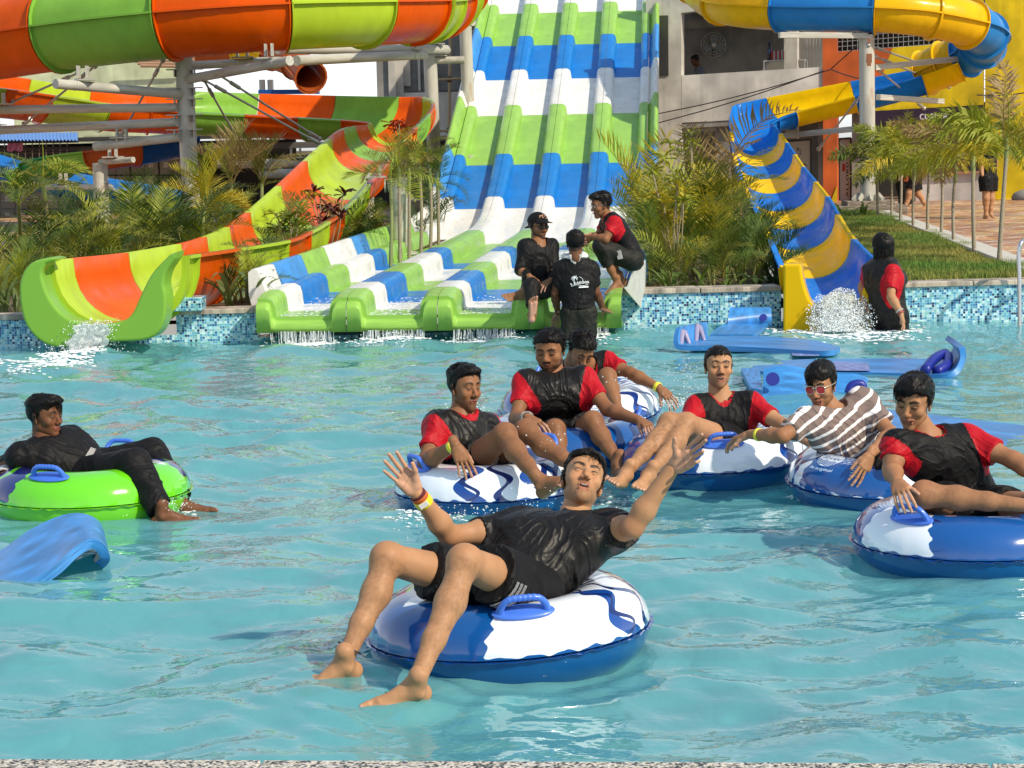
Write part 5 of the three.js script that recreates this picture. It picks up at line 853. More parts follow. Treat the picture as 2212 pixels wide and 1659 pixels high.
// cfg.j: joints as [u, v, depth]; everything else relative to the body
function person(cfg) {
  const j = {}; for (const k in cfg.j) j[k] = P(...cfg.j[k]);
  const sk = cfg.skin, cell = cfg.cell || 0.012, fat = cfg.fat || 1, th = cfg.thin || 1;
  const up = j.neck.clone().sub(j.pel).normalize(), lat = j.shL.clone().sub(j.shR); lat.addScaledVector(up, -lat.dot(up)).normalize(); const front = lat.clone().cross(up).normalize();
  const tl = j.neck.distanceTo(j.pel), ho = orient(...cfg.look), hl = ho.u.clone().cross(ho.f).normalize();
  const root = thing('person', cfg.label, 'person', cfg.at ? cfg.at : V(j.pel.x, Math.max(0, j.pel.y - 0.3), j.pel.z));
  const hs = cfg.headScale || 1, skull = j.head.clone();
  const hbase = skull.clone().addScaledVector(ho.u, -0.075 * hs).addScaledVector(ho.f, -0.018);
  const hipR = j.hipR || j.pel.clone().addScaledVector(lat, -0.092), hipL = j.hipL || j.pel.clone().addScaledVector(lat, 0.092);
  const torso = (e, w) => [ // e: inflation
    cap(j.neck.clone().addScaledVector(up, -0.11).addScaledVector(front, -0.005), j.neck.clone().lerp(j.pel, 0.62), (0.135 + e) * fat, (0.125 + e) * fat, { n: front, sq: 1.32, k: 0.05 }),
    cap(j.neck.clone().lerp(j.pel, 0.55), j.pel.clone().addScaledVector(up, 0.0), (0.122 + e) * fat, (0.135 + e) * fat, { n: front, sq: 1.25, k: 0.06 }),
    cap(j.shR.clone().lerp(j.shL, 0.2).addScaledVector(up, -0.085).addScaledVector(front, 0.015), j.shR.clone().lerp(j.shL, 0.8).addScaledVector(up, -0.085).addScaledVector(front, 0.015), (0.092 + e) * fat, (0.092 + e) * fat, { n: front, sq: 1.1, k: 0.05 }),
    cap(j.neck.clone().addScaledVector(up, -0.02), j.shR.clone().lerp(j.neck, 0.12), 0.042 + e * 0.7, 0.05 + e, { k: 0.05 }), cap(j.neck.clone().addScaledVector(up, -0.02), j.shL.clone().lerp(j.neck, 0.12), 0.042 + e * 0.7, 0.05 + e, { k: 0.05 }),
    ...(cfg.belly ? [sph(j.neck.clone().lerp(j.pel, 0.72).addScaledVector(front, cfg.belly), 0.10 + e, { k: 0.06 })] : []), ...(cfg.bust ? [-1, 1].map((s) => sph(j.neck.clone().lerp(j.pel, 0.36).addScaledVector(front, 0.10).addScaledVector(lat, s * 0.075), 0.075 + e, { k: 0.03 })) : []),
  ];
  const limb = []; // skin prims
  const arm = (s, e = 0, end = 1) => { const a = j['sh' + s], b = j['el' + s], c = j['wr' + s], o = []; if (!b) return o; o.push(sph(a, 0.058 * th + e, { k: 0.04 }), cap(a, b, 0.049 * th + e, 0.038 * th + e, { k: 0.025 }), sph(a.clone().lerp(b, 0.5).addScaledVector(front, 0.006), 0.046 * th + e, { k: 0.03 })); if (c && end > 1) { const m = b.clone().lerp(c, 0.3); o.push(cap(b, m, 0.037 * th + e, 0.041 * th + e, { k: 0.025 }), cap(m, c, 0.040 * th + e, 0.0265 * th + e, { k: 0.025 })); } return o; };
  const leg = (s, e = 0) => { const a = s === 'R' ? hipR : hipL, b = j['kn' + s], c = j['an' + s], o = []; if (!b) return o; o.push(cap(a, b, 0.086 * th * (fat + 1) / 2 + e, 0.055 * th + e, { k: 0.04 }), sph(b, 0.054 * th + e, { k: 0.03 })); if (c) { const bk = a.clone().add(c).multiplyScalar(0.5).sub(b); if (bk.length() > 1e-3) bk.normalize(); const m = b.clone().lerp(c, 0.3).addScaledVector(bk, 0.016), m2 = b.clone().lerp(c, 0.62).addScaledVector(bk, 0.006); o.push(cap(b, m, 0.048 * th + e, 0.052 * th + e, { k: 0.03 }), cap(m, m2, 0.051 * th + e, 0.039 * th + e, { k: 0.03 }), cap(m2, c, 0.038 * th + e, 0.029 * th + e, { k: 0.025 })); } return o; };
  const neckP = [cap(j.neck.clone().addScaledVector(up, -0.03), hbase, 0.062 * (fat + 1) / 2, 0.054 * (fat + 1) / 2, { k: 0.04 })];
  const skinCol = (x, y, z) => { const n = 1 + 0.07 * noise3(x * 30, y * 30, z * 30) + 0.05 * noise3(x * 95, y * 95, z * 95); let c = sk; for (const k of ['knR', 'knL', 'elR', 'elL']) if (j[k]) { const d = Math.hypot(x - j[k].x, y - j[k].y, z - j[k].z); if (d < 0.09) c = mixc(c, [sk[0] * 0.82, sk[1] * 0.72, sk[2] * 0.68], smooth(0.09, 0.03, d) * 0.6); } if (cfg.hairy) for (const s of ['R', 'L']) if (j['an' + s]) { const a = j['kn' + s], b = j['an' + s], t = clamp(((x - a.x) * (b.x - a.x) + (y - a.y) * (b.y - a.y) + (z - a.z) * (b.z - a.z)) / a.distanceToSquared(b), 0, 1), dd = Math.hypot(x - lerp(a.x, b.x, t), y - lerp(a.y, b.y, t), z - lerp(a.z, b.z, t)); if (dd < 0.1 && t > 0.03) c = mixc(c, [0.06, 0.03, 0.018], 0.26 * clamp(0.5 + 0.9 * noise3(x * 260, y * 90, z * 260) + 0.25 * noise3(x * 40, y * 30, z * 40), 0, 1) * smooth(1, 0.85, t)); } return [c[0] * n, c[1] * n, c[2] * n]; };
  const geos = [meshField([...torso(-0.012), ...neckP, ...arm('R', 0, 2), ...arm('L', 0, 2), ...leg('R'), ...leg('L')], cell, { color: skinCol })];
  const fw = hs * (cfg.face.wide || 1), fh = hs * (cfg.face.tall || 1); const hg = headGeo({ ...cfg.face, skin: sk, cell: cfg.headCell }); hg.scale(fw, fh, hs); hg.computeVertexNormals(); hg.applyMatrix4(frameM(skull, hl, ho.u, ho.f)); geos.push(hg);
  for (const [s, sg] of [['R', 1], ['L', -1]]) {
    const H = cfg['hand' + s]; if (H && j['wr' + s]) { const w = j['wr' + s], y = H.to ? P(...H.to).sub(w).normalize() : V(...H.dir).normalize(), z = V(...H.palm); z.addScaledVector(y, -z.dot(y)).normalize(); const g = handGeo(sg, { ...H, skin: sk, cell: cfg.handCell }); g.applyMatrix4(frameM(w.clone().addScaledVector(y, 0.01), y.clone().cross(z), y, z)); geos.push(g); }
    const Fo = cfg['foot' + s]; if (Fo && j['an' + s]) { const a = j['an' + s], z = Fo.to ? P(...Fo.to).sub(a).normalize() : V(...Fo.dir).normalize(), y = V(...Fo.up); y.addScaledVector(z, -y.dot(z)).normalize(); if (Fo.to) { z.addScaledVector(y, 0.28).normalize(); y.addScaledVector(z, -y.dot(z)).normalize(); } const g = footGeo(sg, { skin: sk, cell: cfg.handCell && cfg.handCell + 0.001 }); g.applyMatrix4(frameM(a, y.clone().cross(z), y, z)); geos.push(g); }
  }
  part('body', mg(geos), skinMat, root);
  if (cfg.face.hair) { const g = hairGeo({ ...cfg.face, cell: cfg.headCell }); g.scale(fw, fh, hs); g.computeVertexNormals(); g.applyMatrix4(frameM(skull, hl, ho.u, ho.f)); part('hair', g, cfg.hairMat || hairMat, root); }
  // clothes
  const sd = cfg.seed || 1, fold = (amp) => (x, y, z) => { const dx = x - j.pel.x, dy = y - j.pel.y, dz = z - j.pel.z, a = dx * lat.x + dy * lat.y + dz * lat.z, b = dx * up.x + dy * up.y + dz * up.z, c = dx * front.x + dy * front.y + dz * front.z, w = 0.10 * noise3(a * 5 + sd, b * 5, c * 5); const r = 1 - Math.abs(noise3(a * 9 + b * 6 + w * 30 + sd, b * 4.5 - a * 3, c * 7)) * 2, r2 = 1 - Math.abs(noise3(a * 21 - b * 9 + sd * 3, b * 12 + w * 20, c * 16)) * 2; return -amp * (0.95 * r + 0.3 * r2); };
  const sh = cfg.shirt;
  if (sh) {
    const L = torso(0.013 + (sh.loose || 0)); const hem = j.pel.clone().addScaledVector(up, sh.hem ?? -0.04);
    L.forEach((p) => { p.cuts = [{ p: hem, n: up.clone().negate() }]; });
    const ends = {};
    for (const s of ['R', 'L']) { const a = j['sh' + s], b = j['el' + s]; if (!b) continue; const d = b.clone().sub(a).normalize(), t = sh.sleeve ?? 0.6; ends[s] = d;
      L.push(sph(a, 0.063 * th, { k: 0.05 }));
      if (t <= 1) { const e = a.clone().lerp(b, t); L.push(cap(a, e.clone().addScaledVector(d, 0.03), (0.058 + (sh.loose || 0)) * th, (0.056 + (sh.loose || 0)) * th, { k: 0.04, cuts: [{ p: e, n: d }] })); } else { const c = j['wr' + s], e = b.clone().lerp(c, t - 1), d2 = c.clone().sub(b).normalize(); L.push(cap(a, b, 0.058 * th, 0.048 * th, { k: 0.04 }), cap(b, e.clone().addScaledVector(d2, 0.02), 0.047 * th, 0.035 * th, { k: 0.02, cuts: [{ p: e, n: d2 }] })); } }
    const nr = sh.neck ?? 0.072; L.push(cap(j.neck.clone().addScaledVector(up, -0.035 - (sh.drop || 0)).addScaledVector(front, 0.028), hbase.clone().addScaledVector(ho.u, 0.1), nr, nr, { minus: true, k: 0.008 }));
    const g = meshField(L, sh.cell || 0.011, { disp: fold(sh.fold ?? 0.007) });
    planar(g, lat, up, 1); const A = j.shR, Bp = j.shL, na = j.neck.clone().addScaledVector(up, -0.035).addScaledVector(front, 0.028), nb = hbase.clone().sub(na).normalize();
    const cls = (x, y, z) => { const q = V(x, y, z); for (const [s, a, o] of [['R', A, lat.clone().negate()], ['L', Bp, lat]]) if (ends[s]) { const n = o.clone().addScaledVector(ends[s], 0.55).normalize(), e = q.clone().sub(a), along = e.dot(ends[s]); if (e.dot(n) > (sh.seam ?? 0.012) && e.clone().addScaledVector(ends[s], -Math.max(0, along)).length() < 0.125) return 'sleeve' + s; } if (sh.collar) { const e = q.clone().sub(na), t = Math.max(0, e.dot(nb)); if (e.addScaledVector(nb, -t).length() < nr + sh.collar) return 'collar'; } return 'shirt'; };
    const pcs = sh.sleeveMat || sh.collar ? splitBy(g, cls) : { shirt: g }; const top = part('shirt', pcs.shirt, sh.mat, root);
    for (const s of ['R', 'L']) if (pcs['sleeve' + s]) part('sleeve', pcs['sleeve' + s], sh.sleeveMat || sh.mat, top); if (pcs.collar) part('collar', pcs.collar, sh.collarMat || sh.sleeveMat || sh.mat, top);
    cfg.shirtMesh = top;
  }
  const pt = cfg.pants;
  if (pt) {
    const e = 0.010 + (pt.loose || 0), L = [cap(j.pel.clone().addScaledVector(up, 0.0), j.pel.clone().addScaledVector(up, pt.waist ?? 0.02), 0.130 * fat, 0.118 * fat, { n: front, sq: 1.25, k: 0.05, cuts: [{ p: j.pel.clone().addScaledVector(up, pt.waist ?? 0.02), n: up }] })];
    for (const s of ['R', 'L']) { const a = s === 'R' ? hipR : hipL, b = j['kn' + s], c = j['an' + s]; if (!b) continue; const d = b.clone().sub(a).normalize(), t = pt.length;
      if (t <= 1) { const q = a.clone().lerp(b, t); L.push(cap(a, q.clone().addScaledVector(d, 0.03), (0.088 * (fat + 1) / 2 * th) + e, 0.066 * th + e + (pt.flare || 0), { k: 0.05, cuts: [{ p: q, n: d }] })); }
      else { const d2 = c.clone().sub(b).normalize(), q = b.clone().lerp(c, t - 1); L.push(cap(a, b, 0.086 * (fat + 1) / 2 * th + e, 0.058 * th + e, { k: 0.05 }), cap(b, q.clone().addScaledVector(d2, 0.03), 0.056 * th + e, 0.042 * th + e + (pt.flare || 0), { k: 0.03, cuts: [{ p: q, n: d2 }] })); } }
    const g = meshField(L, pt.cell || 0.012, { disp: fold(pt.fold ?? 0.006) }); planar(g, lat, up, 1);
    cfg.pantsMesh = part(pt.length > 1 ? 'trousers' : 'shorts', g, pt.mat, root);
  }
  cfg.joints = j; cfg.frame = { up, lat, front, ho, hl, skull };
  return root;
}
// a band round a limb
function band(root, name, a, b, t, r, w, mat, tilt = 0) { const d = b.clone().sub(a).normalize(), p = a.clone().lerp(b, t); const g = new THREE.LatheGeometry([[r, -w / 2], [r + 0.004, -w / 2], [r + 0.005, 0], [r + 0.004, w / 2], [r, w / 2]].map(([x, y]) => new THREE.Vector2(x, y)), 28); g.rotateZ(tilt); g.applyQuaternion(new THREE.Quaternion().setFromUnitVectors(Y, d)); g.translate(p.x, p.y, p.z); return part(name, g, mat, root); }
// ---------- swim tubes ----------
const tubeArt = (bg, ink, kind) => canvasTex(2048, 512, (c, w, h) => { // across: angle from the arrow; down: from the hole (top) to the seam
  c.fillStyle = bg; c.fillRect(0, 0, w, h); reseed(kind === 'blue' ? 41 : 77);
  const X0 = (a) => a / 360 * w;
  const blob = (pts, col, jag = 10) => { // outline with a hand-drawn, wavy edge
    c.fillStyle = col; c.beginPath(); const q = [], n = pts.length; for (let i = 0; i < n; i++) { const [x0, y0] = pts[i], [x1, y1] = pts[(i + 1) % n], l = Math.hypot(x1 - x0, y1 - y0) || 1, m = Math.max(3, Math.round(l / 12)); for (let k = 0; k < m; k++) { const t = k / m, s = t * l, e = Math.min(1, 4 * t * (1 - t) + 0.25), wv = jag * e * (Math.sin(s * 0.085 + x0) + 0.5 * Math.sin(s * 0.19 + y0)); q.push([lerp(x0, x1, t) + (y1 - y0) / l * wv, lerp(y0, y1, t) + (x0 - x1) / l * wv]); } }
    q.forEach(([x, y], i) => { const [nx, ny] = q[(i + 1) % q.length]; i ? c.quadraticCurveTo(x, y, (x + nx) / 2, (y + ny) / 2) : c.moveTo((x + nx) / 2, (y + ny) / 2); }); c.closePath(); c.fill(); };
  const W = ink;
  // a stripe across the tube with scalloped edges, from the seam (y 512) toward the hole
  const zig = (a0, a1, wd, col, y0 = 505, y1 = 20, seed = 0) => { c.fillStyle = col; c.beginPath(); const n = 60, e = []; for (const s of [-1, 1]) for (let i = 0; i <= n; i++) { const t = s < 0 ? i / n : 1 - i / n, y = lerp(y0, y1, t), x = X0(lerp(a0, a1, t)) + s * wd / 2 * (0.75 + 0.45 * Math.sin(t * 17 + s * 0.8 + seed)) + 26 * Math.sin(t * 15 + seed * 2) * 0.9; e.push([x, y]); } e.forEach(([x, y], i) => i ? c.lineTo(x, y) : c.moveTo(x, y)); c.closePath(); c.fill(); };
  if (kind === 'blue') {
    const N = '#0a2566';
    for (const o of [0, 1]) { const m = (a) => (o ? 360 - a : a), M = (a) => X0(m(a));
      blob([[M(60), 505], [M(66), 300], [M(80), 150], [M(112), 150], [M(118), 40], [M(178), 20], [M(178), 505]], W, 7);
      c.fillStyle = N; c.beginPath(); c.ellipse(M(92), 150, 132, 88, 0, 0, 6.3); c.fill();
      zig(m(126), m(120), 62, '#0c4596', 505, 10, 1); zig(m(128), m(121), 26, N, 505, 200, 3); zig(m(148), m(136), 34, N, 505, 60, 2); zig(m(166), m(152), 30, '#0c4596', 505, 10, 4); zig(m(160), m(150), 16, N, 300, 30, 6); zig(m(177), m(165), 26, N, 430, 10, 5);
      zig(m(66), m(78), 30, N, 330, 120, 7); blob([[M(44), 150], [M(56), 60], [M(60), 110], [M(50), 220]], W, 7); }
    blob([[X0(190), 505], [X0(192), 120], [X0(250), 110], [X0(254), 505]], bg, 8);
    // logo disc and the small print
    c.save(); c.translate(X0(203), 300); c.fillStyle = '#dbe9fb'; c.beginPath(); c.ellipse(0, 0, 64, 66, 0, 0, 6.3); c.fill(); c.strokeStyle = '#0c4596'; c.lineWidth = 5; for (let k = 0; k < 4; k++) { c.beginPath(); for (let x = -56; x <= 56; x += 4) c.lineTo(x, 24 + k * 10 + 4 * Math.sin(x * 0.16)); c.stroke(); } c.fillStyle = '#0c3478'; c.font = 'italic 700 44px sans-serif'; c.textAlign = 'center'; c.fillText('River', 0, 6); c.fillStyle = '#dbe9fb'; c.font = 'italic 600 22px sans-serif'; c.fillText('Be original', 0, 94); c.restore();
    c.fillStyle = 'rgba(219,233,251,0.85)'; for (const [a, n, y0] of [[215, 9, 190], [226, 10, 250], [238, 9, 190]]) for (let k = 0; k < n; k++) { let x = X0(a); while (x < X0(a + 10) - 8) { const q = rr(5, 16); c.fillRect(x, y0 + k * 16, q, 6); x += q + 5; } }
  } else {
    blob([[X0(186), 500], [X0(188), 60], [X0(246), 40], [X0(252), 200], [X0(244), 500]], W, 9); zig(228, 214, 40, bg, 505, 30, 1); zig(212, 200, 30, bg, 470, 30, 3); zig(196, 190, 22, bg, 400, 60, 4);
    blob([[X0(60), 500], [X0(56), 200], [X0(70), 40], [X0(176), 40], [X0(178), 480], [X0(150), 505]], W, 9); zig(104, 90, 46, bg, 505, 20, 1); zig(122, 112, 28, bg, 460, 20, 2); zig(146, 134, 40, bg, 505, 20, 5); zig(164, 154, 26, bg, 420, 20, 6);
    blob([[X0(8), 420], [X0(12), 90], [X0(30), 40], [X0(46), 120], [X0(44), 440], [X0(24), 500]], W, 10); zig(28, 22, 26, bg, 420, 160, 2);
    blob([[X0(300), 60], [X0(306), 20], [X0(336), 20], [X0(330), 110]], W, 8);
  }
  // arrow that says which way is the front, read by the rider
  c.save(); c.translate(X0(kind === 'blue' ? 8 : 4), 250); c.fillStyle = '#e9f1fb'; c.beginPath(); c.moveTo(-52, -160); c.lineTo(52, -160); c.lineTo(60, -60); c.lineTo(122, -60); c.lineTo(0, 78); c.lineTo(-122, -60); c.lineTo(-60, -60); c.closePath(); c.fill(); c.rotate(Math.PI); c.fillStyle = '#0a1f57'; c.font = '700 52px sans-serif'; c.textAlign = 'center'; c.fillText('Front', 0, 46); c.restore();
});
const artBlue = tubeArt('#0a529c', '#eef4fb', 'blue'), artGreen = tubeArt('#69cf16', '#1a2570', 'green');
const vinyl = (o) => new THREE.MeshPhysicalMaterial({ roughness: 0.16, clearcoat: 0.9, clearcoatRoughness: 0.05, side: THREE.DoubleSide, ...o });
const mVB = vinyl({ map: artBlue }), mVG = vinyl({ map: artGreen }), mVBL = vinyl({ color: rgb(0.003, 0.11, 0.37), transmission: 0.25, thickness: 0, roughness: 0.08 }), mVGL = vinyl({ color: rgb(0.15, 0.58, 0.01) }), mHandle = vinyl({ color: rgb(0.055, 0.17, 0.68), roughness: 0.35, clearcoat: 0.3 });
const mSeamB = vinyl({ color: rgb(0.004, 0.05, 0.26), roughness: 0.2 });
// at: centre on the water [u, v, d]; front: compass angle of the arrow (0 = +x, 90 = to the camera); tilt in radians about the view axis and toward the camera
function swimTube(name, label, cu, d, front, { y = 0.10, R = 0.355, r = 0.168, roll = 0, pitch = 0, green = false, seed = 1, ha = 78 } = {}) {
  const c = atY(cu, d, y), t = thing(name, label, 'swim tube', c, 'swim tubes');
  const q = new THREE.Quaternion().setFromEuler(new THREE.Euler(pitch, 0, roll)), f0 = front * Math.PI / 180;
  const pt = (a, b, rad) => { // a around the ring, b around the section (0 outside, pi/2 top)
    const puck = 1 - 0.016 * Math.pow(Math.abs(Math.cos(b)), 12) * (0.5 + 0.5 * Math.sin(a * 34 + seed + Math.sin(a * 9))) + 0.006 * Math.sin(a * 5 + seed);
    const rx = Math.cos(b) * rad * 1.03 * puck, ry = Math.sin(b) * rad * 0.97 * puck, R2 = R + rx;
    return V(Math.cos(f0 - a) * R2, ry, Math.sin(f0 - a) * R2).applyQuaternion(q).add(c);
  };
  const ring = (b0, b1, n, m, uv) => { const rows = []; for (let j = 0; j <= m; j++) { const row = []; for (let i = 0; i <= n; i++) row.push(pt(i / n * 2 * Math.PI, lerp(b0, b1, j / m), r)); rows.push(row); } return sheet(rows, (j, i) => [i / n, j / m]); };
  part('upper_ring', ring(0.03, Math.PI - 0.03, 140, 22), green ? mVG : mVB, t);
  part('lower_ring', ring(-Math.PI + 0.03, -0.03, 110, 18), green ? mVGL : mVBL, t);
  for (const o of [0, 1]) { const rows = [[], []]; for (let i = 0; i <= 150; i++) { const a = i / 150 * 2 * Math.PI, w = 0.012 * Math.sin(a * 42 + seed) * (0.5 + 0.5 * noise3(a * 4, seed, 1)), e = o ? Math.PI : 0, p = pt(a, e, r * 0.99), s = pt(a, e + (o ? -1 : 1) * w * 3, r * 1.085); rows[0].push(p); rows[1].push(s); } part('seam', shell(rows, 0.003), green ? mVGL : mSeamB, t); }
  for (const a of [ha, 360 - ha]) { // moulded handles either side
    const ar = a * Math.PI / 180, base = pt(ar, 1.12, r), up = base.clone().sub(pt(ar, 1.12, r * 0.6)).normalize(), al = pt(ar + 0.05, 1.12, r).sub(pt(ar - 0.05, 1.12, r)).normalize(), ac = al.clone().cross(up);
    const A = (x, y, z = 0) => base.clone().addScaledVector(al, x).addScaledVector(up, y).addScaledVector(ac, z);
    const pl = ball(V(0, 0, 0), 1, 0.115, 0.014, 0.042, 20); pl.applyMatrix4(frameM(A(0, 0.004), al, up, ac));
    const grip = tube([A(-0.085, 0.0), A(-0.078, 0.035), A(-0.055, 0.062), A(0, 0.068), A(0.055, 0.062), A(0.078, 0.035), A(0.085, 0.0)], (k) => 0.0125 + 0.0012 * Math.sin(k * 90) * (k > 0.25 && k < 0.75 ? 1 : 0) + 0.006 * (Math.pow(Math.abs(k - 0.5) * 2, 6)), 48, 10);
    part('handle', mg([pl, grip]), mHandle, t);
  }
  return t;
}
swimTube('swim_tube', 'blue and white swim tube under the nearest man with outstretched arms', 1100, 7.98, 160, { roll: 0.05, y: 0.10, seed: 2 });
swimTube('swim_tube', 'green swim tube with navy stripes at the left edge of the pool', 194, 11.35, 14, { green: true, ha: 92, y: 0.09, seed: 5, R: 0.36 });
swimTube('swim_tube', 'blue and white swim tube under the man in the shiny wet shirt', 1068, 11.2, 230, { y: 0.10, seed: 9, roll: 0.02 });
swimTube('swim_tube', 'blue and white swim tube under the bearded man', 1218, 12.55, 80, { y: 0.12, seed: 12, R: 0.345, r: 0.16, pitch: 0.05 });
swimTube('swim_tube', 'blue and white swim tube farthest back, under the man bending down', 1252, 14.1, 165, { y: 0.12, seed: 15, pitch: 0.1 });
swimTube('swim_tube', 'blue and white swim tube under the man with the moustache', 1542, 11.95, 166, { y: 0.10, seed: 18, roll: 0.03 });
swimTube('swim_tube', 'blue swim tube with printed safety text under the man in the striped shirt', 1920, 11.15, 350, { y: 0.10, seed: 21, pitch: 0.04 });
swimTube('swim_tube', 'blue and white swim tube cut off by the right edge of the picture', 2098, 9.5, 60, { y: 0.10, seed: 24 });
const skN = SK;
const vest = (wet, o = {}) => ({ mat: wet ? C_WET : C_BLACK, sleeveMat: C_RED, collar: 0.011, sleeve: 0.62, fold: 0.006, ...o });
const DBG = [];
// nearest man, leaning back with both arms raised
{
  const c = { label: 'man in a wet black t-shirt lying back in the nearest tube with both arms outstretched', skin: skN.tan, cell: 0.0095, headCell: 0.0031, handCell: 0.003, hairy: true, seed: 3, headScale: 1.03,
    j: { head: [1257, 1046, 8.2], neck: [1238, 1138, 8.12], pel: [1120, 1280, 7.86], shR: [1113, 1144, 8.1], shL: [1323, 1147, 8.02], elR: [970, 1157, 7.96], wrR: [902, 1067, 7.84], elL: [1366, 1140, 7.82], wrL: [1452, 1012, 7.78], hipR: [1070, 1268, 7.92], hipL: [1150, 1280, 7.8], knR: [836, 1206, 7.68], anR: [742, 1432, 7.5], knL: [1003, 1212, 7.42], anL: [896, 1482, 7.18] },
    look: [15, 43, 21], face: { eyes: 0.25, mouth: 0.009, beard: 0.30, stache: 0.35, frown: 1, wide: 0.97, tall: 1.04, hair: { top: 0.026, side: 0.009, front: 0.008, locks: 260, len: 0.05, comb: [0.6, 0.1, 0.8], mess: 0.7, seed: 2, lift: 0.7, droop: 0.1 } },
    handR: { to: [834, 984, 7.8], palm: [0.25, -0.1, 1], curl: [0.22, 0.2, 0.15], spread: 0.1, thumb: [0.55, 0.15], size: 1.0 }, handL: { to: [1524, 962, 7.7], palm: [-0.1, 0.25, 1], curl: [0.2, 0.3, 0.25], each: [0.4, 0.8, 1.5, 2.2], spread: 0.1, thumb: [1.05, 0.1], size: 1.0 },
    footR: { to: [616, 1500, 7.44], up: [0.25, 0.9, 0.35] }, footL: { to: [770, 1546, 7.1], up: [0.35, 0.85, 0.4] },
    shirt: { mat: C_WET, sleeve: 0.55, fold: 0.010, neck: 0.084, drop: 0.012, loose: 0.006, hem: -0.06, cell: 0.0085 }, pants: { mat: C_BLACK, length: 0.62, loose: 0.014, fold: 0.008, flare: 0.012, cell: 0.010 } };
  const r = person(c); DBG.push(c); const j = c.joints;
  band(r, 'wrist_band', j.elR, j.wrR, 0.83, 0.030, 0.030, std([0.85, 0.72, 0.02], 0.4)); band(r, 'thread_bracelet', j.elR, j.wrR, 0.93, 0.028, 0.020, std([0.5, 0.11, 0.02], 0.8)); band(r, 'thread_bracelet', j.elR, j.wrR, 0.985, 0.027, 0.014, std([0.09, 0.01, 0.012], 0.8), 0.15);
  { const d = j.wrR.clone().sub(j.elR).normalize(), p = j.elR.clone().lerp(j.wrR, 0.82), n = V(0.1, -0.25, 1).addScaledVector(d, 0).normalize(), g = new RoundedBoxGeometry(0.036, 0.022, 0.004, 2, 0.0015); g.applyMatrix4(frameM(p.addScaledVector(n, 0.034), V(d.y, -d.x, 0).normalize(), d, n)); part('band_tag', g, std([0.8, 0.8, 0.76], 0.5), r); }
  band(r, 'anklet', j.knR, j.anR, 0.86, 0.042, 0.007, mDark, 0.35);
  // three stripes on the outer side of the near leg of the shorts
  const d = j.knL.clone().sub(j.hipL).normalize(); for (let i = 0; i < 3; i++) { const rows = [], p = j.hipL.clone().lerp(j.knL, 0.47 + i * 0.055), sd = c.frame.lat.clone(); for (let k = 0; k <= 6; k++) { const a = lerp(-0.75, 0.5, k / 6) - 0.5, e1 = sd.clone().addScaledVector(d, -sd.dot(d)).normalize(), e2 = d.clone().cross(e1); rows.push([0, 0.012].map((w) => p.clone().addScaledVector(d, w).addScaledVector(e1, Math.cos(a) * 0.117).addScaledVector(e2, Math.sin(a) * 0.117))); } part('stripe', shell(rows, 0.004), C_WHITE, c.pantsMesh); }
}
// boy in the green tube
{
  const c = { label: 'boy in black clothes sitting in the green tube at left, face turned right', skin: skN.dark, cell: 0.012, seed: 8, headScale: 0.98,
    j: { head: [97, 902, 11.35], neck: [90, 958, 11.35], pel: [190, 1022, 11.4], shR: [44, 985, 11.22], shL: [154, 952, 11.5], elR: [14, 1004, 11.38], wrR: [9, 1035, 11.16], elL: [182, 962, 11.74], wrL: [198, 985, 11.6], hipR: [196, 1026, 11.3], hipL: [200, 1014, 11.48], knR: [291, 1000, 11.06], anR: [352, 1108, 10.92], knL: [331, 979, 11.5], anL: [391, 1088, 11.28] },
    look: [62, 3, 2], face: { eyes: 0.35, mouth: 0.003, beard: 0.05, wide: 0.96, tall: 0.98, hair: { top: 0.032, side: 0.004, front: 0.016, locks: 220, len: 0.06, comb: [0.5, -0.1, 1], mess: 0.45, fringe: 0.03, seed: 5, droop: 0.5 } },
    handR: { to: [-6, 1066, 11.1], palm: [0, -0.6, -1], curl: [0.4, 0.4, 0.3] }, handL: { to: [204, 1010, 11.55], palm: [0, -0.6, -1], curl: [0.4, 0.4, 0.3] }, footR: { to: [438, 1122, 10.95], up: [0.2, 1, 0.1] }, footL: { to: [480, 1094, 11.3], up: [0.2, 1, 0.1] },
    shirt: { mat: C_BLACK, sleeve: 1.5, fold: 0.008, hem: 0.0, loose: 0.002 }, pants: { mat: C_BLACK, length: 1.9, loose: 0.006, fold: 0.008, flare: 0.01 } };
  const r = person(c); DBG.push(c); const j = c.joints;
  band(r, 'white_cuff', j.elR, j.wrR, 0.72, 0.042, 0.07, C_WHITE); band(r, 'white_cuff', j.elL, j.wrL, 0.6, 0.042, 0.07, C_WHITE);
  const w = c.frame, rows = []; for (let k = 0; k <= 20; k++) { const a = k / 20 * 6.283, o = j.pel.clone().addScaledVector(w.up, 0.035).addScaledVector(w.lat, Math.cos(a) * 0.15).addScaledVector(w.front, Math.sin(a) * 0.124); rows.push([o, o.clone().addScaledVector(w.up, 0.03)]); } part('waistband', shell(rows, 0.004), C_WHITE, c.pantsMesh);
}
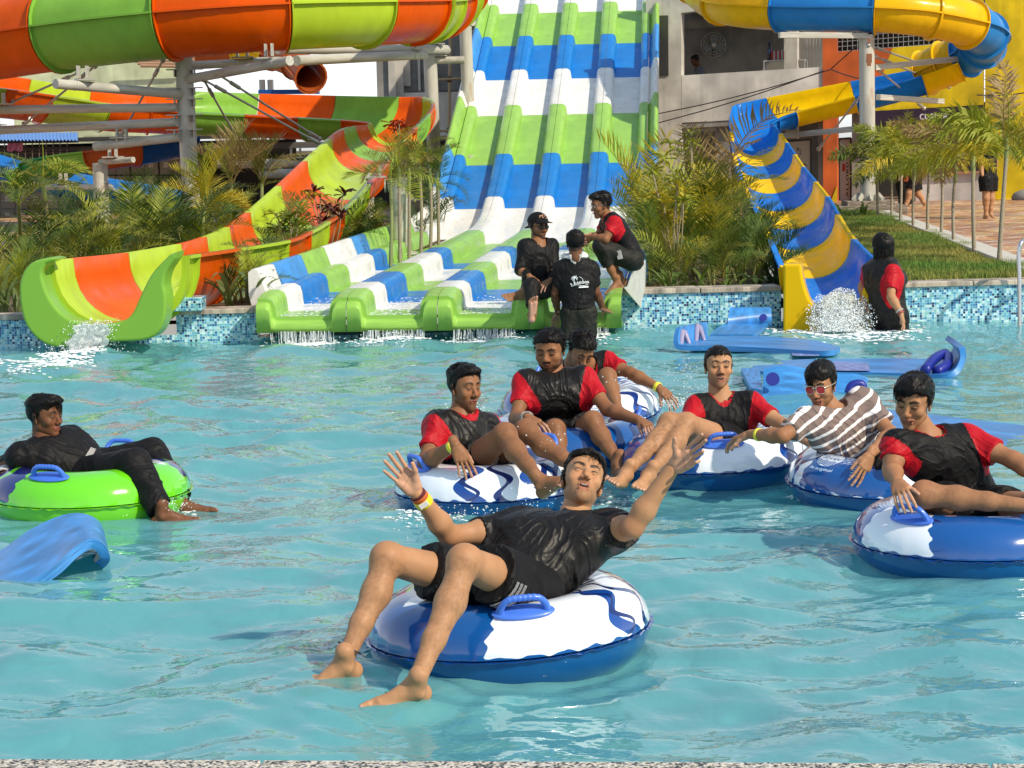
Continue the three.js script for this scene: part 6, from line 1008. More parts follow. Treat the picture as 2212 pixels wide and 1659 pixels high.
// man in the shiny wet shirt
{
  const c = { label: 'man in a shiny wet black shirt with red sleeves, hand hanging over his tube', skin: skN.brown, seed: 11, hairy: true,
    j: { head: [1003, 840, 11.2], neck: [991, 897, 11.2], pel: [1017, 1008, 11.25], shR: [944, 920, 11.08], shL: [1052, 923, 11.3], elR: [919, 998, 10.95], wrR: [984, 961, 10.76], elL: [1080, 978, 11.42], wrL: [1122, 988, 11.2], hipR: [1006, 1010, 11.15], hipL: [1035, 1006, 11.3], knR: [1091, 938, 10.8], anR: [1168, 1040, 10.52], knL: [1136, 930, 10.98], anL: [1262, 1022, 10.7] },
    look: [38, 3, 3], face: { eyes: 0.42, beard: 0.5, stache: 0.6, wide: 0.93, tall: 1.04, nose: 1.05, hair: { top: 0.03, side: 0.005, front: 0.012, locks: 210, len: 0.055, comb: [0.7, 0.25, 0.6], mess: 0.4, seed: 7 } },
    handR: { to: [1008, 1012, 10.72], palm: [-0.25, -0.1, -1], curl: [0.15, 0.25, 0.2], thumb: [0.4, 0.2] }, handL: { to: [1140, 1008, 11.1], palm: [0, -1, 0], curl: [0.3, 0.3, 0.2] }, footR: { to: [1212, 1032, 10.42], up: [-0.35, 0.9, 0.2] }, footL: { to: [1320, 1030, 10.5], up: [0, 0.8, 0.5] },
    shirt: vest(true, { fold: 0.010, cell: 0.009 }), pants: { mat: C_BLACK, length: 0.45, loose: 0.01 } };
  const r = person(c); DBG.push(c); band(r, 'wrist_band', c.joints.elR, c.joints.wrR, 0.9, 0.029, 0.026, std([0.8, 0.72, 0.03], 0.4));
}
// bearded man
{
  const c = { label: 'bearded stocky man in black and red sitting upright in his tube, looking down', skin: skN.brown, seed: 14, fat: 1.14, hairy: true, headScale: 1.03,
    j: { head: [1188, 758, 12.5], neck: [1193, 818, 12.52], pel: [1222, 940, 12.6], shR: [1135, 826, 12.45], shL: [1262, 818, 12.45], elR: [1114, 905, 12.3], wrR: [1139, 902, 12.05], elL: [1312, 884, 12.3], wrL: [1381, 908, 12.08], hipR: [1198, 948, 12.55], hipL: [1250, 943, 12.55], knR: [1199, 928, 12.1], anR: [1214, 1004, 11.95], knL: [1280, 910, 12.1], anL: [1337, 1002, 11.9] },
    look: [-17, -10, -1], face: { fat: 1.14, wide: 1.06, eyes: 0.1, nose: 1.1, beard: 0.92, stache: 0.9, hair: { top: 0.024, side: 0.006, locks: 320, len: 0.022, comb: [0, 0, 1], mess: 1.4, curl: 1, lift: 0.9, fringe: 0.008, seed: 9 } },
    handR: { to: [1174, 922, 11.92], palm: [0, -1, -0.4], curl: [0.3, 0.35, 0.25] }, handL: { to: [1402, 920, 12.0], palm: [0, -1, -0.2], curl: [0.9, 1.0, 0.7], thumb: [0.3, 0.5] }, footL: { to: [1352, 1035, 11.62], up: [0.2, 0.8, 0.5] },
    shirt: vest(true, { fold: 0.007, hem: -0.12 }), pants: { mat: C_BLACK, length: 0.6, loose: 0.01 } };
  const r = person(c); DBG.push(c); for (const t of [0.9, 1.02]) band(r, 'white_bangle', c.joints.elR, c.joints.wrR, t, 0.032, 0.008, C_WHITE);
}
// man behind, bending over
{
  const c = { label: 'man in black and red bending down behind the bearded man, one arm reaching right', skin: skN.brown, seed: 17,
    j: { head: [1254, 757, 13.85], neck: [1266, 782, 14.05], pel: [1282, 884, 14.4], shR: [1230, 794, 14.1], shL: [1308, 782, 14.1], elL: [1362, 806, 13.95], wrL: [1424, 838, 13.8], hipL: [1290, 884, 14.2], hipR: [1250, 886, 14.2], knL: [1312, 814, 13.75], anL: [1336, 885, 13.6] },
    look: [20, -36, 8], face: { eyes: 0.15, mouth: 0.003, smile: 1, beard: 0.4, stache: 0.5, hair: { top: 0.034, side: 0.010, locks: 300, len: 0.034, comb: [0.2, 0.3, 1], mess: 1.3, curl: 0.8, lift: 1.2, seed: 12 } },
    handL: { to: [1448, 860, 13.75], palm: [0, -0.8, -0.6], curl: [0.35, 0.4, 0.3], spread: 0.16 }, shirt: vest(false), pants: { mat: C_BLACK, length: 0.4, loose: 0.01 } };
  const r = person(c); DBG.push(c); band(r, 'wrist_band', c.joints.elL, c.joints.wrL, 0.94, 0.029, 0.024, std([0.8, 0.7, 0.05], 0.4));
}
// man with the moustache
{
  const c = { label: 'man with moustache and open mouth, in black and red, arm on the next tube', skin: skN.tan, seed: 20, hairy: true,
    j: { head: [1552, 795, 11.95], neck: [1557, 861, 11.96], pel: [1552, 955, 12.05], shR: [1507, 881, 11.9], shL: [1620, 872, 11.95], elR: [1472, 930, 11.72], wrR: [1495, 952, 11.52], elL: [1694, 920, 11.75], wrL: [1752, 957, 11.5], hipR: [1532, 952, 11.85], hipL: [1572, 957, 11.85], knR: [1446, 914, 11.42], anR: [1352, 1022, 11.12], knL: [1483, 915, 11.42], anL: [1403, 1026, 11.08] },
    look: [4, 10, 2], face: { eyes: 0.12, mouth: 0.009, beard: 0.38, stache: 0.9, mono: 1, wide: 0.97, tall: 1.03, hair: { top: 0.015, side: 0.006, locks: 200, len: 0.03, comb: [0, 0, 1], mess: 0.5, fringe: 0.012, seed: 15 } },
    handL: { to: [1806, 990, 11.38], palm: [-0.1, -1, -0.2], curl: [0.25, 0.3, 0.2], thumb: [0.9, 0.3] }, footR: { to: [1325, 1037, 10.95], up: [0.2, 0.8, 0.55] }, footL: { to: [1380, 1052, 10.9], up: [0.2, 0.8, 0.55] },
    shirt: vest(false, { fold: 0.005 }), pants: { mat: C_BLACK, length: 0.4, loose: 0.01 } };
  person(c); DBG.push(c);
}
// man in the striped polo shirt
{
  const str = canvasTex(256, 512, (c, w, h) => { c.fillStyle = '#7d6c66'; c.fillRect(0, 0, w, h); c.fillStyle = '#efe9e6'; for (let i = 0; i < 8; i++) c.fillRect(0, i * 64 + 8, w, 19); });
  str.wrapS = str.wrapT = THREE.RepeatWrapping; str.repeat.set(2, 2.5);
  const mS = cloth([1, 1, 1], 0.8, { map: str }), mCol = cloth([0.22, 0.165, 0.15], 0.8);
  const c = { label: 'man in a brown and white striped polo shirt with red square sunglasses', skin: skN.mid, seed: 23, thin: 0.94,
    j: { head: [1774, 834, 11.08], neck: [1804, 900, 11.1], pel: [1866, 1012, 11.2], shR: [1742, 910, 11.0], shL: [1866, 866, 11.15], elR: [1690, 942, 10.9], wrR: [1620, 938, 11.1], elL: [1924, 937, 10.95], wrL: [1880, 981, 10.74], hipL: [1884, 1018, 11.08], hipR: [1850, 1022, 11.1], knL: [1936, 1006, 10.66] },
    look: [-28, -8, -4], face: { eyes: 0.4, mouth: 0.004, smile: 1, wide: 0.92, tall: 1.04, beard: 0.55, stache: 0.6, hair: { top: 0.026, side: 0.014, locks: 300, len: 0.06, comb: [-0.3, -0.1, 1], mess: 0.35, fringe: 0.035, seed: 18, droop: 0.6 } },
    handL: { to: [1857, 1034, 10.68], palm: [-0.35, -0.1, -1], curl: [0.12, 0.25, 0.2], thumb: [0.35, 0.2] }, handR: { to: [1598, 944, 11.15], palm: [0, -1, -0.2], curl: [0.4, 0.4, 0.3] },
    shirt: { mat: mS, sleeve: 0.68, fold: 0.010, loose: 0.006, neck: 0.068, drop: 0.04, collar: 0.03, collarMat: mCol, hem: -0.05, cell: 0.009 }, pants: { mat: C_DARK, length: 0.85, loose: 0.008 } };
  const r = person(c); DBG.push(c); band(r, 'wrist_band', c.joints.elR, c.joints.wrR, 0.72, 0.030, 0.018, std([0.85, 0.75, 0.05], 0.4));
  const { hl, ho, skull } = c.frame, A = (x, y, z) => skull.clone().addScaledVector(hl, x).addScaledVector(ho.u, y).addScaledVector(ho.f, z), mF = std([0.75, 0.65, 0.55], 0.25, { metalness: 0.6 });
  const bits = []; for (const s of [-1, 1]) { const k = [[0.009, 0.018], [0.05, 0.016], [0.052, -0.006], [0.046, -0.018], [0.016, -0.018], [0.009, -0.008]].map(([x, y]) => A(s * x, y + 0.002, 0.099 - Math.abs(x) * 0.18)); bits.push(tube(k, 0.0016, 40, 6, true)); const sh = new THREE.BufferGeometry(), pos = []; const cc = A(s * 0.03, 0.002, 0.095); k.forEach((p) => pos.push(...p.toArray())); pos.push(...cc.toArray()); const ix = []; for (let i = 0; i < 6; i++) ix.push(i, (i + 1) % 6, 6); sh.setAttribute('position', new THREE.Float32BufferAttribute(pos, 3)); sh.setIndex(ix); sh.computeVertexNormals(); sh.setAttribute('uv', new THREE.BufferAttribute(new Float32Array(14), 2)); part('lens', sh, std([0.42, 0.008, 0.01], 0.08, { clearcoat: 1 }), r); bits.push(tube([A(s * 0.052, 0.014, 0.09), A(s * 0.074, 0.016, 0.05), A(s * 0.08, 0.016, -0.005)], 0.0018, 12, 6)); }
  bits.push(cyl(A(-0.012, 0.014, 0.098), A(0.012, 0.014, 0.098), 0.0016, 0.0016, 6)); part('sunglasses_frame', mg(bits), mF, r);
  for (let i = 0; i < 3; i++) { const f = c.frame, p = c.joints.neck.clone().addScaledVector(f.up, -0.07 - i * 0.05).addScaledVector(f.front, 0.12 + i * 0.006).addScaledVector(f.lat, 0.012); part('button', ball(p, 0.006, 1, 1, 1, 8), C_WHITE, c.shirtMesh); }
}
// man at the right edge
{
  const c = { label: 'smiling young man in black and red at the right edge with one bare knee raised', skin: skN.mid, seed: 26, hairy: true, cell: 0.011, headCell: 0.004,
    j: { head: [1974, 870, 9.55], neck: [2003, 951, 9.6], pel: [2098, 1088, 9.72], shR: [1936, 962, 9.5], shL: [2088, 950, 9.65], elR: [1926, 1014, 9.42], wrR: [1938, 1040, 9.24], elL: [2190, 994, 9.5], wrL: [2272, 1042, 9.4], hipR: [2072, 1098, 9.62], hipL: [2130, 1100, 9.62], knR: [1996, 1068, 9.22], anR: [2216, 1092, 9.1], knL: [2240, 1090, 9.2] },
    look: [-30, -10, 5], face: { eyes: 0.12, mouth: 0.003, smile: 1, wide: 0.98, tall: 1.02, beard: 0.06, stache: 0.12, hair: { top: 0.034, side: 0.016, locks: 320, len: 0.06, comb: [-0.7, -0.05, 0.7], mess: 0.4, fringe: 0.028, seed: 21, droop: 0.4, front: 0.008 } },
    handR: { to: [1946, 1064, 9.15], palm: [0.3, -0.3, -1], curl: [0.5, 0.5, 0.3] }, handL: { dir: [0.5, -0.6, 0.3], palm: [0, -0.4, -1] },
    shirt: vest(false, { cell: 0.009, fold: 0.006 }), pants: { mat: C_BLACK, length: 0.5, loose: 0.012 } };
  person(c); DBG.push(c);
}
// three people at the end of the racer
{
  const c = { label: 'man in a black cap and sunglasses sitting on the end of the racing slide', skin: skN.brown, seed: 29, cell: 0.014, headCell: 0.006, handCell: 0.005,
    j: { head: [1163, 491, 20.02], neck: [1163, 523, 20.0], pel: [1161, 620, 20.0], shR: [1134, 533, 19.95], shL: [1191, 531, 20.05], elR: [1123, 583, 19.88], wrR: [1145, 598, 19.72], elL: [1199, 584, 19.95], wrL: [1189, 606, 19.72], hipR: [1149, 622, 19.95], hipL: [1174, 622, 19.98], knR: [1148, 616, 19.58], anR: [1149, 679, 19.4], knL: [1205, 624, 19.72], anL: [1128, 633, 19.66] },
    look: [36, 0, 0], face: { eyes: 0.5, beard: 0.9, stache: 0.8, hair: { top: 0.012, side: 0.01, locks: 40, len: 0.03, seed: 23, long: 0.03 } },
    handR: { to: [1163, 613, 19.66], palm: [0, -1, -0.4], curl: [0.3, 0.3, 0.2] }, handL: { to: [1172, 615, 19.64], palm: [0, -1, -0.4], curl: [0.4, 0.4, 0.2] }, footR: { dir: [0.1, 1, 0.12], up: [0, 0.1, -1] }, footL: { to: [1106, 638, 19.62], up: [0, 0.6, 0.8] },
    shirt: { mat: C_BLACK, sleeve: 1.9, fold: 0.006, cell: 0.013, neck: 0.074, drop: 0.01 }, pants: { mat: C_DARK, length: 1.72, cell: 0.014 } };
  const r = person(c); DBG.push(c); const { hl, ho, skull } = c.frame, A = (x, y, z) => skull.clone().addScaledVector(hl, x).addScaledVector(ho.u, y).addScaledVector(ho.f, z);
  const cp = new THREE.SphereGeometry(0.104, 24, 12, 0, 6.283, 0, 1.5); cp.scale(0.9, 0.98, 1.12); cp.translate(0, 0.045, -0.01); const m = frameM(skull, hl, ho.u, ho.f); cp.applyMatrix4(m);
  const rows = []; for (let i = 0; i <= 10; i++) { const a = lerp(-1.1, 1.1, i / 10), row = []; for (let k = 0; k <= 4; k++) { const q = k / 4, x = Math.sin(a) * (0.09 + q * 0.012), z = 0.03 + Math.cos(a) * (0.07 + q * 0.085 * Math.cos(a * 0.9)); row.push(V(x, 0.055 - q * 0.012 - 0.35 * x * x * 10 * 0.25, z).applyMatrix4(m)); } rows.push(row); }
  const cap_ = part('cap', mg([cp, shell(rows, 0.005), bar(A(0, 0.02, -0.11), A(0, -0.012, -0.19), 0.05, 0.008)]), C_BLACK, r);
  const lg = []; for (let i = 0; i < 3; i++) { const q = []; for (let k = 0; k <= 8; k++) { const a = k / 8 * 3.6 + i; q.push(A(-0.03 + i * 0.028 + Math.cos(a) * 0.014, 0.105 + Math.sin(a) * 0.014 - Math.abs(i - 1) * 0.006, 0.083 - Math.sin(a) * 0.008)); } lg.push(tube(q, 0.0035, 16, 5)); } part('cap_emblem', mg(lg), std([0.7, 0.35, 0.2], 0.6), cap_);
  const gl = []; for (const s of [-1, 1]) gl.push(ball(V(0, 0, 0), 0.026, 1, 0.8, 0.35, 12).applyMatrix4(frameM(A(s * 0.032, 0.004, 0.088), hl, ho.u, ho.f)), cyl(A(s * 0.055, 0.012, 0.08), A(s * 0.08, 0.014, 0), 0.003, 0.003, 5)); gl.push(cyl(A(-0.02, 0.012, 0.093), A(0.02, 0.012, 0.093), 0.003, 0.003, 5)); part('sunglasses', mg(gl), std([0.01, 0.01, 0.012], 0.1), r);
}
{
  const c = { label: 'man seen from behind in a black park t-shirt with a white towel round his neck', skin: skN.dark, seed: 32, cell: 0.014, headCell: 0.006, handCell: 0.005, thin: 0.95,
    j: { head: [1243, 527, 19.55], neck: [1243, 556, 19.6], pel: [1250, 672, 19.6], shR: [1279, 584, 19.6], shL: [1211, 584, 19.6], elR: [1288, 632, 19.62], wrR: [1303, 668, 19.75], elL: [1199, 634, 19.62], wrL: [1205, 676, 19.75], hipR: [1268, 676, 19.6], hipL: [1232, 676, 19.6], knR: [1270, 772, 19.58], knL: [1231, 772, 19.58], anR: [1271, 870, 19.6], anL: [1231, 870, 19.6] },
    look: [176, -4, 0], face: { eyes: 0.5, hair: { top: 0.028, side: 0.012, back: 0.006, locks: 260, len: 0.03, mess: 1.2, lift: 1, seed: 26, long: 0.02 } },
    handR: { to: [1318, 674, 19.85], palm: [0, -1, 0], curl: [0.3, 0.3, 0.2] }, handL: { to: [1198, 692, 19.85], palm: [0, -1, 0], curl: [0.4, 0.4, 0.2] },
    shirt: { mat: C_BLACK, sleeve: 0.66, fold: 0.006, hem: 0.02, cell: 0.012, loose: 0.004 }, pants: { mat: C_OLIVE, length: 1.8, cell: 0.014, fold: 0.01 } };
  const r = person(c); DBG.push(c); const j = c.joints, f = c.frame;
  const pts = []; for (let i = 0; i <= 12; i++) { const a = i / 12 * 6.283; pts.push(j.neck.clone().addScaledVector(f.up, 0.01 + 0.012 * Math.cos(a)).addScaledVector(f.lat, Math.sin(a) * 0.095).addScaledVector(f.front, Math.cos(a) * 0.08)); } pts.pop();
  const tail = []; for (let i = 0; i <= 6; i++) { const q = i / 6, row = []; for (let k = 0; k <= 4; k++) row.push(j.neck.clone().addScaledVector(f.up, 0.02 - q * 0.11).addScaledVector(f.lat, lerp(-0.075, 0.05, k / 4) * (1 - q * 0.75) + 0.01).addScaledVector(f.front, -0.10 - 0.008 * Math.sin(k * 2 + q * 4))); tail.push(row); }
  part('towel', mg([tube(pts, (t) => 0.030 + 0.006 * Math.sin(t * 31), 40, 9, true), shell(tail, 0.01)]), C_WHITE, r);
  // printed emblem: palm, water line and the word
  const art = canvasTex(512, 416, (x, w, h) => { x.clearRect(0, 0, w, h); x.fillStyle = x.strokeStyle = '#e8eef0'; x.lineCap = 'round'; x.lineWidth = 16; x.beginPath(); x.moveTo(150, 300); x.quadraticCurveTo(130, 200, 160, 110); x.stroke(); x.lineWidth = 15; for (const [dx, dy] of [[-80, 20], [-60, -30], [-10, -60], [50, -50], [75, 0], [60, 50], [-50, 60]]) { x.beginPath(); x.moveTo(160, 100); x.quadraticCurveTo(160 + dx * 0.6, 70 + dy * 0.5, 160 + dx, 110 + dy); x.stroke(); } x.font = '800 92px sans-serif'; x.fillText('LAGOON', 148, 272); x.lineWidth = 12; x.beginPath(); x.moveTo(70, 330); x.quadraticCurveTo(200, 260, 300, 318); x.quadraticCurveTo(380, 340, 480, 300); x.stroke(); x.fillRect(250, 346, 240, 36); x.beginPath(); x.ellipse(70, 270, 14, 34, -0.6, 0, 6.3); x.fill(); x.lineWidth = 9; x.beginPath(); x.arc(250, 190, 110, -1.3, 0.1); x.stroke(); });
  const rows = []; for (let i = 0; i <= 6; i++) { const row = []; for (let k = 0; k <= 6; k++) { const a = lerp(0.095, -0.095, k / 6), b = lerp(0.335, 0.195, i / 6) ; let p = j.pel.clone().addScaledVector(f.up, b).addScaledVector(f.lat, a - 0.012); for (let q = 0; q < 1; q++) p.addScaledVector(f.front, -0.145 + Math.abs(a) * Math.abs(a) * 2.2); row.push(p); } rows.push(row); }
  const g = sheet(rows, (i, k) => [k / 6, 1 - i / 6]); art.generateMipmaps = true;
  part('shirt_print', g, std('#ffffff', 0.7, { map: art, transparent: true, alphaTest: 0.4 }), c.shirtMesh);
}
{
  const c = { label: 'man with glasses in black and red squatting on the right wall of the racing slide', skin: skN.brown, seed: 35, cell: 0.013, headCell: 0.0055, handCell: 0.005, thin: 0.95,
    j: { head: [1299, 444, 20.28], neck: [1315, 470, 20.3], pel: [1365, 556, 20.3], shL: [1328, 482, 20.13], shR: [1314, 478, 20.46], elL: [1308, 517, 20.06], wrL: [1279, 511, 20.16], elR: [1290, 512, 20.45], wrR: [1273, 510, 20.3], hipL: [1363, 562, 20.2], hipR: [1363, 560, 20.4], knL: [1297, 533, 20.12], anL: [1333, 611, 20.18], knR: [1303, 530, 20.5], anR: [1340, 602, 20.5] },
    look: [-70, -8, 0], face: { eyes: 0.6, beard: 0.05, hair: { top: 0.034, side: 0.004, front: 0.02, locks: 220, len: 0.05, comb: [0, 0.5, 1], mess: 0.4, lift: 1.1, seed: 29 } },
    handL: { to: [1264, 520, 20.2], palm: [0.2, -0.4, -1], curl: [0.6, 0.7, 0.4] }, handR: { to: [1262, 518, 20.25], palm: [0, -0.3, 1], curl: [0.6, 0.7, 0.4] }, footL: { to: [1317, 627, 20.08], up: [-0.1, 1, 0.1] }, footR: { to: [1322, 618, 20.45], up: [-0.1, 1, 0.1] },
    shirt: vest(false, { cell: 0.012, hem: -0.06 }), pants: { mat: C_OLIVE, length: 1.52, cell: 0.013, loose: 0.008, fold: 0.008 } };
  const r = person(c); DBG.push(c); const { hl, ho, skull } = c.frame, A = (x, y, z) => skull.clone().addScaledVector(hl, x).addScaledVector(ho.u, y).addScaledVector(ho.f, z);
  const gl = []; for (const s of [-1, 1]) { const g = new THREE.TorusGeometry(0.022, 0.002, 6, 18); g.scale(1.1, 0.8, 1); g.applyMatrix4(frameM(A(s * 0.032, 0, 0.095), hl, ho.u, ho.f)); gl.push(g, cyl(A(s * 0.055, 0.006, 0.09), A(s * 0.08, 0.01, 0), 0.0018, 0.0018, 5)); } part('glasses', mg(gl), mSteel, r);
  const p = c.joints.hipL.clone().lerp(c.joints.knL, 0.5).add(V(0.02, 0.03, 0.085)); part('white_patch', bar(p, p.clone().add(V(0.02, -0.08, 0.006)), 0.01, 0.05, 0.003), C_WHITE, c.pantsMesh);
}
// woman in the water by the yellow slide
{
  const c = { label: 'woman with wet dark hair standing in the pool by the yellow slide', skin: skN.tan, seed: 38, cell: 0.013, headCell: 0.0055, handCell: 0.005, fat: 1.3, belly: 0.05, bust: 1,
    j: { head: [1911, 534, 20.12], neck: [1906, 568, 20.15], pel: [1920, 674, 20.1], shR: [1926, 588, 19.98], shL: [1879, 584, 20.25], elR: [1925, 642, 19.84], wrR: [1946, 676, 19.8], elL: [1863, 617, 20.32], wrL: [1865, 648, 20.22], hipR: [1934, 684, 20.02], hipL: [1910, 682, 20.18], knR: [1946, 776, 20.05], knL: [1916, 776, 20.2], anR: [1948, 870, 20.05], anL: [1916, 870, 20.2] },
    look: [140, -4, 0], face: { eyes: 0.5, hair: { top: 0.02, side: 0.02, back: 0.02, locks: 60, len: 0.05, seed: 33, long: 0.06 } },
    handR: { to: [1956, 708, 19.8], palm: [-1, -0.1, -0.3], curl: [0.25, 0.3, 0.2] }, handL: { to: [1869, 664, 20.2], palm: [1, 0, 0], curl: [0.3, 0.3, 0.2] },
    shirt: vest(true, { cell: 0.012, hem: -0.1, sleeve: 0.7 }), pants: { mat: C_WET, length: 1.8, loose: 0.02, cell: 0.014 } };
  const r = person(c); DBG.push(c); const { hl, ho, skull } = c.frame, bits = []; reseed(61);
  for (let i = 0; i < 90; i++) { const a = lerp(0.6, 5.7, rnd()), b = rr(0.0, 0.09), A = (x, y, z) => skull.clone().addScaledVector(hl, x).addScaledVector(ho.u, y).addScaledVector(ho.f, z), x = Math.sin(a) * 0.085, z = Math.cos(a) * 0.1, l = rr(0.14, 0.21); bits.push(tube([A(x * 0.8, b, z * 0.8 - 0.01), A(x * 1.05, b - 0.06, z * 1.05 - 0.01), A(x * 0.95 + rr(-0.01, 0.01), b - l * 0.7, z * 0.9 - 0.02), A(x * 0.9 + rr(-0.02, 0.02), b - l - 0.05, z * 0.75 - 0.03)], (t) => 0.009 * (1 - t * 0.8), 10, 5, false, false)); }
  part('long_hair', mg(bits), hairMat, r); band(r, 'white_bangle', c.joints.elR, c.joints.wrR, 0.86, 0.034, 0.014, C_WHITE); band(r, 'dark_bangle', c.joints.elR, c.joints.wrR, 1.0, 0.031, 0.014, std([0.3, 0.05, 0.06], 0.5));
}
// people on the paving and in the shade
{
  const far = { cell: 0.02, headCell: 0.011, handCell: 0.009 };
  person({ ...far, label: 'barefoot person in black shorts walking past the shop counter behind the palms', skin: skN.tan, seed: 40, j: { head: [1972, 309, 40], neck: [1972, 327, 40], pel: [1977, 384, 40], shR: [1966, 333, 39.82], shL: [1974, 333, 40.18], elR: [1970, 360, 39.78], wrR: [1952, 372, 39.8], hipR: [1977, 388, 39.9], hipL: [1977, 388, 40.1], knR: [1964, 418, 39.85], anR: [1957, 446, 39.85], knL: [1984, 420, 40.1], anL: [1999, 445, 40.1] }, look: [-80, 0, 0], face: { hair: { top: 0.02, side: 0.01, locks: 30, seed: 41 } }, handR: { to: [1946, 378, 39.8], palm: [0, -1, 0] }, footR: { to: [1946, 452, 39.8], up: [0, 1, 0] }, footL: { to: [1988, 452, 40.05], up: [0, 1, 0] }, shirt: { mat: C_BLACK, sleeve: 0.6, cell: 0.018 }, pants: { mat: C_BLACK, length: 0.72, loose: 0.02, cell: 0.018 } });
  person({ ...far, label: 'person in a loose rust brown shirt standing in the shop shade', skin: skN.brown, seed: 42, j: { head: [1953, 312, 40.6], neck: [1953, 330, 40.6], pel: [1956, 388, 40.6], shR: [1944, 337, 40.6], shL: [1964, 337, 40.6], elR: [1942, 362, 40.5], wrR: [1948, 382, 40.4], elL: [1967, 362, 40.5], wrL: [1962, 378, 40.4], knR: [1951, 420, 40.6], anR: [1950, 445, 40.6], knL: [1960, 420, 40.6], anL: [1961, 445, 40.6] }, look: [30, 0, 0], face: { hair: { top: 0.02, side: 0.01, locks: 30, seed: 43 } }, shirt: { mat: cloth([0.30, 0.07, 0.03], 0.8), sleeve: 0.9, loose: 0.03, cell: 0.018, hem: -0.05 }, pants: { mat: C_BLACK, length: 1.8, loose: 0.03, cell: 0.018 } });
  person({ ...far, label: 'barefoot person in black shorts standing alone on the paving before the yellow wall', skin: skN.tan, seed: 44, j: { head: [2134, 290, 35.1], neck: [2134, 310, 35.1], pel: [2135, 382, 35.1], shR: [2122, 318, 35.0], shL: [2147, 318, 35.2], elR: [2119, 350, 35], wrR: [2122, 378, 34.9], elL: [2150, 350, 35.2], wrL: [2148, 378, 35.1], hipR: [2130, 388, 35.0], hipL: [2140, 388, 35.2], knR: [2130, 428, 35], anR: [2130, 464, 35.05], knL: [2141, 428, 35.2], anL: [2140, 463, 35.25] }, look: [150, 0, 0], face: { hair: { top: 0.02, side: 0.015, locks: 40, seed: 45 } }, footR: { to: [2140, 471, 34.9], up: [0, 1, 0] }, footL: { to: [2152, 470, 35.1], up: [0, 1, 0] }, shirt: { mat: C_BLACK, sleeve: 0.6, loose: 0.01, cell: 0.016 }, pants: { mat: C_BLACK, length: 0.62, loose: 0.025, cell: 0.016 } });
  person({ ...far, label: 'man in a grey t-shirt reading a paper behind the balcony parapet', skin: skN.dark, seed: 46, j: { head: [1502, 131, 47.2], neck: [1509, 145, 47.3], pel: [1518, 196, 47.4], shR: [1511, 150, 47.5], shL: [1513, 150, 47.12], elL: [1514, 172, 47.0], wrL: [1499, 168, 46.9], elR: [1508, 172, 47.6], wrR: [1497, 166, 47.4] }, look: [-75, -22, 0], face: { hair: { top: 0.02, side: 0.008, locks: 30, seed: 47 } }, shirt: { mat: cloth([0.13, 0.15, 0.18], 0.8), sleeve: 0.65, cell: 0.018 } });
  for (const [u, m, l, k] of [[2011, C_BLACK, 'person in dark clothes behind the left part of the shop counter', 50], [2052, cloth([0.03, 0.08, 0.2], 0.7), 'person in a blue shirt behind the right part of the shop counter', 52]]) person({ ...far, label: l, skin: skN.brown, seed: k, j: { head: [u, 351, 45.6], neck: [u, 368, 45.7], pel: [u, 420, 45.9], shR: [u - 10, 373, 45.7], shL: [u + 10, 373, 45.7], elR: [u - 13, 394, 45.6], wrR: [u - 8, 392, 45.4], elL: [u + 13, 394, 45.6], wrL: [u + 8, 392, 45.4] }, look: [10, -10, 0], face: { hair: { top: 0.02, side: 0.01, locks: 30, seed: k } }, shirt: { mat: m, sleeve: 0.6, cell: 0.018 } });
}
// ---------- foam mats, handrail, splashes ----------
const foamT = (() => { const a = pf(401, 8, 5); return texture(256, 256, (u, v) => { const k = 0.86 + 0.22 * a(u, v); return [k * 0.97, k, k]; }); })();
const mMat = std([0.05, 0.29, 0.74], 0.42, { map: foamT, clearcoat: 0.25, clearcoatRoughness: 0.3 }), mMatDark = std([0.01, 0.02, 0.25], 0.4), mMatLight = std([0.2, 0.42, 0.78], 0.4), mGrip = std([0.30, 0.28, 0.42], 0.3);
// pairs of edge points along the mat -> a rounded slab
function matGeo(pairs, th = 0.045, n = 40) {
  const A = pairs.map((p) => p[0]), B = pairs.map((p) => p[1]), rows = [];
  for (let i = 0; i <= n; i++) { const t = i / n * (pairs.length - 1), a = catmull(A, t), b = catmull(B, t), e = Math.min(1, Math.min(i, n - i) / 2.2), w = 0.94 + 0.06 * Math.sqrt(e), row = []; for (let k = 0; k <= 10; k++) row.push(a.clone().lerp(b, 0.5 + (k / 10 - 0.5) * w)); rows.push(row); }
  return shell(rows, th);
}
const GG = (u, v, y = 0.035) => G(u, v, y);
function foamMat(label, pairs, extra) { const t = thing('foam_mat', label, 'pool mat', pairs[0][0].clone().setY(0), 'blue foam mats floating in the pool'); part('mat_sheet', matGeo(pairs), mMat, t); if (extra) extra(t); return t; }
const grom = (t, p, n, r = 0.035) => part('grommet', cyl(p.clone().addScaledVector(n, -0.004), p.clone().addScaledVector(n, 0.008), r, r, 16), mMatDark, t);
foamMat('blue foam mat with its plain end standing up against the far pool wall', [[GG(1532, 733), GG(1631, 733)], [GG(1548, 720), GG(1650, 716)], [GG(1562, 709, 0.06), GG(1663, 702, 0.06)], [P(1570, 692, 20.35), P(1664, 688, 20.45)], [P(1575, 671, 20.45), P(1664, 670, 20.5)]], (t) => { for (const u of [1589, 1649]) grom(t, P(u, 686, 20.38), V(0, 0.2, 1).normalize()); });
const loopHandle = (t, a, b, c, m = mGrip) => part('handle', tube([a, c, b], (k) => 0.016 + 0.01 * Math.sin(k * 3.14), 14, 8), m, t);
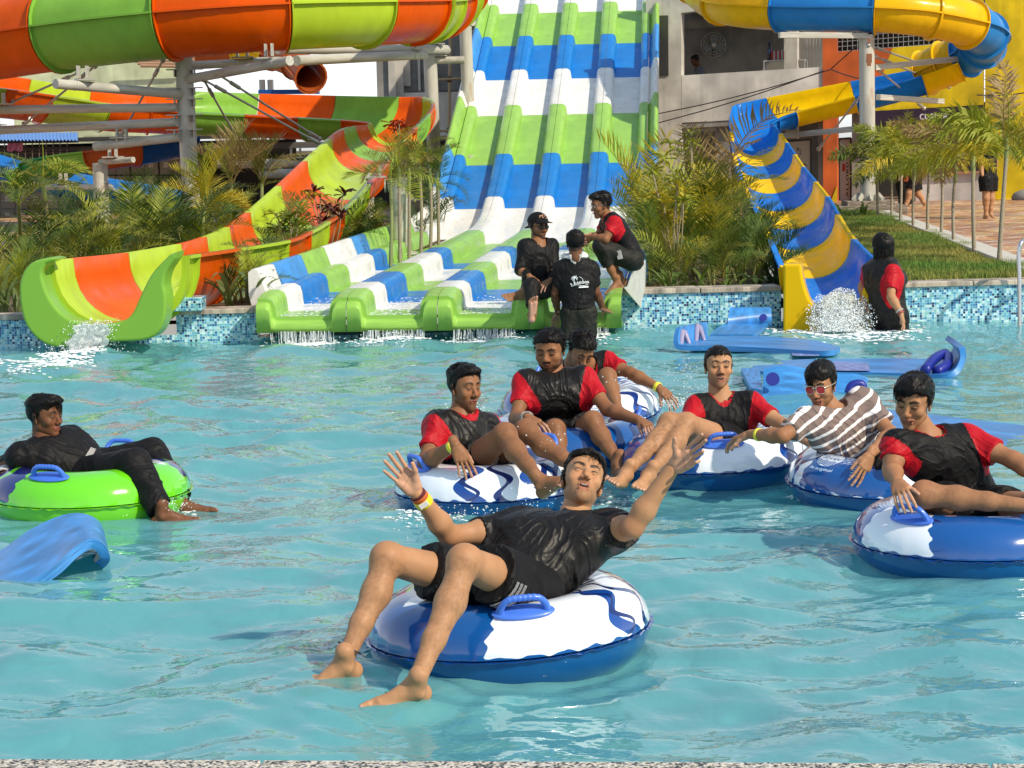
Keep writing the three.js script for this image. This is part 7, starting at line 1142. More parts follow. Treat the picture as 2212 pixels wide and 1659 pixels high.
foamMat('blue foam mat with two loop handles on its raised left end', [[GG(1802, 768), GG(1815, 761)], [GG(1768, 769.5), GG(1751, 745)], [GG(1645, 762), GG(1645, 737)], [GG(1540, 758), GG(1530, 736)], [GG(1470, 756, 0.04), GG(1514, 736, 0.05)], [P(1455, 742, 18.6), P(1519, 724, 19.3)], [P(1459, 708, 18.75), P(1519, 698, 19.4)]], (t) => { loopHandle(t, P(1470, 752, 18.6), P(1490, 745, 18.7), P(1476, 715, 18.75)); loopHandle(t, P(1503, 744, 18.9), P(1522, 738, 19.0), P(1508, 702, 19.1)); const g = matGeo([[GG(1712, 768, 0.05), GG(1704, 744, 0.05)], [GG(1770, 768, 0.05), GG(1764, 750, 0.05)]], 0.004, 8); part('faded_print', g, std([0.28, 0.34, 0.66], 0.5, { map: foamT }), t); });
foamMat('long blue foam mat with its right end curled up round a dark handle', [[GG(1628, 800), GG(1626, 788)], [GG(1700, 806), GG(1716, 777)], [GG(1814, 804), GG(1821, 775)], [GG(1950, 806), GG(1950, 774)], [GG(2030, 809, 0.04), GG(2028, 775, 0.05)], [P(2060, 800, 16.3), P(2048, 768, 17.35)], [P(2074, 775, 16.4), P(2058, 748, 17.45)], [P(2072, 752, 16.45), P(2040, 734, 17.5)]], (t) => { part('handle', tube([P(1998, 800, 16.4), P(2018, 776, 16.6), P(2042, 764, 16.8), P(2046, 788, 16.5), P(2022, 803, 16.4)], 0.04, 24, 8), mMatDark, t); const g = matGeo([[GG(1806, 800, 0.05), GG(1800, 780, 0.05)], [GG(1880, 800, 0.05), GG(1876, 784, 0.05)]], 0.004, 8); part('faded_print', g, std([0.26, 0.30, 0.62], 0.5, { map: foamT }), t); });
foamMat('blue foam mat with a round hole in its upright end behind the man in sunglasses', [[GG(1600, 808), GG(1622, 850)], [GG(1640, 806), GG(1648, 856)]], null);
foamMat('upright blue foam panel standing in the water behind the man in sunglasses', [[P(1646, 857, 15.4), P(1650, 796, 15.6)], [P(1700, 859, 15.4), P(1705, 790, 15.6)], [P(1790, 858, 15.4), P(1795, 806, 15.6)], [P(1835, 858, 15.4), P(1850, 808, 15.6)], [P(1866, 845, 15.5), P(1877, 818, 15.6)]], (t) => { grom(t, P(1669, 819, 15.38), V(0, 0.2, 1).normalize(), 0.05); part('handle', tube([P(1832, 850, 15.3), P(1840, 832, 15.3), P(1862, 830, 15.3), P(1866, 844, 15.3)], 0.03, 16, 8), mMatDark, t); });
foamMat('wide flat blue foam mat behind the man at the right edge', [[GG(1900, 934), GG(1906, 884)], [GG(2010, 942), GG(2010, 895)], [GG(2120, 956), GG(2120, 908)], [GG(2260, 975), GG(2260, 924)]], null);
foamMat('large blue foam mat arching out of the water at the lower left', [[P(-80, 1300, 9.2), P(-80, 1225, 9.95)], [P(0, 1273, 9.3), P(0, 1189, 10.0)], [P(60, 1258, 9.4), P(62, 1146, 10.05)], [P(115, 1224, 9.45), P(122, 1117, 10.1)], [P(155, 1186, 9.5), P(166, 1108, 10.1)], [P(196, 1164, 9.55), P(200, 1116, 10.1)], [P(226, 1178, 9.6), P(220, 1136, 10.1)], [P(238, 1208, 9.65), P(230, 1180, 10.1)], [P(224, 1228, 9.7), P(214, 1214, 10.0)]], null);
{
  const t = thing('pool_handrail', 'steel handrail of the pool ladder at the right edge', 'handrail', G(2203, 700, 0)), z = 20.3;
  for (const o of [0, 0.5]) part('rail', tube([P(2203, 712, z).add(V(0, 0, o * 0)), P(2202, 600, z), P(2201, 545, z), P(2206, 524, z), P(2216, 520, z + 0.1), P(2228, 530, z + 0.3), P(2230, 600, z + 0.4)].map((p) => p.add(V(o, 0, 0))), 0.021, 50, 10), mSteel, t);
}
// ---------- moving water ----------
const mDrop = new THREE.MeshPhysicalMaterial({ color: rgb(0.88, 0.92, 0.93), roughness: 0.12, transmission: 0.35, thickness: 0 }), mFoam = new THREE.MeshPhysicalMaterial({ color: rgb(0.82, 0.87, 0.88), roughness: 0.45 });
function cloud(name, label, n, f, mat, seg = 1) { const g = new THREE.IcosahedronGeometry(1, seg), im = new THREE.InstancedMesh(g, mat, n), m = new THREE.Matrix4(), q = new THREE.Quaternion(); for (let i = 0; i < n; i++) { const { p, s } = f(i); q.setFromEuler(new THREE.Euler(rr(0, 6), rr(0, 6), rr(0, 6))); m.compose(p, s.flat ? new THREE.Quaternion() : q, s.flat ? V(s.r * s.flat, s.r * 0.5, s.r * s.flat) : V(s.r * rr(0.7, 1.5), s.r * rr(0.6, 1.2), s.r)); im.setMatrixAt(i, m); } im.name = numbered(name); im.castShadow = true; scene.add(im); return meta(im, label, 'splash', null, 'stuff'); }
const gauss = () => (rnd() + rnd() + rnd() - 1.5) * 1.2;
{ reseed(301);
  // stream from the green mouth, falling and running off to the left
  const a = P(200, 699, 19.48), b = G(192, 764, 0), c = G(50, 806, 0);
  const rows = []; for (let i = 0; i <= 14; i++) { const t = i / 14, row = []; for (let k = 0; k <= 14; k++) { const w = (k / 14 - 0.5) * lerp(0.28, 0.36, t) * (1 + 0.25 * noise3(i * 0.6, k > 7 ? 3 : 8, 2)); row.push(a.clone().lerp(b, t).add(V(w + 0.02 * noise3(k * 1.7, i * 0.5, 1) - 0.03 * t * t, 0.06 * t * (1 - t) + 0.012 * noise3(k * 2.3, i * 1.1, 5), 0.10 * t + 0.03 * noise3(k * 1.9, i * 0.8, 9)))); } rows.push(row); }
  const st = single('water_stream', shell(rows, 0.006), new THREE.MeshPhysicalMaterial({ color: rgb(0.92, 0.94, 0.93), roughness: 0.15, transmission: 0.4, thickness: 0, side: THREE.DoubleSide }), 'stream of water pouring from the green slide mouth', 'water stream');
  cloud('splash', 'white spray and foam below the green slide mouth', 2600, (i) => { const t = Math.pow(rnd(), 1.4); if (i < 900) { const p = a.clone().lerp(b, rnd()).add(V(gauss() * 0.17, rr(-0.02, 0.05), gauss() * 0.06)); return { p, s: { r: rr(0.002, 0.006) } }; } if (i < 1500) { const p = b.clone().add(V(gauss() * 0.3 - 0.05, Math.abs(gauss()) * 0.13, gauss() * 0.12 + 0.05)); return { p, s: { r: rr(0.002, 0.0065) } }; } const p = b.clone().lerp(c, t).add(V(gauss() * lerp(0.12, 0.35, t), 0.012, gauss() * lerp(0.12, 0.4, t))); p.y = waterY(p.x, p.z) + 0.004; return { p, s: { r: rr(0.006, 0.02) * (1 - 0.5 * t), flat: 1.8 } }; }, mFoam);
}
{ reseed(302); // water over the racer: films in the lanes, strings off the lip, foam where they land
  const mFilm = new THREE.MeshPhysicalMaterial({ color: rgb(0.55, 0.80, 0.84), roughness: 0.04, transmission: 0.72, thickness: 0, bumpMap: tile(mWater.bumpMap, 1.6), bumpScale: 0.012, side: THREE.DoubleSide });
  for (let q = 0; q < 4; q++) { const w = (q - 1.5) * LANE, rows = []; for (let i = 0; i <= 60; i++) { const s = lerp(0.03, 9.5, i / 60), row = []; for (let k = 0; k <= 12; k++) { const x = lerp(-0.29, 0.29, k / 12); const p = rP(s, w + x, 0.034 - s * 0.0028); p.y += 0.004 * noise3(x * 14, s * 5, q) + 0.003 * noise3(x * 40, s * 12, q); row.push(p); } rows.push(row); } const g = sheet(rows); planar(g, X, Z, 1); single('lane_water', g, mFilm, ['sheet of shallow water in the leftmost lane of the racing slide', 'sheet of shallow water in the second lane from the left of the racing slide', 'sheet of shallow water in the lane left of the seated man', 'sheet of shallow water in the rightmost lane of the racing slide'][q], 'water'); }
  cloud('splash', 'white broken water running over the ends of the racing lanes', 900, () => { const q = Math.floor(rnd() * 4), s = Math.pow(rnd(), 1.5) * 2.2 + 0.02, p = rP(s, (q - 1.5) * LANE + rr(-0.28, 0.28), 0.037); return { p, s: { r: rr(0.002, 0.007), flat: 2.4 } }; }, mFoam);
  const g = new THREE.CylinderGeometry(1, 1, 1, 5, 1), n = 520, im = new THREE.InstancedMesh(g, mDrop, n), m = new THREE.Matrix4();
  for (let i = 0; i < n; i++) { const q = Math.floor(rnd() * 4), w = (q - 1.5) * LANE + rr(-0.3, 0.3), p = rP(0, w, 0), top = 0.135, l = top * rr(0.35, 1); p.addScaledVector(rA, -0.03 - rr(0, 0.05)); const y = rnd() < 0.6 ? top - l / 2 : l / 2 * rnd() + 0.02; m.makeScale(rr(0.0015, 0.0045), l, rr(0.0015, 0.004)).setPosition(p.x, y, p.z); im.setMatrixAt(i, m); } im.name = numbered('falling_water'); scene.add(im); meta(im, 'thin strings of water falling from the lip of the racing slide', 'falling water', null, 'stuff');
  cloud('splash', 'foam where water falls from the racing slide into the pool', 1900, () => { const q = Math.floor(rnd() * 4), p = rP(0, (q - 1.5) * LANE + gauss() * 0.27, 0).addScaledVector(rA, -0.1 + gauss() * 0.10 - Math.abs(gauss()) * 0.1); const low = rnd() < 0.75; p.y = waterY(p.x, p.z) + (low ? 0.005 : rr(0, 0.05)); return { p, s: low ? { r: rr(0.004, 0.012), flat: 1.8 } : { r: rr(0.002, 0.006) } }; }, mFoam);
}
{ reseed(303); // the churning end of the yellow slide
  cloud('splash', 'churning white spray at the foot of the yellow and blue slide', 7000, (i) => { if (i < 5200) { let e; do e = gauss() * 0.36; while (Math.abs(e) > 0.56); const u = lerp(1748, 1886, 0.5 + e), top = 610 + 46 * Math.pow(Math.abs((u - 1818) / 65), 1.6) + 14 * noise3(u * 0.09, 1, 1), v = lerp(top, 716, Math.pow(rnd(), 0.8)), p = P(u, v, 20.12 + gauss() * 0.18 + (v - 660) * -0.004); return { p, s: { r: rr(0.0015, 0.0065) } }; } const p = G(1815 + gauss() * 120, 722 + gauss() * 16, 0); p.y = waterY(p.x, p.z) + 0.003; return { p, s: { r: rr(0.004, 0.013), flat: 2 } }; }, mFoam);
  const wl = []; for (let i = 0; i < 120; i++) { let e; do e = gauss() * 0.34; while (Math.abs(e) > 0.5); const u = lerp(1752, 1884, 0.5 + e), v = lerp(632 + 34 * Math.pow(Math.abs((u - 1818) / 66), 1.6), 716, rnd()); wl.push(sph(P(u, v, 20.22 + gauss() * 0.08), rr(0.012, 0.045), { k: 0.035 })); }
  single('splash_mass', meshField(wl, 0.016, { disp: (x, y, z) => 0.014 * noise3(x * 34, y * 34, z * 34) }), new THREE.MeshPhysicalMaterial({ color: rgb(0.80, 0.80, 0.70), roughness: 0.14, transmission: 0.5, thickness: 0 }), 'tumbling mass of water at the foot of the yellow slide', 'splash', null, 'stuff');
}
{ reseed(304); // drops thrown up by hands and feet
  const groups = [[1488, 820, 13.6, 40, 45, 120], [1450, 872, 13.7, 26, 14, 90], [1180, 950, 10.9, 60, 40, 26], [1010, 1105, 10.4, 120, 16, 70], [1180, 1090, 10.2, 60, 40, 40], [380, 1092, 10.9, 30, 12, 60], [905, 1120, 9.9, 40, 30, 40], [1320, 1120, 9.6, 60, 30, 16], [1300, 820, 13.3, 60, 14, 20]];
  const list = []; for (const [u, v, d, su, sv, n] of groups) for (let i = 0; i < n; i++) list.push([u + gauss() * su, v + gauss() * sv, d + gauss() * 0.15]);
  cloud('splash', 'scattered water drops thrown up between the tubes', list.length, (i) => { const p = P(...list[i]); if (p.y < 0.01) p.y = 0.01; return { p, s: { r: rr(0.0014, 0.0045) } }; }, mDrop);
  // ripples of foam where the tubes and legs meet the water
  cloud('splash', 'small foam patches on the water round the tubes', 600, () => { const k = [[1020, 1126, 110, 8], [1450, 874, 40, 10], [1000, 905, 40, 14], [380, 1100, 40, 10], [905, 1130, 50, 16], [1270, 1085, 90, 20], [1250, 730, 40, 4], [1940, 730, 30, 4]][Math.floor(rnd() * 8)], p = G(k[0] + gauss() * k[2], k[1] + gauss() * k[3], 0); p.y = waterY(p.x, p.z) + 0.002; return { p, s: { r: rr(0.0018, 0.006), flat: 2.2 } }; }, mFoam);
}
// ---------- plants ----------
const leafM = (c, o = {}) => new THREE.MeshPhysicalMaterial({ color: rgb(...c), roughness: 0.55, transmission: 0.42, thickness: 0, side: THREE.DoubleSide, specularIntensity: 0.5, ...o });
const LEAF = { green: leafM([0.12, 0.19, 0.022]), dark: leafM([0.055, 0.105, 0.018]), lime: leafM([0.36, 0.39, 0.03]), yellow: leafM([0.56, 0.46, 0.03]), dry: leafM([0.36, 0.25, 0.10]), olive: leafM([0.25, 0.26, 0.035]), blade: leafM([0.15, 0.21, 0.06]) };
const mStem = std([0.20, 0.20, 0.05], 0.6), mBark = (() => { const n = pnoise(40, 3); const t = texture(64, 256, (u, v, i, j) => { const r = j % 32 < 3 ? 0.45 : 1, k = (0.8 + 0.25 * n(u, v)) * r; return [k, k * 0.98, k * 0.93]; }); return std([0.48, 0.43, 0.34], 0.8, { map: tile(t, 6, 1) }); })(), mTrunkGreen = std([0.22, 0.26, 0.08], 0.6);
// a feather frond from the origin along +x, arching over
function frondGeo(seed, { L = 1, n = 24, arch = 0.55, leaf = 0.26, w = 0.011, plume = 1, droop = 0.35, vee = 0.5, stalk = 0.16 } = {}) {
  reseed(seed); const pos = [], idx = [], rach = [];
  const R = (t) => V(L * (t - 0.10 * t * t), arch * L * (1.15 * t - 1.25 * t * t), 0.04 * Math.sin(t * 3 + seed));
  const tri = (...p) => { const k = pos.length / 3; p.forEach((q) => pos.push(q.x, q.y, q.z)); if (p.length === 3) idx.push(k, k + 1, k + 2); else idx.push(k, k + 1, k + 2, k, k + 2, k + 3); };
  for (let i = 0; i <= 8; i++) rach.push(R(i / 8));
  for (let i = 0; i < 8; i++) { const a = rach[i], b = rach[i + 1], q = 0.009 * (1 - i / 9) * L, r = 0.009 * (1 - (i + 1) / 9) * L; tri(a.clone().add(V(0, 0, -q)), a.clone().add(V(0, 0, q)), b.clone().add(V(0, 0, r)), b.clone().add(V(0, 0, -r))); tri(a.clone().add(V(0, -q, 0)), a.clone().add(V(0, q, 0)), b.clone().add(V(0, r, 0)), b.clone().add(V(0, -r, 0))); }
  for (let i = 0; i < n; i++) for (let k = 0; k < plume; k++) for (const s of [-1, 1]) {
    const t = stalk + (1 - stalk) * (i + rr(0.1, 0.9)) / n, p = R(t), T = R(Math.min(1, t + 0.02)).sub(R(t - 0.02)).normalize(), side = V(0, 0, s), up = V(-T.y, T.x, 0);
    const ll = leaf * L * (0.35 + 1.0 * Math.sin(Math.PI * Math.min(1, 0.12 + t * 0.86))) * rr(0.8, 1.12), rot = plume > 1 ? rr(-1.3, 1.3) : vee * rr(0.6, 1.3), fw = rr(0.35, 0.65) + t * 0.4;
    const d = side.clone().multiplyScalar(Math.cos(rot)).addScaledVector(up, Math.sin(rot)).addScaledVector(T, fw).normalize(), d2 = d.clone().add(V(0, -droop * rr(0.6, 1.5), 0)).normalize();
    const m = p.clone().addScaledVector(d, ll * 0.5), e = m.clone().addScaledVector(d2, ll * 0.5), ww = w * L * rr(0.8, 1.2), wx = T.clone().multiplyScalar(ww);
    tri(p.clone().addScaledVector(wx, -0.35), p.clone().addScaledVector(wx, 0.35), m.clone().add(wx), m.clone().sub(wx)); tri(m.clone().sub(wx), m.clone().add(wx), e);
  }
  const g = new THREE.BufferGeometry(); g.setAttribute('position', new THREE.Float32BufferAttribute(pos, 3)); g.setIndex(idx); g.computeVertexNormals(); g.setAttribute('uv', new THREE.BufferAttribute(new Float32Array(pos.length / 3 * 2), 2)); return g;
}
const FR = { areca: [1, 2, 3, 4].map((s) => frondGeo(s * 11, { n: 26, arch: 0.5 + 0.12 * s % 0.3, leaf: 0.25 })), fox: [1, 2, 3].map((s) => frondGeo(s * 17, { n: 26, plume: 2, leaf: 0.21, w: 0.014, arch: 0.42, droop: 0.5 })), dry: [1, 2].map((s) => frondGeo(s * 23, { n: 22, leaf: 0.2, w: 0.006, droop: 1.1, vee: -0.3, arch: 0.45 })), stiff: [1, 2].map((s) => frondGeo(s * 29, { n: 30, leaf: 0.3, w: 0.010, arch: 0.28, droop: 0.15, vee: 0.7 })) };
const bladeG = [1, 2, 3].map((s) => { reseed(s * 37); const rows = []; for (let i = 0; i <= 7; i++) { const t = i / 7, w = 0.035 * Math.sin(Math.PI * (0.18 + 0.82 * t)) + 0.002; const x = t * (0.55 + 0.1 * s), y = (0.75 + 0.1 * s) * t - (0.5 + 0.12 * s) * t * t; rows.push([V(x, y + w * 0.3, -w), V(x, y, 0), V(x, y + w * 0.3, w)]); } return sheet(rows); });
function addLeaf(root, geo, mat, at, az, tilt, s, name = 'frond', roll = 0) { const m = new THREE.Mesh(geo, mat); m.name = name; m.castShadow = m.receiveShadow = true; m.position.copy(at); m.rotation.set(roll, az, tilt, 'YZX'); m.scale.setScalar(s); root.add(m); baseOf.set(m, baseOf.get(root)); return m; }
const pick = (a) => a[Math.floor(rnd() * a.length)];
// clump of arching fronds from the ground
function clump(label, u, d, y, h, n, tones, seed, grp, { kind = 'areca', spread = 1, name = 'areca_palm', stems = true } = {}) {
  reseed(seed * 101 + 7); const b = atY(u, d, y), t = thing(name, label, 'palm', b, grp);
  if (stems) for (let i = 0; i < Math.min(6, n / 2); i++) { const a = rr(0, 6.28), l = h * rr(0.25, 0.5), p = V(Math.cos(a) * 0.1, 0, Math.sin(a) * 0.1), q = p.clone().add(V(Math.cos(a) * 0.1 * spread, l, Math.sin(a) * 0.1)); part('stem', tube([p, p.clone().lerp(q, 0.5).add(V(0, 0.02, 0)), q], (k) => 0.016 * (1 - 0.5 * k), 5, 6), mStem, t, true); }
  for (let i = 0; i < n; i++) { const a = rr(0, 6.283), s = h * rr(0.45, 0.85), tilt = rr(0.45, 1.35) - 0.15 * (spread - 1), y0 = h * rr(0.02, 0.4) * (rnd() < 0.6 ? 1 : 0.2); addLeaf(t, pick(FR[rnd() < 0.14 ? 'dry' : kind]), pick(tones), V(Math.cos(a) * 0.09, y0, -Math.sin(a) * 0.09), a, tilt, s, 'frond', rr(-0.4, 0.4)); }
  return t;
}
// strappy leaves from the ground
function blades(label, u, d, y, h, n, seed, m = LEAF.blade) { reseed(seed * 57 + 3); const t = thing('lily_plant', label, 'plant', atY(u, d, y), null); for (let i = 0; i < n; i++) addLeaf(t, pick(bladeG), m, V(rr(-0.05, 0.05), 0, rr(-0.05, 0.05)), rr(0, 6.28), rr(-0.1, 0.5), h * rr(0.7, 1.2), 'leaf'); return t; }
// young palm on a thin trunk
function palm(label, base, top, r, n, fl, kind, tones, seed, grp, { droop = [0.1, 0.9], name = 'young_palm', white = false, dry = 0.1 } = {}) {
  reseed(seed * 77 + 5); const t = thing(name, label, 'palm tree', base, grp), q = top.clone().sub(base), mid = q.clone().multiplyScalar(0.5).add(V(rr(-0.02, 0.02), 0, rr(-0.02, 0.02)));
  const l = q.length(); part('trunk', tube([V(0, -0.05, 0), mid, q], (k) => r * (1.12 - 0.3 * k) * (1 + 0.05 * Math.pow(Math.abs(Math.sin(k * l * 9)), 18)), 30, 9), white ? mBark : mTrunkGreen, t, true);
  if (white) part('crownshaft', tube([q.clone().multiplyScalar(0.78), q.clone().multiplyScalar(0.9), q.clone().add(V(0, 0.05, 0))], (k) => r * (0.98 + 0.12 * Math.sin(k * 3)), 8, 9), mTrunkGreen, t, true);
  for (let i = 0; i < n; i++) { const a = i / n * 6.283 * 1.618 * 2 + rr(-0.3, 0.3); addLeaf(t, pick(FR[rnd() < dry ? 'dry' : kind]), rnd() < dry ? LEAF.dry : pick(tones), q.clone().add(V(0, rr(-0.05, 0.05), 0)), a, rr(...droop), fl * rr(0.8, 1.15), 'frond', rr(-0.3, 0.3)); }
  if (kind !== 'areca' || n > 5) part('spear', tube([q.clone(), q.clone().add(V(0.02, fl * 0.35, 0)), q.clone().add(V(rr(-0.05, 0.05), fl * 0.75, 0.02))], (k) => 0.014 * (1 - 0.85 * k), 8, 5), LEAF.lime, t, true);
  return t;
}
{ // left bed, behind the orange and green flume
  const g = 'areca palms massed in the left bed', T = [LEAF.green, LEAF.olive, LEAF.dark, LEAF.lime];
  [[70, 24.5, 0.9, 'areca palm at the left end of the bed above the green mouth'], [112, 26, 1.0, 'areca palm behind the orange panel left of the leaning trunk'], [158, 25, 0.95, 'low bushy areca palm above the first orange band'], [205, 27, 1.05, 'areca palm in front of the short flume post'], [248, 25.5, 1.0, 'broad areca palm in the middle of the left bed'], [292, 27.5, 1.15, 'taller areca palm right of the short flume post'], [335, 26, 1.1, 'areca palm above the second lime band'], [378, 28, 1.2, 'areca palm at the foot of the tall white post'], [415, 26.5, 1.1, 'areca palm left of the yellow palm'], [470, 28.5, 1.1, 'areca palm right of the yellow palm'], [515, 30, 1.0, 'small areca palm before the rising orange flume'], [140, 29, 1.3, 'dark areca palm at the back of the left bed'], [330, 30.5, 1.35, 'dark areca palm at the back of the bed by the blue flume']].forEach(([u, d, h, l], i) => clump(l, u, d, bedY, h * 1.12, 16, i > 10 ? [LEAF.dark, LEAF.green] : T, i + 1, g));
  [[8, 21.2, 0.75, 'grassy plant at the left edge above the coping'], [38, 21.6, 0.7, 'grassy plant beside the green mouth'], [20, 24, 0.9, 'feathery palm seedling by the left paving']].forEach(([u, d, h, l], i) => clump(l, u, d, bedY, h, 13, T, i + 40, 'small plants at the left edge', { kind: 'stiff', stems: false }));
  blades('broad strap leaves beside the green slide mouth at far left', 12, 21, bedY, 0.7, 9, 3); blades('strap leaves between the green mouth and the thin trunk', 40, 20.9, bedY, 0.55, 8, 4);
  palm('small palm with a thin trunk at the far left', G(47, 600, bedY), P(40, 440, 22.4), 0.024, 9, 0.7, 'areca', [LEAF.green, LEAF.lime, LEAF.olive], 1, null, { droop: [0.0, 0.9] });
  palm('pale leaning palm trunk with orange tipped fronds at left', atY(120, 27, bedY), P(92, 392, 26.5), 0.03, 9, 0.7, 'areca', [LEAF.lime, LEAF.yellow, LEAF.green], 2, null, { droop: [-0.1, 0.8], white: true });
  palm('bright yellow palm in front of the tall white post', atY(440, 27.2, bedY), P(441, 438, 27.2), 0.026, 13, 0.75, 'stiff', [LEAF.yellow, LEAF.yellow, LEAF.lime], 3, null, { droop: [-0.4, 1.2] });
  palm('tall feathery palm with upright plumes right of the white post', atY(500, 30, bedY), P(500, 400, 30), 0.03, 9, 1.0, 'stiff', [LEAF.olive, LEAF.lime, LEAF.dry], 4, null, { droop: [0.5, 1.35], dry: 0.25 });
  palm('tall palm with half dried fronds before the rising flume', atY(566, 31.5, bedY), P(566, 392, 31.5), 0.03, 9, 0.95, 'stiff', [LEAF.olive, LEAF.green, LEAF.dry], 5, null, { droop: [0.4, 1.3], dry: 0.3 });
}
{ // between the flume and the racer
  const T = [LEAF.green, LEAF.olive, LEAF.dark, LEAF.lime], g = 'areca palms between the flume and the racing slide';
  [[532, 21.6, 0.72, 'areca palm casting shade on the orange outer wall of the flume'], [572, 23.2, 0.7, 'small areca palm left of the racer side wall'], [598, 25, 0.85, 'areca palm against the lime band of the flume'], [640, 26.5, 0.9, 'areca palm below the red croton'], [690, 27.6, 0.85, 'low areca palm beside the red and lime outer wall'], [735, 28.6, 0.95, 'areca palm near the white pipe stub'], [778, 29.8, 0.9, 'areca palm at the foot of the young palms'], [818, 31, 0.8, 'low areca palm under the pipe stub'], [895, 33, 0.9, 'dark areca palm behind the racer side wall'], [940, 35, 1.0, 'dark areca palm nearest the racer side wall']].forEach(([u, d, h, l], i) => clump(l, u, d, bedY, h, 16, i > 7 ? [LEAF.dark] : T, i + 60, g));
  blades('broad strap leaves on the coping left of the racer', 500, 20.95, bedY, 0.75, 9, 5); blades('strap leaves under the racer side wall', 556, 20.9, bedY, 0.6, 8, 6);
  [[844, 'leftmost young palm beside the flume curve', 380, 27.5], [862, 'young palm second in the group beside the flume curve', 362, 28.4], [884, 'young palm with a bare trunk right of the pipe stub', 372, 28.8], [907, 'young palm with drooping yellow fronds left of the racer', 366, 29.2], [929, 'young palm nearest the scaffold left of the racer', 372, 29.6], [946, 'rightmost young palm beside the racer side wall', 392, 30]].forEach(([u, l, v, d], i) => palm(l, atY(u + (i % 2) * 2, d, bedY), P(u, v, d), 0.024, 7, [0.75, 0.7, 0.55, 0.65, 0.62, 0.5][i], i % 2 ? 'areca' : 'stiff', [[LEAF.olive, LEAF.lime], [LEAF.yellow, LEAF.lime], [LEAF.green, LEAF.olive], [LEAF.yellow, LEAF.olive], [LEAF.green, LEAF.lime], [LEAF.dark]][i], i + 20, 'young palms left of the racer', { droop: [-0.5, 1.15], white: i !== 0, dry: 0.15 }));
}
{ // right bed between the racer and the yellow flume
  const T = [LEAF.olive, LEAF.lime, LEAF.yellow, LEAF.green], g = 'areca palms right of the racing slide';
  [[1408, 22.6, 1.0, 'yellowish areca palm touching the right racer wall'], [1440, 23.4, 1.2, 'areca palm behind the squatting man'], [1478, 24.4, 1.5, 'tall areca palm in the middle of the right bed'], [1520, 23.2, 1.2, 'bright areca palm left of the yellow flume'], [1548, 24.8, 1.6, 'tallest areca palm of the right bed'], [1582, 23.4, 1.15, 'areca palm overhanging the yellow flume'], [1612, 22.2, 0.75, 'low areca palm at the flume edge'], [1545, 21.6, 0.75, 'low areca palm at the front of the right bed'], [1460, 21.7, 0.8, 'low yellow areca palm above the coping'], [1400, 26.5, 1.7, 'areca palm with long fronds over the racer edge'], [1548, 28, 2.1, 'half dry areca palm at the back near the flume top']].forEach(([u, d, h, l], i) => clump(l, u, d, bedY + 0.02, h, i === 9 ? 9 : i === 10 ? 11 : 15, i === 10 ? [LEAF.dry, LEAF.olive, LEAF.dry] : i > 5 && i < 8 ? [LEAF.green, LEAF.olive] : T, i + 90, g, { kind: i % 3 ? 'areca' : 'stiff' }));
  [[1390, 21.3, 'strap leaves at the right racer wall'], [1450, 21.1, 'strap leaves in the middle of the right bed edge'], [1510, 21.2, 'strap leaves at the front of the right bed'], [1575, 21.1, 'strap leaves left of the yellow mouth'], [1640, 21.3, 'dark strap leaves beside the yellow mouth'], [1672, 22.2, 'strap leaves under the yellow flume']].forEach(([u, d, l], i) => blades(l, u, d, bedY + 0.02, 0.5, 10, i + 20, i > 3 ? LEAF.dark : LEAF.green));
  clump('dark grassy clump under the edge of the yellow flume', 1655, 23.5, bedY, 0.8, 20, [LEAF.dark, LEAF.green], 120, null, { kind: 'stiff', stems: false }); clump('dark grassy clump behind the flume post', 1630, 27, bedY, 0.9, 18, [LEAF.dark], 121, null, { kind: 'stiff', stems: false });
}
// crotons: upright stems with rosettes of small leaves
function croton(label, u, d, y, h, n, mats, seed) {
  reseed(seed * 91); const t = thing('croton_shrub', label, 'shrub', atY(u, d, y)), leaf = (() => { const rows = []; for (let i = 0; i <= 4; i++) { const q = i / 4, w = 0.022 * Math.sin(Math.PI * (0.1 + 0.88 * q)); rows.push([V(q * 0.13, 0.02 * q - 0.05 * q * q, -w), V(q * 0.13, -0.05 * q * q, 0), V(q * 0.13, 0.02 * q - 0.05 * q * q, w)]); } return sheet(rows); })();
  for (let i = 0; i < n; i++) { const a = rr(0, 6.28), hh = h * rr(0.55, 1), q = V(Math.cos(a) * 0.25 * h * rnd(), hh, Math.sin(a) * 0.25 * h * rnd()); part('stem', tube([V(0, 0, 0), q.clone().multiplyScalar(0.5).add(V(rr(-0.05, 0.05), 0, 0)), q], 0.008, 6, 5), std([0.3, 0.25, 0.16], 0.8), t, true); const bits = []; for (let k = 0; k < 13; k++) { const l = leaf.clone(), m = new THREE.Matrix4().makeRotationFromEuler(new THREE.Euler(0, k * 2.4, rr(-0.3, 1.0), 'YZX')); m.scale(V(1, 1, 1).multiplyScalar(rr(0.7, 1.25))); m.setPosition(q.x, q.y - rr(0, 0.06), q.z); l.applyMatrix4(m); bits.push(l); } part('leaf_rosette', mg(bits), pick(mats), t, true); }
  return t;
}
const redL = leafM([0.10, 0.02, 0.012]);
croton('yellow and green croton shrub in the middle of the right bed', 1462, 22.6, bedY, 1.25, 12, [LEAF.yellow, LEAF.lime, LEAF.yellow], 1); croton('pale yellow croton shrub left in the right bed', 1425, 24, bedY, 1.5, 9, [LEAF.yellow, LEAF.lime], 2); croton('bare stemmed croton behind the tall areca', 1500, 25.5, bedY, 1.7, 10, [LEAF.lime, LEAF.olive], 3);
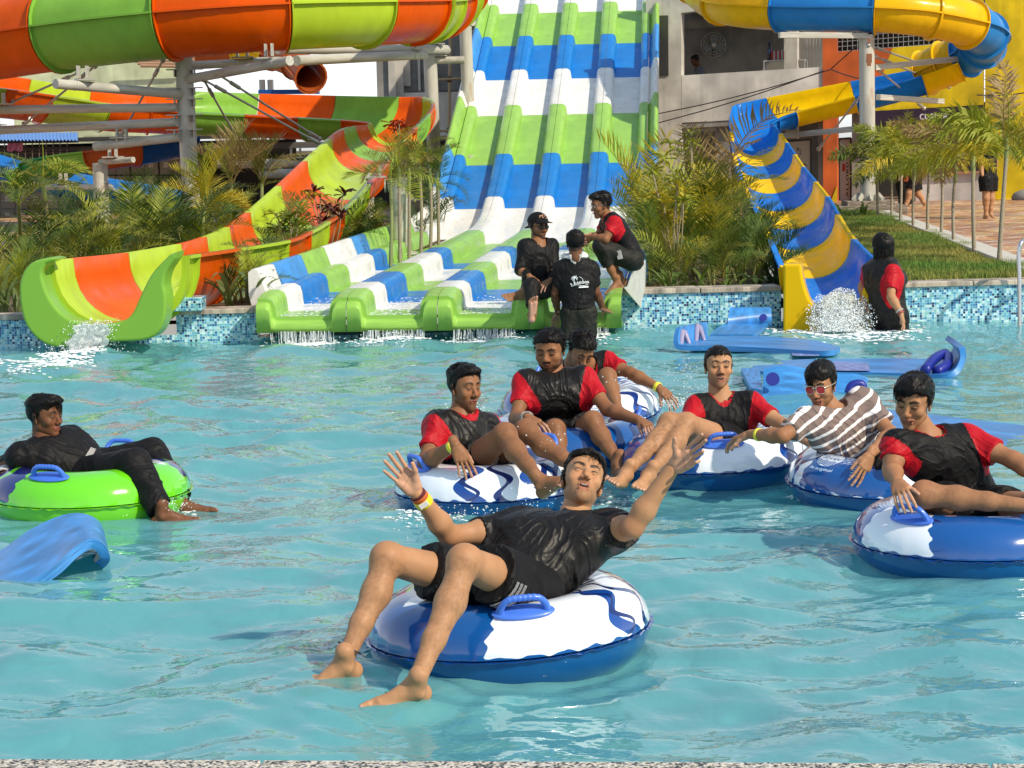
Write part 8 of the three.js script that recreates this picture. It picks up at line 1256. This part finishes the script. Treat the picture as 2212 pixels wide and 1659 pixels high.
croton('green croton with yellow tips in front of the rising flume', 622, 25.2, bedY, 0.95, 6, [LEAF.lime, LEAF.green, LEAF.yellow], 4); croton('dark red croton beside the lime outer wall of the flume', 708, 27.4, bedY, 1.0, 8, [redL, redL, LEAF.yellow], 5); croton('bright red orange croton by the flume curve', 868, 30.5, bedY + 0.9, 1.0, 6, [leafM([0.4, 0.05, 0.015])], 6);
{ // row of foxtail palms along the lawn kerb
  const R = [[1897, 474.7, 1897, 362, 'first foxtail palm of the row, beside the white post'], [1926, 475.8, 1926, 348, 'second foxtail palm of the row along the kerb'], [1943.5, 490, 1946, 338, 'third foxtail palm of the row, before the rust shirt'], [1973, 498.7, 1976, 362, 'fourth foxtail palm of the row, before the walker'], [2003.6, 507.5, 2010, 346, 'fifth foxtail palm of the row along the kerb'], [2033, 514, 2036, 356, 'sixth foxtail palm of the row, before the counter'], [2060.5, 531.5, 2065, 356, 'seventh foxtail palm of the row along the kerb'], [2104.8, 552.8, 2102, 340, 'eighth foxtail palm of the row, tall with a dry plume'], [2156.8, 577.5, 2176, 310, 'ninth and nearest foxtail palm, leaning to the right']];
  R.forEach(([u, v, u2, v2, l], i) => { const b = G(u, v, GY), d = proj(b)[2]; palm(l, b, P(u2, v2, d), 0.021 + 0.003 * (i > 6), i > 6 ? 13 : 11, [0.85, 0.8, 0.75, 0.7, 0.72, 0.7, 0.72, 0.9, 0.85][i] * 1.12, 'fox', i < 2 ? [LEAF.green, LEAF.olive, LEAF.lime] : [LEAF.lime, LEAF.yellow, LEAF.lime], i + 40, 'foxtail palms along the lawn kerb', { droop: [-0.35, 1.1], name: 'foxtail_palm', white: true, dry: i === 7 ? 0.2 : 0.04 }); });
  for (const [u, v, l] of [[1836, 478, 'tuft of grass at the left corner of the concrete base'], [1862, 472, 'tuft of grass in front of the concrete base'], [1815, 470, 'tuft of grass behind the flume rim']]) { const p = G(u, v, GY), d = proj(p)[2]; blades(l, u, d, GY, 0.45, 12, u, LEAF.green); }
}
camera.far = 400; camera.updateProjectionMatrix();
renderer.render(scene, camera);
